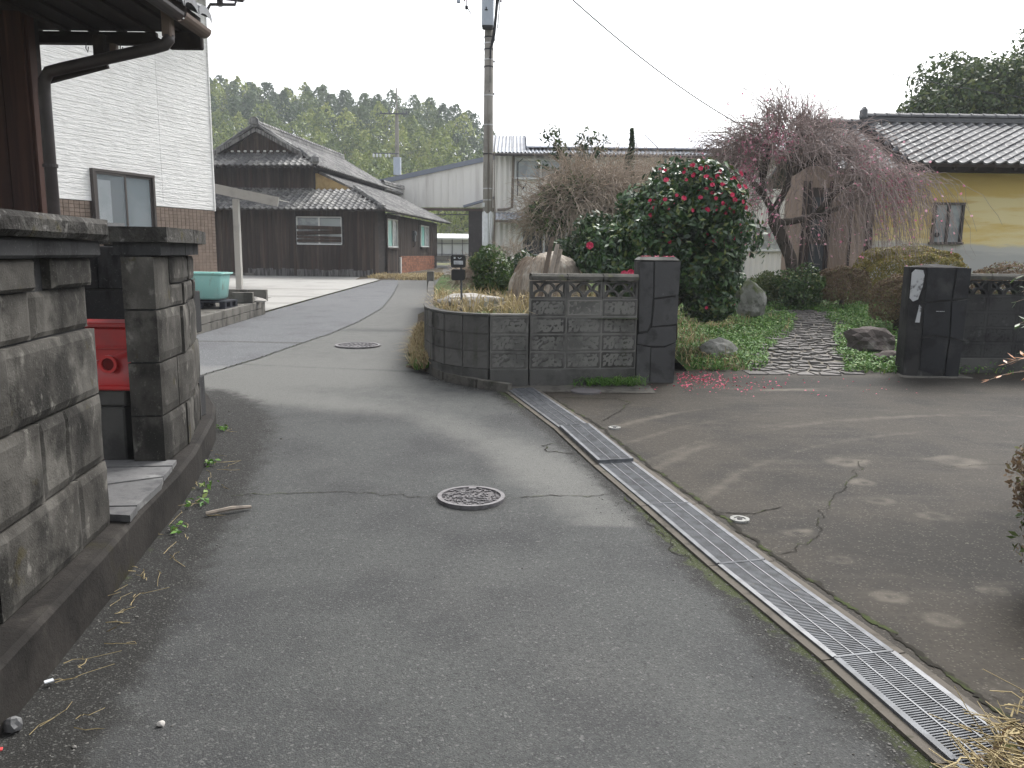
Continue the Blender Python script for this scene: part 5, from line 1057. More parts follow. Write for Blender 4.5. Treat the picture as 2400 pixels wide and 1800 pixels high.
gq = thing('gate_pillar', 'blackened stone gate pillar with white patch at the right of the garden path', 'gate pillar', (5.2, 9.8, .17), group='gate pillars')
mb = MB(); bx_ = [(4.83, 9.66), (4.98, 9.60), (5.50, 9.62), (5.56, 10.0), (4.9, 10.02)]; tx_ = [(4.83, 9.70), (5.00, 9.63), (5.48, 9.64), (5.51, 9.96), (4.88, 9.98)]
mb.add([(a, b, .08) for a, b in bx_]+[(a, b, 1.50) for a, b in tx_]+[(5.16, 9.8, 1.545)], [(i, (i+1) % 5, 5+(i+1) % 5, 5+i) for i in range(5)]+[(5+i, 5+(i+1) % 5, 10) for i in range(5)]); mb.build('core', 'pillar_core', gq)
clad_face(gq, 'pillar_black', 4.985, 5.495, 9.612, .17, 1.50, [[(0, .06), (.34, .02), (.62, .08), (.66, .36), (.3, .38), (0, .36)], [(.64, .0), (1, 0), (1, .33), (.68, .36)], [(0, .37), (.3, .39), (.66, .37), (.62, .7), (0, .68)], [(.68, .37), (1, .34), (1, .72), (.64, .70)], [(0, .69), (.62, .71), (.66, 1), (0, 1)], [(.64, .72), (1, .73), (1, 1), (.68, 1)]], taper=-.012)
def side_plate(poly, m, d=.014):
    a, b = Vector((4.83, 9.66)), Vector((4.98, 9.60)); v0 = []; v1 = []; n_ = Vector((-.37, -.93))
    for u, v in poly: p = a.lerp(b, u); z = .17+1.33*v; y_ = v*.035; v0.append((p.x+n_.x*d, p.y+y_+n_.y*d, z)); v1.append((p.x, p.y+y_+.01, z))
    n = len(poly); MB().add(v0+v1, [tuple(range(n)), tuple(range(n, 2*n))[::-1]]+[(i, n+i, n+(i+1) % n, (i+1) % n) for i in range(n)]).build('slate', m, gq)
side_plate([(.05, .01), (.95, .0), (.96, .42), (.04, .45)], 'pillar_core'); side_plate([(.04, .46), (.96, .43), (.96, .62), (.05, .66)], 'pillar_core'); side_plate([(.06, .72), (.3, .69), (.62, .71), (.86, .83), (.93, .93), (.8, .975), (.3, .98), (.08, .95)], 'lichen_white'); side_plate([(.55, .5), (.85, .5), (.9, .64), (.75, .66)], 'lichen_white', .018)
MB().box((5.2, 9.72, .155), (.86, .42, .05), ch=.015).build('plinth', 'kerb_concrete', gq)
MB().box((5.18, 9.592, .975), (.10, .006, .008)).build('plate_edge', 'lichen_white', gq)
rwl = thing('block_wall', 'dark block wall with pierced top row at the right of the black pillar', 'wall', (6.3, 10., .18))
facewall(rwl, (5.56, 9.98), (8.74, 10.1), .37, 4, True, BD, SD, 'block_base', 'block_dark', 'coping_dark', .17)
# ------------------------------------------------------------------ yellow house
mat('yellow_plaster', (.70, .52, .19), [((.78, .67, .38), 1.2, .40, .62, {'stretch': (.35, 1, 2), 'detail': 9}), ((.55, .36, .09), 1.5, .54, .7, {'stretch': (.3, 1, 2.5), 'amount': .7, 'detail': 9}), ((.52, .51, .47), 1.3, .46, .60, {'stretch': (.3, 1, 2.2), 'below': 2.0, 'detail': 10}), ((.40, .40, .39), 2.2, .42, .60, {'stretch': (.35, 1, 2.5), 'below': 1.75, 'amount': .7, 'detail': 10})], rough=.9, bump=(.2, 20, .004))
mat('grey_plaster', (.50, .49, .46), [((.38, .38, .37), 1.5, .42, .62, {'stretch': (.4, 1, 2)}), ((.52, .46, .30), 1.1, .58, .7, {'stretch': (.4, 1, 3), 'amount': .7})], rough=.9, bump=(.2, 20, .004))
mat('brown_panel', (0.3440, 0.2640, 0.2160), [((0.2880, 0.2240, 0.1840), 3, .45, .65, {'stretch': (2, 2, .2)})], rough=.7)
mat('dark_brown', (.05, .038, .034), rough=.7)
mat('silver_tile', (0.090, 0.092, 0.097), [((0.120, 0.123, 0.128), 1.4, .45, .66), ((0.072, 0.074, 0.078), 4, .55, .7)], rough=.55, rnd=.22, spec=.35)
yh = thing('yellow_house', 'yellow plastered house with grey tiled roof on the right', 'house', (10., 19.5, .85))
MB().box((12.2, 21.5, 2.35), (7.3, 4., 3.05)).build('wall', 'yellow_plaster', yh); MB().box((12.2, 21.49, .86), (7.34, 4.04, .28)).build('footing', 'grey_plaster', yh)
MB().box((8.57, 19.44, 2.2), (.16, .12, 2.9), ch=.01).build('corner_post', 'dark_brown', yh)
MB().prism([(6.5, 19.41), (8.67, 19.41), (8.67, 23.1), (7.85, 23.1)], .85, 3.75).build('wing_wall', 'brown_panel', yh)
for k, (a, b, m) in enumerate([(6.50, 6.90, 'brown_panel'), (7.60, 8.06, 'brown_panel'), (8.10, 8.45, 'brown_panel')]): MB().box(((a+b)/2, 19.37, 2.05), (b-a, .05, 2.5), ch=.006).build('shutter_panel', m, yh)
for xx in (6.94, 7.06, 7.56, 8.08, 8.47): MB().box((xx, 19.35, 2.1), (.05, .1, 2.6), ch=.005).build('post', 'dark_brown', yh)
for k in range(12): MB().box((7.63+.038*k, 19.335, 2.05), (.012, .02, 2.44)).build('panel_rib', 'brown_panel', yh)
dr = MB().box((7.31, 19.40, 2.05), (.42, .04, 2.4)).build('door', 'dark_brown', yh)
for z_ in (1.45, 2.55): MB().box((7.31, 19.37, z_), (.34, .01, .95)).build('pane', 'dark_room', dr)
w0, w1, v0_, v1_ = 10.13, 10.80, 1.98, 2.92
wn = MB().box(((w0+w1)/2, 19.46, v1_), (w1-w0+.08, .12, .05)).box(((w0+w1)/2, 19.46, v0_), (w1-w0+.12, .16, .06)).box((w0, 19.46, (v0_+v1_)/2), (.05, .12, v1_-v0_-.055)).box((w1, 19.46, (v0_+v1_)/2), (.05, .12, v1_-v0_-.055)).box(((w0+w1)/2, 19.45, (v0_+v1_)/2), (.05, .06, v1_-v0_-.055)).build('window', 'bronze_frame', yh)
for a, b in ((w0+.03, (w0+w1)/2-.03), ((w0+w1)/2+.03, w1-.03)): MB().box(((a+b)/2, 19.48, (v0_+v1_)/2), (b-a, .02, v1_-v0_-.06)).build('pane', 'grey_glass', wn)
MB().tube([(w0+.11, 19.46, v0_+.2), (w0+.11, 19.45, v0_+.2)], .06, 14).build('vent', 'black_plastic', wn)
# roofs: main and slightly lower wing
YE_, ZE_, YR_, ZR_ = 18.45, 3.74, 21.1, 5.02
def yroof(x0, x1, dz, keep, rid):
    r = quad_slab([(x0, YE_, ZE_+dz), (x1, YE_, ZE_+dz), (x1, YR_, ZR_+dz), (x0, YR_, ZR_+dz)], .08, 'roof', 'dark_brown', yh)
    n = int((x1-x0)/.272); k = lay_tiles(r, (x0, YE_, ZE_+dz), (1, 0, 0), (0, YR_-YE_, ZR_-ZE_), n, 12, .272, .244, 'silver_tile', keep)
    quad_slab([(x0, YR_, ZR_+dz), (x1, YR_, ZR_+dz), (x1, 24, ZR_-1.2+dz), (x0, 24, ZR_-1.2+dz)], .08, 'rear_slope', 'silver_tile', r)
    ridge(r, (x0-.05, YR_, ZR_+dz+.03), (x1, YR_, ZR_+dz+.03), .10, 'silver_tile', layers=2, step=.3)
    MB().box((x0-.05, YR_-.05, ZR_+dz+.22), (.14, .34, .34), ch=.08).build('ridge_end_tile', 'silver_tile', r)
    for q in range(int((x1-x0)/.45)): MB().box((x0+.2+.45*q, YE_+.45, ZE_+dz+.08), (.06, .8, .07), M=Matrix.Rotation(math.atan2(ZR_-ZE_, YR_-YE_), 4, 'X')).build('rafter', 'dark_brown', r)
    return k
yroof(8.95, 16., 0., 252, True); yroof(7.35, 8.97, -.16, 48, True)
MB().box((12.0, 19.38, 3.72), (7., .2, .16)).build('eave_beam', 'dark_brown', yh)
for k in range(6): MB().tube([(8.96, YE_+.25+.45*k, ZE_+.2+.218*k), (8.88, YE_+.25+.45*k, ZE_+.1+.218*k)], .07, 8).build('verge_tile', 'silver_tile', yh)
# ------------------------------------------------------------------ foliage materials (tone = colour of each single leaf)
def leafmat(name, a, b, c=None, rough=.5, trans=.2, spec=.4):
    ly = [(b, None, .25, .75, {'attr': 'tone'})]
    if c: ly.append((c, None, .86, .93, {'attr': 'tone'}))
    return mat(name, a, ly, rough=rough, trans=trans, spec=spec)
leafmat('camellia_leaf', (.018, .048, .016), (.052, .112, .03), (.135, .165, .04), rough=.36, trans=.10, spec=.5)
leafmat('shrub_leaf', (.035, .075, .018), (.075, .13, .03), (.13, .15, .04), rough=.45)
leafmat('dark_shrub_leaf', (.018, .042, .015), (.04, .075, .022), (.07, .09, .025), rough=.45)
leafmat('hedge_gold', (.15, .14, .03), (.27, .225, .05), (.3, .2, .06), rough=.7)
leafmat('hedge_brown', (.115, .078, .048), (.19, .13, .075), (.14, .15, .05), rough=.8)
leafmat('hedge_green', (.055, .085, .025), (.11, .14, .04), (.11, .12, .04), rough=.7)
leafmat('tree_leaf', (.03, .058, .016), (.08, .118, .03), (.13, .155, .04), rough=.5)
leafmat('bamboo_leaf', (.085, .135, .03), (.24, .29, .06), (.34, .36, .10), rough=.6)
leafmat('forest_leaf', (.04, .08, .032), (.085, .135, .05), (.12, .165, .06), rough=.6)
leafmat('grass_green', (.055, .14, .02), (.11, .23, .035), (.19, .25, .07), rough=.6)
leafmat('grass_dry', (.28, .22, .11), (.42, .34, .18), (.14, .09, .05), rough=.8)
leafmat('twig_brown', (.29, .235, .185), (.42, .35, .28), rough=.9, trans=0)
leafmat('twig_plum', (.22, .175, .16), (.35, .28, .26), rough=.9, trans=0)
leafmat('blossom', (.66, .22, .33), (.80, .45, .54), rough=.7, trans=.3)
leafmat('petal', (.50, .035, .10), (.66, .12, .20), (.35, .03, .05), rough=.6, trans=.15)
mat('flower_red', (.52, .03, .09), [((.68, .13, .22), 30, .45, .65)], rough=.55, rnd=.15)
mat('stamen', (.65, .5, .15), rough=.7)
mat('bark', (.075, .062, .052), [((.13, .11, .095), 6, .5, .68), ((.035, .03, .027), 12, .5, .65)], rough=.95, bump=(.8, 22, .015))
mat('plank_grey', (.27, .235, .195), [((.19, .165, .14), 5, .45, .65, {'stretch': (3, 3, .3)})], rough=.9, bump=(.3, 50, .004, {'stretch': (1, 1, .1)}))
mat('plank_dark', (.12, .095, .075), [((.07, .055, .045), 5, .45, .65)], rough=.9)
mat('mossy_rock', (.19, .19, .17), [((.33, .32, .30), 5, .5, .68), ((.07, .085, .03), 3, .52, .66), ((.08, .078, .07), 8, .55, .68)], rough=.9, bump=(.9, 14, .02))
mat('dark_rock', (.085, .072, .066), [((.20, .185, .17), 4, .54, .68), ((.05, .07, .02), 3, .58, .68)], rough=.85, bump=(.9, 12, .025))
mat('straw_rock', (.33, .295, .25), [((.22, .19, .155), 9, .45, .64, {'stretch': (3, 3, .35)}), ((.42, .39, .34), 5, .56, .7)], rough=.95, bump=(.8, 30, .02, {'stretch': (1, 1, .2)}))
def tone(n): return rng.random(n)
def foliage(name, parent, crowns, n, size, m, asp=.45, shell=.35, lumps=14, seed=1, jit=.7, lump=.45, kind=None):
    P = []; N = []
    for i, (c, r, k) in enumerate(crowns): a, b = crown_pts(c, r, int(n*k), lumps, shell, seed+i, lump=lump); P.append(a); N.append(b)
    P = np.concatenate(P); N = np.concatenate(N); return link(name, quads(name, leaves(P, N, size, asp, jit), m, attr=tone(len(P))), parent, kind=kind), P, N
def stem(parent, pts, r, name='trunk', m='bark', n=8): return MB().tube(pts, r, n).build(name, m, parent, smooth=True)
# ------------------------------------------------------------------ camellia with red flowers
cm = thing('camellia_tree', 'dark glossy camellia covered with red flowers behind the left gate pillar', 'tree', (2.3, 11.2, .5))
tk = stem(cm, [(2.3, 11.25, .35), (2.28, 11.2, .9), (2.35, 11.2, 1.5), (2.32, 11.2, 2.2)], [.06, .05, .04, .02])
for a, b in (((2.3, 11.2, .8), (1.9, 11.1, 1.7)), ((2.3, 11.2, .9), (2.9, 11.1, 1.6)), ((2.3, 11.2, 1.2), (2.1, 11.4, 2.2))): stem(cm, [a, tuple((np.array(a)+b)/2+[0, 0, .06]), b], [.035, .025, .012], 'limb')
CR = [((2.34, 11.2, 2.12), (1.0, .8, .88), 1.), ((2.62, 11.05, 1.42), (.62, .55, .55), .5), ((2.70, 11.0, .98), (.42, .4, .32), .22), ((2.0, 11.1, 1.5), (.55, .5, .5), .35)]
cr, Pc, Nc = foliage('crown', cm, CR, 15000, .050, 'camellia_leaf', asp=.42, shell=.45, lumps=26, seed=11, jit=.6, lump=.34)
fm = MB()
for L_, (r0, n_, z0, tilt) in enumerate([(.050, 6, .0, .35), (.034, 5, .008, .75)]):
    for k in range(n_):
        a = 2*math.pi*k/n_+L_*.5; d = Vector((math.cos(a), math.sin(a), 0)); s = Vector((-d.y, d.x, 0)); e = d*r0*math.cos(tilt)+Vector((0, 0, z0+r0*math.sin(tilt))); m_ = d*r0*.6*math.cos(tilt)+Vector((0, 0, z0+r0*.35*math.sin(tilt)))
        fm.add([(0, 0, z0), m_+s*r0*.55, e+s*r0*.22, e-s*r0*.22, m_-s*r0*.55], [(0, 1, 2, 3, 4)])
fmesh = fm.mesh('flower', 'flower_red')
g = random.Random(21); cand = [i for i in range(len(Pc)) if Nc[i][1] < -.35 and Nc[i][2] > -.5]; g.shuffle(cand); used = []
def flower(p, nrm, sc, par): return link('flower', fmesh, par, M=Matrix.Translation(p) @ Vector(nrm).to_track_quat('Z', 'X').to_matrix().to_4x4() @ Matrix.Scale(sc, 4))
for i in cand:
    p = Pc[i]; 
    if len(used) >= 105: break
    if p[1] > 11.0 or (p[2] < 1.75 and g.random() < .93) or (p[2] < 2.2 and g.random() < .6): continue
    if any(np.linalg.norm(p-q) < .10 for q in used): continue
    used.append(p); nn_ = Nc[i]+np.array([0, -.6, .1]); nn_ /= np.linalg.norm(nn_); flower(p+nn_*.03, nn_, g.uniform(.40, .80), cr)
g2 = np.random.default_rng(23); d_ = g2.normal(0, 1, (110, 3)); d_ /= np.linalg.norm(d_, axis=1)[:, None]; d_[:, 2] = np.abs(d_[:, 2])*.9-.35; c_ = np.array([2.36, 11.2, 2.0])+d_*np.array([1.02, .8, .98])*g2.uniform(.93, 1.1, (110, 1)); q_ = np.repeat(c_, 16, 0)+g2.normal(0, .055, (1760, 3)); link('sprigs', quads('sprigs', leaves(q_, np.repeat(d_, 16, 0), .05, .42, .7), 'camellia_leaf', attr=tone(1760)), cm)
# second, greener shrub with a few flowers left of the pillar
c2 = thing('camellia_shrub', 'green shrub with a few red flowers above the block wall', 'shrub', (1.2, 10.7, .9))
stem(c2, [(1.3, 10.8, .7), (1.28, 10.8, 1.2), (1.2, 10.8, 1.6)], [.03, .025, .012])
k2, P2_, N2_ = foliage('crown', c2, [((1.22, 10.7, 1.62), (.42, .4, .42), 1.), ((1.5, 10.6, 1.30), (.35, .35, .30), .6), ((1.62, 10.7, 1.75), (.3, .3, .4), .5)], 3600, .042, 'camellia_leaf', seed=31, shell=.3, lumps=12, jit=.6, lump=.4)
for p in ((.98, 10.3, 1.72), (1.42, 10.2, 1.36), (1.50, 10.2, 1.38)): flower(Vector(p), Vector((U(-.3, .3), -1, U(-.1, .4))).normalized(), 1., k2)
# ------------------------------------------------------------------ evergreen shrubs beyond
def shrub(name, label, crowns, n, size, m, cat='shrub', seed=1, base=None, lump=.42, lumps=14, jit=.7, asp=.5):
    c = crowns[0]; b = base or (c[0][0], c[0][1], c[0][2]-c[1][2]); t = thing(name, label, cat, b)
    stem(t, [(b[0], b[1], b[2]-.1), (c[0][0], c[0][1], c[0][2])], [.035, .012], 'stem', n=6)
    for k in range(4): stem(t, [(b[0]+.02*k, b[1], b[2]-.05), (c[0][0]+U(-.5, .5)*c[1][0], c[0][1]+U(-.4, .4)*c[1][1], c[0][2])], [.018, .006], 'stem', n=5)
    o, P, N = foliage('foliage', t, crowns, n, size, m, seed=seed, lump=lump, lumps=lumps, jit=jit, asp=asp); return t, P, N
shrub('evergreen_shrub', 'tall leafy green shrub left of the camellia and in front of the factory', [((1.6, 13.2, 1.75), (.7, .6, .62), 1.), ((1.0, 13.4, 1.45), (.5, .5, .45), .6)], 5200, .045, 'dark_shrub_leaf', seed=41)
shrub('round_shrub', 'round bright green shrub in the planter beside the utility pole', [((-.33, 12.4, 1.37), (.40, .38, .40), 1.), ((-.36, 12.35, 1.1), (.30, .3, .25), .35)], 3600, .030, 'shrub_leaf', seed=43, base=(-.33, 12.4, .85))
shrub('small_shrub', 'small dull green shrub between the round shrub and the boulder', [((.22, 13.6, 1.32), (.36, .35, .34), 1.)], 1300, .035, 'dark_shrub_leaf', seed=44)
shrub('bush', 'leafy green bush at the end of the garden path beside the plum trunk', [((5.42, 15.0, 1.06), (.52, .36, .44), 1.)], 4200, .034, 'shrub_leaf', seed=45, base=(5.42, 15.0, .6))
shrub('bush', 'brownish green bush left of the leafy one at the garden path end', [((4.92, 15.4, 1.03), (.38, .35, .38), 1.)], 2600, .028, 'hedge_green', seed=46, base=(4.92, 15.4, .64))
# clipped garden bushes
def clipped(label, c, r, n, m, seed, size=.018, cat='bush'):
    t = thing('clipped_bush', label, cat, (c[0], c[1], c[2]-r[2]), group='clipped garden bushes'); g = np.random.default_rng(seed)
    e = g.normal(0, 1, (n, 3)); e /= np.linalg.norm(e, axis=1)[:, None]; e[:, 2] = np.where(e[:, 2] < -.55, -e[:, 2], e[:, 2])
    s = np.sign(e)*np.abs(e)**.72; s /= np.maximum(np.linalg.norm(s, axis=1), 1e-6)[:, None]**.75
    k = 1+.05*np.sin(s[:, :1]*9+seed)+.05*np.sin(s[:, 1:2]*11+s[:, 2:]*7)-.10*g.random((n, 1))**2; P = np.array(c)+s*np.array(r)*k
    core = MB(); bm_r = [(c[0]+.86*r[0]*math.cos(a), c[1]+.86*r[1]*math.sin(a)) for a in np.linspace(0, 6.283, 17)[:-1]]
    stem(t, [(c[0], c[1], c[2]-r[2]-.1), (c[0], c[1], c[2])], [.05, .03], 'stem', n=6)
    inn = (g.random((n//3, 3))-.5)*1.6; inn = inn[np.linalg.norm(inn, axis=1) < .85]; Q = np.array(c)+inn*np.array(r)
    PP = np.concatenate([P, Q]); NN = np.concatenate([e, g.normal(0, 1, (len(Q), 3))]); link('foliage', quads('foliage', leaves(PP, NN, size, .6, .6), m, attr=tone(len(PP))), t)
clipped('large clipped golden bush behind the black pillar', (8.05, 16.3, 1.26), (1.08, .8, .60), 15000, 'hedge_gold', 1, .022)
clipped('clipped brown bush left of the large golden bush', (6.3, 15.2, 1.04), (.50, .42, .40), 8000, 'hedge_brown', 2, .018)
clipped('reddish brown clipped bush beside the black pillar', (6.12, 12.6, .90), (.40, .38, .44), 8000, 'hedge_brown', 3, .017)
clipped('low reddish clipped hedge peeping over the dark block wall', (7.2, 11.2, 1.05), (1.05, .4, .50), 9000, 'hedge_brown', 4, .018)
clipped('reddish hedge top at the far right over the dark block wall', (8.6, 11.3, 1.2), (.7, .4, .5), 5000, 'hedge_brown', 5, .018)
# ------------------------------------------------------------------ tangled dry vines over the garden trees
def arcs(c, r, n, K, ln, seed, droop=.5):
    g = np.random.default_rng(seed); c = np.array(c); r = np.array(r); e = g.normal(0, 1, (n, 3)); e /= np.linalg.norm(e, axis=1)[:, None]; e[:, 2] = np.abs(e[:, 2])*.9-.25
    p = c+e*r*g.uniform(.35, 1., (n, 1)); v = e*.6+g.normal(0, .7, (n, 3)); v /= np.linalg.norm(v, axis=1)[:, None]; out = [p]
    for k in range(K-1):
        v = v+g.normal(0, .25, (n, 3)); v[:, 2] -= droop/K; v /= np.linalg.norm(v, axis=1)[:, None]; p = p+v*(ln/K)*g.uniform(.5, 1.3, (n, 1)); out.append(p)
    return np.stack(out, 1)
vt = thing('vine_covered_tree', 'brown tangle of dry vines over a small tree in front of the factory', 'tree', (1.5, 17., .85))
stem(vt, [(1.5, 17, .8), (1.45, 17, 2.), (1.5, 17, 3.)], [.08, .06, .03]); stem(vt, [(1.45, 17, 1.8), (2.2, 17, 2.8), (2.5, 17, 3.2)], [.05, .035, .02], 'limb'); stem(vt, [(1.45, 17, 2.), (.8, 17, 2.8), (.5, 17, 3.)], [.05, .035, .02], 'limb')
A = np.concatenate([arcs((1.6, 17, 2.75), (1.15, .9, 1.05), 1700, 9, 1.15, 5), arcs((.9, 17, 2.3), (.8, .8, .8), 700, 9, .9, 6), arcs((2.6, 17.2, 2.5), (.9, .8, .85), 800, 9, 1., 7)])
tw = twigs(A, .0075, .003); link('vines', quads('vines', tw, 'twig_brown', attr=tone(len(tw))), vt, kind='stuff')
foliage('leaves', vt, [((.75, 16.6, 2.4), (.55, .4, .55), 1.), ((1.3, 16.6, 2.8), (.7, .4, .5), .6), ((1.5, 16.7, 1.8), (.8, .4, .4), .6)], 700, .05, 'tree_leaf', seed=51, shell=.9)
st = thing('sparse_evergreen', 'sparse dark leafed sapling rising above the vine tangle against the sky', 'tree', (1.3, 17.6, .85))
g = np.random.default_rng(3); L_ = []; S_ = []
for k in range(15):
    b = np.array([1.3, 17.6, 3.0]); tip = np.array([1.3+g.uniform(-.85, .75), 17.6+g.uniform(-.3, .3), 0]); tip[2] = 4.45-.55*abs(tip[0]-1.35)+g.uniform(-.5, .25)
    t_ = np.linspace(0, 1, 8)[:, None]; ln = b+(tip-b)*t_+np.array([0, 0, .15])*np.sin(t_*3.14); S_.append(ln); q = ln[3:].repeat(9, 0); L_.append(q+g.normal(0, .05, q.shape))
tw = twigs(S_, .014, .005); stem(st, [(1.4, 17.6, .8), (1.3, 17.6, 2.), (1.3, 17.6, 3.05)], [.05, .04, .03]); link('branches', quads('branches', tw, 'twig_brown', attr=tone(len(tw))), st)
L_ = np.concatenate(L_); link('leaves', quads('leaves', leaves(L_, g.normal(0, 1, L_.shape), .055, .4, .5), 'dark_shrub_leaf', attr=tone(len(L_))), st)
cf = thing('slim_conifer', 'slim dark conifer tip standing above the camellia', 'tree', (2.46, 17.4, .85))
stem(cf, [(2.46, 17.4, .8), (2.46, 17.4, 4.1)], [.06, .01]); t_ = g.random(1500)**.8; a = g.uniform(0, 6.28, 1500); r_ = (1-t_)*.24*g.uniform(.4, 1, 1500)+.015
PP = np.stack([2.46+r_*np.cos(a)+.03*np.sin(t_*9), 17.4+r_*np.sin(a), 2.3+t_*1.95], 1); link('foliage', quads('foliage', leaves(PP, np.stack([np.cos(a), np.sin(a), .8+0*a], 1), .045, .35, .4), 'dark_shrub_leaf', attr=tone(1500)), cf)
dt = thing('dry_thicket', 'dry brown thicket of bare branches between the conifer and the plum', 'thicket', (3.6, 18., .85))
A = np.concatenate([arcs((3.3, 18.2, 3.0), (1.0, .7, .75), 620, 9, .9, 15, .0), arcs((3.0, 18.4, 3.4), (.9, .4, .5), 220, 9, .8, 16, -.8)]); tw = twigs(A, .007, .0025); link('branches', quads('branches', tw, 'twig_brown', attr=tone(len(tw))), dt, kind='stuff')
# dead shrub left of the round shrub and dry bits at its foot
ds = thing('dead_shrub', 'bare brown shrub just left of the round green shrub', 'shrub', (-.78, 12.6, .85)); A = arcs((-.74, 12.6, 1.22), (.18, .2, .25), 420, 7, .4, 18, .0); tw = twigs(A, .005, .002); link('branches', quads('branches', tw, 'twig_brown', attr=tone(len(tw))), ds, kind='stuff')
ds = thing('dead_shrub', 'grey twiggy dead shrub in front of the factory windows', 'shrub', (-.02, 15.5, .85)); A = arcs((-.0, 15.5, 1.55), (.32, .3, .4), 160, 8, .45, 19, -.3); tw = twigs(A, .005, .002); link('branches', quads('branches', tw, 'twig_brown', attr=tone(len(tw))), ds, kind='stuff')
# ------------------------------------------------------------------ weeping plum
pt = thing('weeping_plum', 'weeping plum tree with bare drooping twigs and sparse pink blossom', 'tree', (5.6, 15.6, .7))
stem(pt, [(5.62, 15.6, .55), (5.52, 15.6, 1.1), (5.40, 15.6, 1.6), (5.18, 15.58, 2.0), (5.02, 15.55, 2.28), (4.98, 15.5, 2.5)], [.15, .125, .115, .115, .12, .10], n=10)
LB = [[(5.02, 15.55, 2.25), (5.35, 15.5, 2.28), (5.75, 15.4, 2.38), (6.2, 15.3, 2.55), (6.75, 15.2, 2.85), (7.1, 15.1, 3.0)], [(4.98, 15.5, 2.45), (4.78, 15.5, 2.75), (4.7, 15.5, 3.2), (4.45, 15.5, 3.6)], [(5.0, 15.5, 2.5), (5.25, 15.6, 2.95), (5.3, 15.6, 3.55), (5.6, 15.7, 4.05)],
      [(4.75, 15.5, 2.8), (4.4, 15.4, 3.1), (4.05, 15.3, 3.35)], [(5.3, 15.6, 3.2), (5.8, 15.5, 3.5), (6.3, 15.4, 3.6)], [(5.75, 15.4, 2.38), (5.95, 15.0, 2.8), (6.3, 14.8, 3.05)], [(4.72, 15.5, 3.1), (4.85, 15.5, 3.7), (5.0, 15.5, 4.2)]]
for L_ in LB: stem(pt, L_, list(np.linspace(.075, .02, len(L_))), 'limb')
g = np.random.default_rng(8); n = 1650; src = np.array([p for L_ in LB for p in L_[1:]]); tip = np.array([L_[-1] for L_ in LB]); 
i = g.integers(0, len(src), n); j = g.integers(0, len(tip), n); p0 = np.where((g.random(n) < .5)[:, None], src[i], tip[j])+g.normal(0, .16, (n, 3)); ctr = np.array([5.4, 15.5, 3.1]); out = p0-ctr; out[:, 2] *= .5
out = out/np.maximum(np.linalg.norm(out, axis=1), .3)[:, None]+g.normal(0, .55, (n, 3)); out[:, 1] *= .8; sp = g.uniform(.35, 1.15, n)[:, None]; upv = g.uniform(.15, .8, n); ts = np.linspace(0, 1, 10); fall = g.uniform(.5, 1.25, n)+.35*(p0[:, 0] > 6)
TW = np.stack([p0+out*sp*(t-.35*t*t)+np.stack([0*upv, 0*upv, upv*t*.9-fall*t*t*1.25], 1)+g.normal(0, .022, (n, 3))*(t > 0) for t in ts], 1)
TW[:, :, 2] = np.maximum(TW[:, :, 2], 1.45+g.random((n, 1))*.5)
T2 = arcs((5.2, 15.5, 3.65), (1.4, .7, .85), 800, 10, .95, 77, .9)      # upright shoots on top
TA = np.concatenate([TW, T2]); tw = twigs(TA, .0072, .0026); link('twigs', quads('twigs', tw, 'twig_plum', attr=tone(len(tw))), pt, kind='stuff')
bi = g.integers(0, n, 650); bk = g.integers(3, 10, 650); B_ = TW[bi, bk]; cl = [np.array(c_) for c_ in ((4.4, 15.2, 3.55), (6.9, 15., 2.9), (7.0, 15., 2.6), (4.3, 15.2, 3.0), (6.6, 15., 3.1), (4.6, 15.2, 2.1), (5.0, 15.2, 3.6), (7.2, 15, 2.8), (4.8, 15.2, 3.8))]
ex = np.concatenate([TA[np.argsort(np.linalg.norm(TA[:, 6]-c_, axis=1))[:26], 4:8].reshape(-1, 3) for c_ in cl]); B_ = np.concatenate([B_, ex, ex]); B_ = B_+g.normal(0, .018, B_.shape)
link('blossoms', quads('blossoms', leaves(B_, g.normal(0, 1, B_.shape), .024, .85, .3), 'blossom', attr=tone(len(B_))), pt, kind='stuff')
# ------------------------------------------------------------------ big evergreen trees behind the yellow house
def bigtree(label, c, r, seed, n=26000, sz=.095):
    t = thing('evergreen_tree', label, 'tree', (c[0], c[1], .85), group='trees behind the yellow house'); stem(t, [(c[0], c[1], .8), (c[0]+.2, c[1], c[2]-r[2]*.4), (c[0], c[1], c[2]+r[2]*.4)], [.4, .3, .1], n=10)
    for k in range(5): a = 1.26*k; stem(t, [(c[0]+.1, c[1], c[2]-r[2]*.6), (c[0]+r[0]*.6*math.cos(a), c[1]+r[1]*.6*math.sin(a), c[2]+U(-.1, .4)*r[2])], [.18, .05], 'limb', n=6)
    foliage('crown', t, [(c, r, 1.)], n, sz, 'tree_leaf', seed=seed, lumps=26, shell=.4, lump=.36, jit=.8)
bigtree('dense evergreen tree rising behind the yellow house roof', (17.6, 31., 6.5), (3.7, 3., 3.1), 61, 42000, .10); bigtree('taller dark evergreen at the right edge behind the yellow house', (22.6, 32., 7.6), (4.2, 3., 4.2), 62, 36000, .10)
bigtree('low evergreen top showing left of the ridge of the yellow house', (12.6, 31., 4.6), (1.4, 1.2, 1.2), 63, 2500, .10)
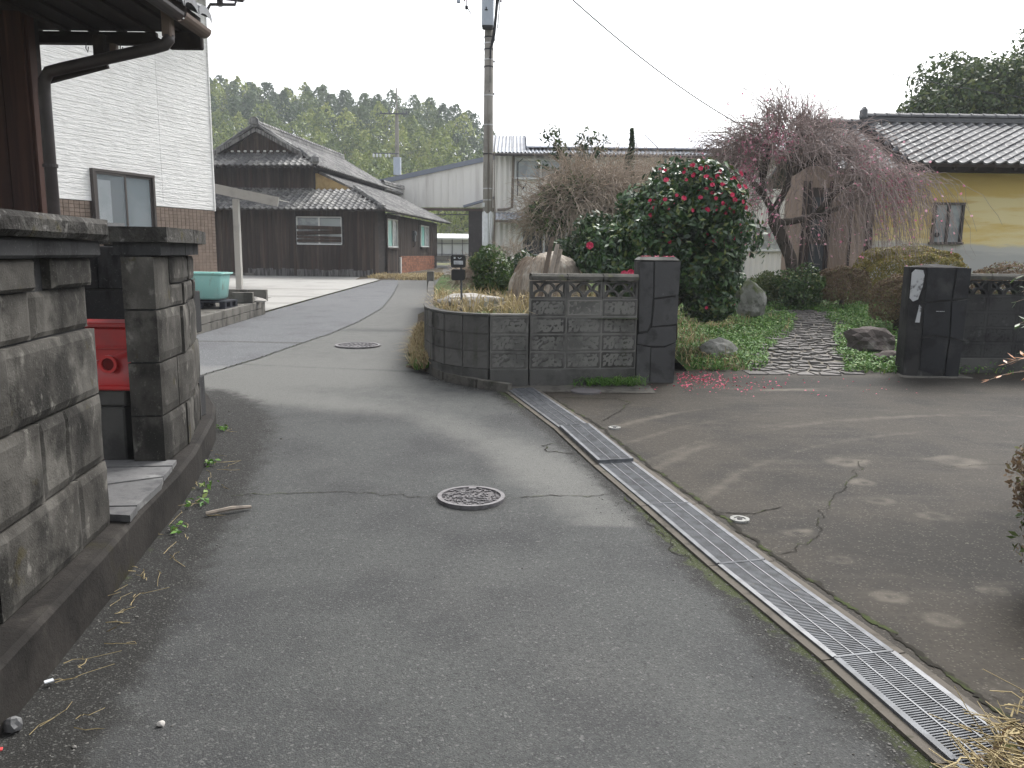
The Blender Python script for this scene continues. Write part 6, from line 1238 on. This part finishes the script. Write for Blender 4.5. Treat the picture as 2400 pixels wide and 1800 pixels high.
# ------------------------------------------------------------------ wooded hill
def hill_h(x): return float(np.interp(x, [-200, -90, -55, -32, -15, -8, -2, 8, 25, 60, 200], [20, 22, 22.5, 20.5, 19.2, 17.5, 12, 6, 3, 2, 2]))
def hill_z(x, y): t = min(max((y-78)/70, 0), 1); return .8+hill_h(x)*t*t*(3-2*t)
MB().grid([[(x, y, hill_z(x, y)) for x in np.linspace(-160, 90, 60)] for y in np.linspace(78, 200, 30)]).build('hill', 'field', kind='structure')
PB, NB, TB, SB_, PF, NF, TF = [], [], [], [], [], [], []
g = np.random.default_rng(12); yr = 86.
while yr < 152:
    xx = -.40*yr+g.uniform(-1, 2)
    while xx < 12:
        x_, y_ = xx+g.uniform(-1, 1), yr+g.uniform(-1.5, 1.5); ev = nz((x_, y_, 0), .045, 3)+.020*(y_-126)+g.normal(0, .2) > .16 or (y_ > 141 and g.random() < .55)
        h = g.uniform(6, 8.2) if not ev else g.uniform(5.5, 8.); wd = g.uniform(1.9, 2.9) if not ev else g.uniform(1.8, 2.7); k = 520; z_ = hill_z(x_, y_)
        t = g.random(k)**.75; prof = (np.sin(np.clip(t*1.05, 0, 1)**.8*math.pi)**.65*.95+.08) if not ev else (np.sin(np.clip(t*.92+.08, 0, 1)*math.pi)**.6*.85*(1-.35*t)+.08); a = g.uniform(0, 6.283, k); rr_ = wd*prof*np.sqrt(g.uniform(.35, 1, k)); lob = 1+.25*np.sin(3*a+t*9+x_)
        P_ = np.stack([x_+rr_*lob*np.cos(a)+(t**3*1.2*math.sin(x_*3) if not ev else 0), y_+rr_*lob*np.sin(a), z_+1+t*h], 1); N_ = np.stack([np.cos(a), np.sin(a), .5+0*a], 1); tn = np.clip(g.normal(g.uniform(.1, .85), .14, k)+.25*(t-.5), 0, 1)
        (PF if ev else PB).append(P_); (NF if ev else NB).append(N_); (TF if ev else TB).append(tn); xx += g.uniform(2.6, 4.0)
    yr += 4.6
for nm, P_, N_, T_, m_, lb in (('bamboo_wood', PB, NB, TB, 'bamboo_leaf', 'feathery yellow green bamboo covering the hillside'), ('evergreen_wood', PF, NF, TF, 'forest_leaf', 'dark evergreen trees along the crest of the hill')):
    P_, N_, T_ = map(np.concatenate, (P_, N_, T_)); o = link(nm, quads(nm, leaves(P_, N_, .27, .42, .8), m_, attr=T_), kind='stuff'); tag(o, lb, 'wood')
# ------------------------------------------------------------------ grasses, weeds and litter
def scatter(n, fn, seed):
    g = np.random.default_rng(seed); out = []
    while len(out) < n:
        p = fn(g)
        if p is not None: out.append(p)
    return np.array(out)
PLX, PRX = [(3.02, 9.72), (3.55, 11.0), (4.35, 12.6), (4.75, 13.8), (4.45, 15.0), (4.0, 16.)], [(4.23, 9.8), (4.80, 11.6), (5.5, 13.0), (5.85, 14.3), (5.5, 15.6), (4.8, 16.7)]
def onpath(x, y, e=0.): return interp(PLX, y)-e < x < interp(PRX, y)+e and y < 14.75
def gp1(g):
    x, y = g.uniform(2.3, 7.0), g.uniform(9.8, 17.5)
    if onpath(x, y, -.07-.13*min(1, max(0, (y-11.5)/2))+.12*nz((x, y, 0), 2.5, 2)): return None
    d = min(abs(x-interp(PLX, y)), abs(x-interp(PRX, y)))
    if g.random() > math.exp(-d/1.3) or nz((x, y, 0), 1.5, 5)+g.uniform(-.3, .3) < -.38: return None
    return (x, y, garden_z(x, y)-.01)
P_ = scatter(42000, gp1, 1); h_ = np.clip(.06+.13*np.array([nz(p, 2.5, 8)+.5 for p in P_]), .02, .2); LP = P_+np.stack([0*h_, 0*h_, h_*rng.random(len(h_))], 1); o = link('clover', quads('clover', leaves(LP, np.tile([0, -.2, 1.], (len(LP), 1)), .021, .55, .5), 'grass_green', attr=tone(len(LP))), kind='stuff'); tag(o, 'low leafy green ground cover either side of the garden path', 'ground cover')
P_ = scatter(6000, gp1, 1); b_ = blades(P_, .13, .9, .016, 1); o = link('weeds', quads('weeds', b_, 'grass_green', attr=np.tile(tone(len(P_)), 2)), kind='stuff'); tag(o, 'green weeds spreading along both sides of the garden path', 'weeds')
def gp2(g):
    x, y = g.uniform(2.2, 4.6), g.uniform(9.9, 14.5)
    if onpath(x, y, -.05) or x > interp(PLX, y)+.1: return None
    return (x, y, garden_z(x, y)-.01) if nz((x, y, 0), 1.2, 9) > -.05 else None
P_ = scatter(650, gp2, 2); b_ = blades(P_, .22, 1.2, .012, 2); o = link('dry_grass', quads('dry_grass', b_, 'grass_dry', attr=np.tile(tone(len(P_)), 2)), kind='stuff'); tag(o, 'dry straw coloured grass left of the garden path', 'dry grass')
def gp3(g):
    x, y = g.uniform(-1.2, 1.2), g.uniform(8.85, 12.5); xl = float(np.interp(y, [8.72, 8.83, 9.07, 9.42, 9.85, 10.45, 11.3, 12.6], [-.2, -.48, -.72, -.88, -1., -1.08, -1.15, -1.3]))
    if x < xl+.06 or (x > .15 and y < 9.0): return None
    return (x, y, garden_z(x, y)-.02) if nz((x, y, 0), 2.2, 4) > -.15 else None
P_ = scatter(1500, gp3, 3); b_ = blades(P_, .30, 1.1, .014, 3); o = link('dry_grass', quads('dry_grass', b_, 'grass_dry', attr=np.tile(tone(len(P_))*.84, 2)), kind='stuff'); tag(o, 'dry yellow grass filling the curved planter round the mailbox', 'dry grass')
A = []
P_ = scatter(700, gp3, 4); g = np.random.default_rng(4); v = g.normal(0, 1, (700, 3)); v[:, 2] = np.abs(v[:, 2])*.9+.1; v /= np.linalg.norm(v, axis=1)[:, None]
A = np.stack([P_+v*t*g.uniform(.1, .3, (700, 1))+g.normal(0, .012, (700, 3)) for t in np.linspace(0, 1, 5)], 1); tw = twigs(A, .004, .002); o = link('dead_stems', quads('dead_stems', tw, 'twig_brown', attr=tone(len(tw))), kind='stuff'); tag(o, 'brown dead stems among the dry grass in the planter', 'dead stems')
def gp4(g):
    s = g.uniform(0, 3.9); x, y, a = pl_at(PLANTER[4:11], s); o_ = g.uniform(.06, .24); return (x-o_, y, gz(y)+.03+.25*(.24-o_))
P_ = scatter(1500, gp4, 5); b_ = blades(P_, .20, 1., .012, 5); o = link('verge_grass', quads('verge_grass', b_, 'grass_dry', attr=np.tile(tone(len(P_)), 2)), kind='stuff'); tag(o, 'dry grass growing along the lane side of the planter wall', 'dry grass')
P_ = scatter(380, lambda g: (lambda q: q if q[1] < 10.6 or 11.4 < q[1] < 12.4 else None)(gp4(g)), 6); b_ = blades(P_, .13, .9, .02, 6); o = link('verge_weeds', quads('verge_weeds', b_, 'grass_green', attr=np.tile(tone(len(P_)), 2)), kind='stuff'); tag(o, 'green weeds along the lane side of the planter wall', 'weeds')
MB().grid([[(x-.06-((.26+.10*nz((x, y, 0), 1.7)-.22*(y < 9.5)) if k else -.05), y, gz(y)+(-.02 if k else .14)) for x, y in PLANTER[4:12]] for k in (1, 0)]).build('verge_soil', 'soil', kind='structure')
def gp5(g): x = min(1.45, max(.7, g.choice([.85, 1.05, 1.2, 1.33])+g.normal(0, .07))); y = 8.80+.12*(x-.75)+g.normal(0, .05)-.03; return (x, y, gz(y)+.01)
P_ = scatter(520, gp5, 7); P_[:, 0] += .05*np.sin(P_[:, 0]*40); b_ = blades(P_, .12, 1.5, .012, 7); o = link('grass_tuft', quads('grass_tuft', b_, 'grass_green', attr=np.tile(np.clip(tone(len(P_))*.7+(P_[:, 0]-.75)*.5, 0, 1), 2)), kind='stuff'); tag(o, 'green and straw grass tuft at the foot of the block wall', 'grass')
def gp6(g): x, y = g.uniform(-6.0, -3.2), g.uniform(32.3, 37); return (x, y, gz(y)+.0) if nz((x, y, 0), .8, 2) > -.3 else None
P_ = scatter(2600, gp6, 8); b_ = blades(P_, .22, 1.2, .03, 8); o = link('verge_grass', quads('verge_grass', b_, 'grass_dry', attr=np.tile(tone(len(P_))*.9, 2)), kind='stuff'); tag(o, 'dry grass verge in front of the dark timber house', 'dry grass')
MB().grid([[(-6.3, 31.75, gz(31)+.04), (-4.4, 32.6, gz(32)+.012), (-3.3, 36, gz(36)+.012)], [(-6.6, 34.6, gz(34)+.05), (-5.5, 36, gz(36)+.04), (-4.2, 48, gz(48)+.04)]]).build('verge', 'soil', kind='structure')
# fallen petals
def gp7(g):
    x = 1.9+abs(g.normal(0, .55)); y = 9.15+g.normal(0, .32)+.2*(x-1.9)*.3
    if x < 1.95 and y > 8.95: return None
    if y > 9.72: z_ = garden_z(x, y)+.03
    else: z_ = drive_z(x, y)+.008
    return (x, y, z_) if y < 10.6 else None
P_ = np.concatenate([scatter(430, gp7, 9), scatter(70, lambda g: (lambda x, y: (x, y, drive_z(x, y)+.008))(g.uniform(.9, 4.6), g.uniform(8.3, 9.4)), 10)]); N_ = np.tile([0, 0, 1.], (len(P_), 1))
o = link('fallen_petals', quads('fallen_petals', leaves(P_, N_, .012, .7, .35), 'petal', attr=tone(len(P_))), kind='stuff'); tag(o, 'fallen pink camellia petals on the ground right of the left pillar', 'petals')
PP = np.stack([rng.uniform(1.45, 1.84, 26), rng.uniform(9.02, 9.35, 26), 1.592+0*rng.random(26)], 1); o = link('pillar_petals', quads('pillar_petals', leaves(PP, np.tile([0, 0, 1.], (26, 1)), .016, .7, .2), 'petal', attr=tone(26)), kind='stuff'); tag(o, 'red petals lying on top of the left gate pillar', 'petals')
# path stones: Voronoi flags set in mortar
pathb = MB(); rows_ = np.linspace(9.74, 14.75, 30); pathb.grid([[(interp(PLX, y)+(interp(PRX, y)-interp(PLX, y))*t, y, garden_z(interp(PLX, y)*(1-t)+interp(PRX, y)*t, y)+.025*min(1, max(0, (y-9.7)/.8))+.003) for t in np.linspace(0, 1, 9)] for y in rows_]); path = pathb.build('garden_path', 'mortar', kind='structure')
g = random.Random(4); pts = []
yy = 9.78
while yy < 14.7:
    xx = interp(PLX, yy)+.05
    while xx < interp(PRX, yy)-.02: pts.append((xx+g.uniform(-.05, .05), yy+g.uniform(-.075, .075))); xx += .135
    yy += .185
for i, p in enumerate(pts):
    poly = [(p[0]+a, p[1]+b) for a, b in ((-.2, -.2), (.2, -.2), (.2, .2), (-.2, .2))]
    for q in pts:
        if q is p or math.dist(p, q) > .42: continue
        mx, my, dx, dy = (p[0]+q[0])/2, (p[1]+q[1])/2, q[0]-p[0], q[1]-p[1]; out_ = []
        for k in range(len(poly)):
            a, b = poly[k], poly[(k+1) % len(poly)]; fa = (a[0]-mx)*dx+(a[1]-my)*dy; fb = (b[0]-mx)*dx+(b[1]-my)*dy
            if fa <= 0: out_.append(a)
            if fa*fb < 0: t = fa/(fa-fb); out_.append((a[0]+(b[0]-a[0])*t, a[1]+(b[1]-a[1])*t))
        poly = out_
        if len(poly) < 3: break
    if len(poly) < 3 or i >= 300: continue
    z_ = garden_z(*p)+.03*min(1, max(.0, (p[1]-9.7)/.8)); n_ = len(poly); ins = [(p[0]+(a-p[0])*.90, p[1]+(b-p[1])*.88) for a, b in poly]; top = [(p[0]+(a-p[0])*.80, p[1]+(b-p[1])*.78) for a, b in poly]
    MB().add([(a, b, z_-.03) for a, b in ins]+[(a, b, z_+.010+g.uniform(0, .01)) for a, b in top], [tuple(range(n_, 2*n_))]+[(k, (k+1) % n_, n_+(k+1) % n_, n_+k) for k in range(n_)]).build('path_stone', 'stone_flag', path)
# boulders
rock('boulder', 'upright grey green boulder beside the camellia at the path bend', (4.15, 13.9, .78), (.30, .26, .44), 5, 'mossy_rock', 'boulder'); rock('boulder', 'low mossy boulder at the foot of the camellia near the left pillar', (2.78, 10.6, .33), (.24, .2, .17), 6, 'mossy_rock', 'boulder')
rock('boulder', 'dark flat boulder left of the black pillar', (5.05, 11.1, .42), (.34, .28, .20), 7, 'dark_rock', 'boulder', amp=.5); rock('boulder', 'small dark stone below the flat boulder by the black pillar', (5.0, 10.5, .28), (.2, .16, .10), 8, 'dark_rock', 'boulder')
rock('boulder', 'small white stone behind the block wall right of the big mound', (1.12, 11.4, 1.38), (.17, .14, .1), 9, 'pale_rock', 'boulder')
rock('boulder', 'pale pinkish rock lying inside the planter edge', (-.55, 10.2, .98), (.42, .13, .10), 10, 'pale_rock', 'boulder')
mo_ = rock('boulder', 'big rounded pale boulder hung with dry vines behind the block wall', (.46, 10.9, 1.13), (.50, .42, .50), 12, 'straw_rock', 'boulder', sub=4, amp=.18)
g = np.random.default_rng(14); a = g.uniform(-3.3, .2, 420); t_ = np.linspace(0, 1, 7); r_ = g.uniform(.9, 1.04, 420)
A = np.stack([np.stack([.46+.52*np.sin(.55+t*1.1)*np.cos(a)*r_, 10.9+.44*np.sin(.55+t*1.1)*np.sin(a)*r_, 1.13+.50*np.cos(.55+t*1.25)*r_-.22*t*t], 1)+g.normal(0, .01, (420, 3)) for t in t_], 1); A = A[np.cos(a) < .35]
tw = twigs(A, .004, .002); link('dry_vines', quads('dry_vines', tw, 'twig_brown', attr=tone(len(tw))), mo_, kind='stuff')
# leaning planks
for k, (x0, y0, x1, y1, z1, lb) in enumerate([(.27, 9.35, .47, 9.75, 1.80, 'tallest grey plank leaning in the bed behind the block wall'), (.33, 9.3, .53, 9.7, 1.72, 'middle pale plank leaning in the bed behind the block wall'), (.38, 9.3, .57, 9.72, 1.66, 'right-hand plank leaning in the bed behind the block wall')]):
    a, b = Vector((x0, y0, .85)), Vector((x1, y1, z1)); o = MB().bar(a, b, .05, .02).build('leaning_plank', ['plank_dark', 'plank_grey', 'plank_grey'][k]); tag(o, lb, 'plank', 'planks leaning behind the block wall')
# mailbox on a post
mat('black_gloss', (.014, .014, .015), rough=.25, spec=.5); mat('mail_white', (.5, .52, .54), [((.3, .31, .33), 12, .45, .65)], rough=.5)
mb_ = thing('mailbox', 'black mailbox on a thin metal post in the planter', 'mailbox', (-.63, 9.6, .88))
MB().tube([(-.62, 9.6, .75), (-.63, 9.6, 1.5)], .013, 8).build('post', 'galvanised', mb_)
def rrect(hx, hz, r, y0, y1, c, name, m):
    v = rr(hx, hz, r, 4); n = len(v); MB().add([(c[0]+a, c[1]+y0, c[2]+b) for a, b in v]+[(c[0]+a, c[1]+y1, c[2]+b) for a, b in v], [tuple(range(n)), tuple(range(n, 2*n))[::-1]]+[(i, n+i, n+(i+1) % n, (i+1) % n) for i in range(n)]).build(name, m, mb_)
rrect(.085, .075, .02, -.10, .03, (-.66, 9.6, 1.505), 'upper_box', 'black_gloss'); rrect(.08, .065, .02, -.09, .02, (-.66, 9.6, 1.345), 'lower_box', 'black_gloss')
MB().box((-.655, 9.495, 1.49), (.11, .012, .045), ch=.003).build('label_strip', 'mail_white', mb_); MB().box((-.70, 9.495, 1.545), (.02, .01, .02)).build('keyhole', 'mail_white', mb_); MB().tube([(-.66, 9.498, 1.55), (-.64, 9.49, 1.535), (-.62, 9.498, 1.55)], .004, 5).build('handle', 'mail_white', mb_)
# nandina and hedge at the right edge, litter in the corner
nd = thing('nandina', 'nandina with green and orange leaves at the right edge of the driveway', 'shrub', (3.55, 5.3, .02))
for k in range(5): stem(nd, [(3.60+.03*k, 5.27+.02*k, 0), (3.59+.035*k, 5.27, 1.2), (3.58+.04*k, 5.25, 2.0+.22*k)], [.009, .007, .004], 'stem', n=5)
L_ = []; g = np.random.default_rng(17); stems = []; 
for k in range(84):
    z_ = g.uniform(.8, 1.5) if k < 40 else g.uniform(1.4, 3.1); az = g.uniform(0, 6.283); rl = g.uniform(.12, .34) if z_ < 1.5 else g.uniform(.1, .22); b = np.array([3.60+.02*(k % 5), 5.25, z_]); dr = np.array([rl*math.cos(az), rl*math.sin(az), g.uniform(-.05, .12)])
    ln = np.stack([b+dr*t-np.array([0, 0, .12*t*t]) for t in np.linspace(0, 1, 6)]); stems.append(ln)
    for q in ln[2:]:
        for _ in range(2):
            d = dr/np.linalg.norm(dr)+g.normal(0, .5, 3); d[2] -= .45; d /= np.linalg.norm(d); w_ = np.cross(d, [0, 0, 1]); w_ /= np.linalg.norm(w_)+1e-6; s_ = g.uniform(.05, .085); L_.append((np.array([q, q+d*s_*.5+w_*s_*.17, q+d*s_, q+d*s_*.5-w_*s_*.17]), z_))
leafmat('nandina_leaf', (.05, .11, .025), (.10, .17, .04), (.45, .17, .03), rough=.35)
tw = twigs(stems, .005, .002); link('twigs', quads('twigs', tw, 'twig_brown', attr=tone(len(tw))), nd, kind='stuff'); link('leaves', quads('leaves', np.array([l[0] for l in L_]), 'nandina_leaf', attr=np.array([(.95 if l[1] < 1.02 else g.random()*.8) for l in L_])), nd)
hd = thing('edge_hedge', 'dark reddish hedge at the right edge of the driveway', 'hedge', (2.62, 3.5, 0)); stem(hd, [(2.62, 3.5, 0), (2.62, 3.5, .5)], [.03, .015], 'stem')
foliage('foliage', hd, [((2.70, 3.5, .55), (.33, .4, .32), 1.), ((2.72, 3.45, .24), (.30, .37, .25), .6), ((2.72, 3.45, .10), (.26, .33, .12), .3)], 7000, .016, 'hedge_brown', seed=71); foliage('foliage', hd, [((2.72, 3.45, .3), (.33, .4, .3), 1.)], 500, .02, 'hedge_green', seed=72)
def gp8(g): x, y = g.uniform(1.40, 2.3), g.uniform(1.95, 2.75); return (x, y, .02+.10*g.random()**2) if (y-1.95) < .25+(x-1.4)*.75 else None
P_ = scatter(800, gp8, 20); g = np.random.default_rng(20); v = g.normal(0, 1, (800, 3)); v[:, 2] *= .25; v /= np.linalg.norm(v, axis=1)[:, None]
A = np.stack([P_+v*t*g.uniform(.06, .26, (800, 1))+g.normal(0, .006, (800, 3)) for t in np.linspace(0, 1, 6)], 1); A[:, :, 2] = np.maximum(A[:, :, 2], .018); tw = twigs(A, .0035, .0015); o = link('twig_litter', quads('twig_litter', tw, 'grass_dry', attr=tone(len(tw))*.84), kind='stuff'); tag(o, 'dry twigs heaped over the end of the gutter in the near right corner', 'twigs')
P_ = scatter(900, gp8, 21); o = link('leaf_litter', quads('leaf_litter', leaves(P_*[1, 1, .6], np.tile([0, 0, 1.], (900, 1)), .022, .5, .6), 'hedge_brown', attr=tone(900)), kind='stuff'); tag(o, 'brown fallen leaves among the twigs in the near right corner', 'leaves')
# gravel, twigs and scraps along the lane edges
ico = [(0, 0, 1), (.9, 0, .45), (.28, .85, .45), (-.72, .53, .45), (-.72, -.53, .45), (.28, -.85, .45), (.72, .53, -.45), (-.28, .85, -.45), (-.9, 0, -.45), (-.28, -.85, -.45), (.72, -.53, -.45)]
icf = [(0, 1, 2), (0, 2, 3), (0, 3, 4), (0, 4, 5), (0, 5, 1), (1, 6, 2), (2, 7, 3), (3, 8, 4), (4, 9, 5), (5, 10, 1), (2, 6, 7), (3, 7, 8), (4, 8, 9), (5, 9, 10), (1, 10, 6)]
mat('gravel', (.15, .145, .135), [((.08, .077, .07), 40, .4, .6), ((.3, .29, .28), 60, .6, .7)], rough=.9)
gv = MB(); g = random.Random(33)
def pebble(x, y, r, zf=road_z):
    z = zf(x, y); a = g.uniform(0, 6.28); s = [r*g.uniform(.6, 1.3) for _ in range(3)]; gv.add([(x+(p[0]*s[0]*math.cos(a)-p[1]*s[1]*math.sin(a)), y+(p[0]*s[0]*math.sin(a)+p[1]*s[1]*math.cos(a)), z+r*.25+p[2]*s[2]*.6) for p in ico], icf)
for _ in range(900):
    y = g.uniform(1.6, 8.); x = interp(LEDGE[:11], y)+abs(g.gauss(0, .28))+.02; pebble(x, y, g.uniform(.0015, .005) if g.random() < .985 else .010)
for _ in range(500):
    y = g.uniform(1.6, 8.2); x = interp(GL, y)-.05-abs(g.gauss(0, .12)); pebble(x, y, g.uniform(.002, .006))
for _ in range(160): y = g.uniform(1.5, 8); pebble(g.uniform(interp(LEDGE[:11], y)+.3, interp(GL, y)-.2), y, g.uniform(.0025, .006))
for _ in range(120): y = g.uniform(2.2, 8.6); pebble(g.uniform(interp(GR, y)+.1, 4.5), y, g.uniform(.002, .005), drive_z)
for _ in range(200): k = g.randrange(6); s = g.random(); p, q = KERB[k], KERB[k+1]; pebble(p[0]+(q[0]-p[0])*s-abs(g.gauss(0, .15)), p[1]+(q[1]-p[1])*s-abs(g.gauss(0, .08)), g.uniform(.003, .008))
o = gv.build('gravel', 'gravel', kind='stuff'); tag(o, 'loose grit and pebbles scattered on the lane, thickest along the wall foot', 'gravel')
sk = MB().tube([(-1.83, 4.55, road_z(-1.8, 4.5)+.02), (-1.70, 4.62, road_z(-1.7, 4.6)+.03), (-1.60, 4.68, road_z(-1.6, 4.7)+.018)], [.012, .014, .010], 6).build('stick', 'plank_grey'); tag(sk, 'short grey stick lying by the ledge on the left', 'stick')
g = np.random.default_rng(40); n = 45; y = g.uniform(2.2, 6.9, n); x = np.array([interp(LEDGE[:11], q) for q in y])+np.abs(g.normal(0, .10, n))+.02; P_ = np.stack([x, y, np.array([road_z(a, b) for a, b in zip(x, y)])+.012], 1); v = g.normal(0, 1, (n, 3)); v[:, 2] *= .15; v /= np.linalg.norm(v, axis=1)[:, None]
A = np.stack([P_+v*t*g.uniform(.05, .22, (n, 1))+g.normal(0, .006, (n, 3))*[1, 1, .3] for t in np.linspace(0, 1, 6)], 1); tw = twigs(A, .0018, .001); o = link('straw_litter', quads('straw_litter', tw, 'grass_dry', attr=tone(len(tw))*.8), kind='stuff'); tag(o, 'thin straw stalks lying along the foot of the left ledge', 'straw')
def gp9(g): k = g.integers(0, 5); c = [(-2.02, 5.1), (-1.95, 4.75), (-2.2, 5.6), (-2.48, 6.6), (-1.9, 4.3)][k]; x, y = c[0]+g.normal(0, .03), c[1]+g.normal(0, .05); return (x, y, road_z(x, y)+.005)
P_ = scatter(90, gp9, 41); o = link('ledge_weeds', quads('ledge_weeds', leaves(P_+[0, 0, .02], np.tile([0, 0, 1.], (90, 1)), .022, .5, .6), 'grass_green', attr=tone(90)), kind='stuff'); tag(o, 'tiny green weeds sprouting at the foot of the left ledge', 'weeds')
rock('grey_stone', 'angular grey stone on the asphalt at the near end of the left ledge', (-1.66, 2.42, .02), (.028, .022, .03), 21, 'slate', 'stone', sub=2); rock('pebble', 'whitish round pebble on the asphalt left of centre', (-1.18, 2.46, .008), (.013, .012, .012), 22, 'pale_rock', 'stone', sub=2)
mat('scrap_red', (.45, .06, .06), rough=.6); o = MB().box((-1.64, 2.30, .012), (.04, .018, .006), rz=.4, ch=.002).build('red_scrap', 'scrap_red'); tag(o, 'small red plastic scrap in the near left corner', 'scrap')
o = MB().box((-1.70, 2.70, .02), (.03, .02, .004), rz=.7).build('paper_scrap', 'mail_white'); tag(o, 'small white paper scrap by the left ledge', 'scrap')
# ------------------------------------------------------------------ thin winter haze
hz = MB().box((0, 145, 24.), (640, 420, 54.)).mesh('haze'); hm_ = bpy.data.materials.new('haze'); hm_.use_nodes = True; n_ = hm_.node_tree.nodes; n_.remove(n_['Principled BSDF'])
pv = n_.new('ShaderNodeVolumePrincipled'); pv.inputs['Color'].default_value = (.92, .95, 1, 1); pv.inputs['Density'].default_value = .0011; hm_.node_tree.links.new(pv.outputs[0], n_['Material Output'].inputs['Volume'])
hz.materials.append(hm_); o = link('haze', hz, kind='stuff'); tag(o, 'pale winter haze softening the wooded hill', 'haze')
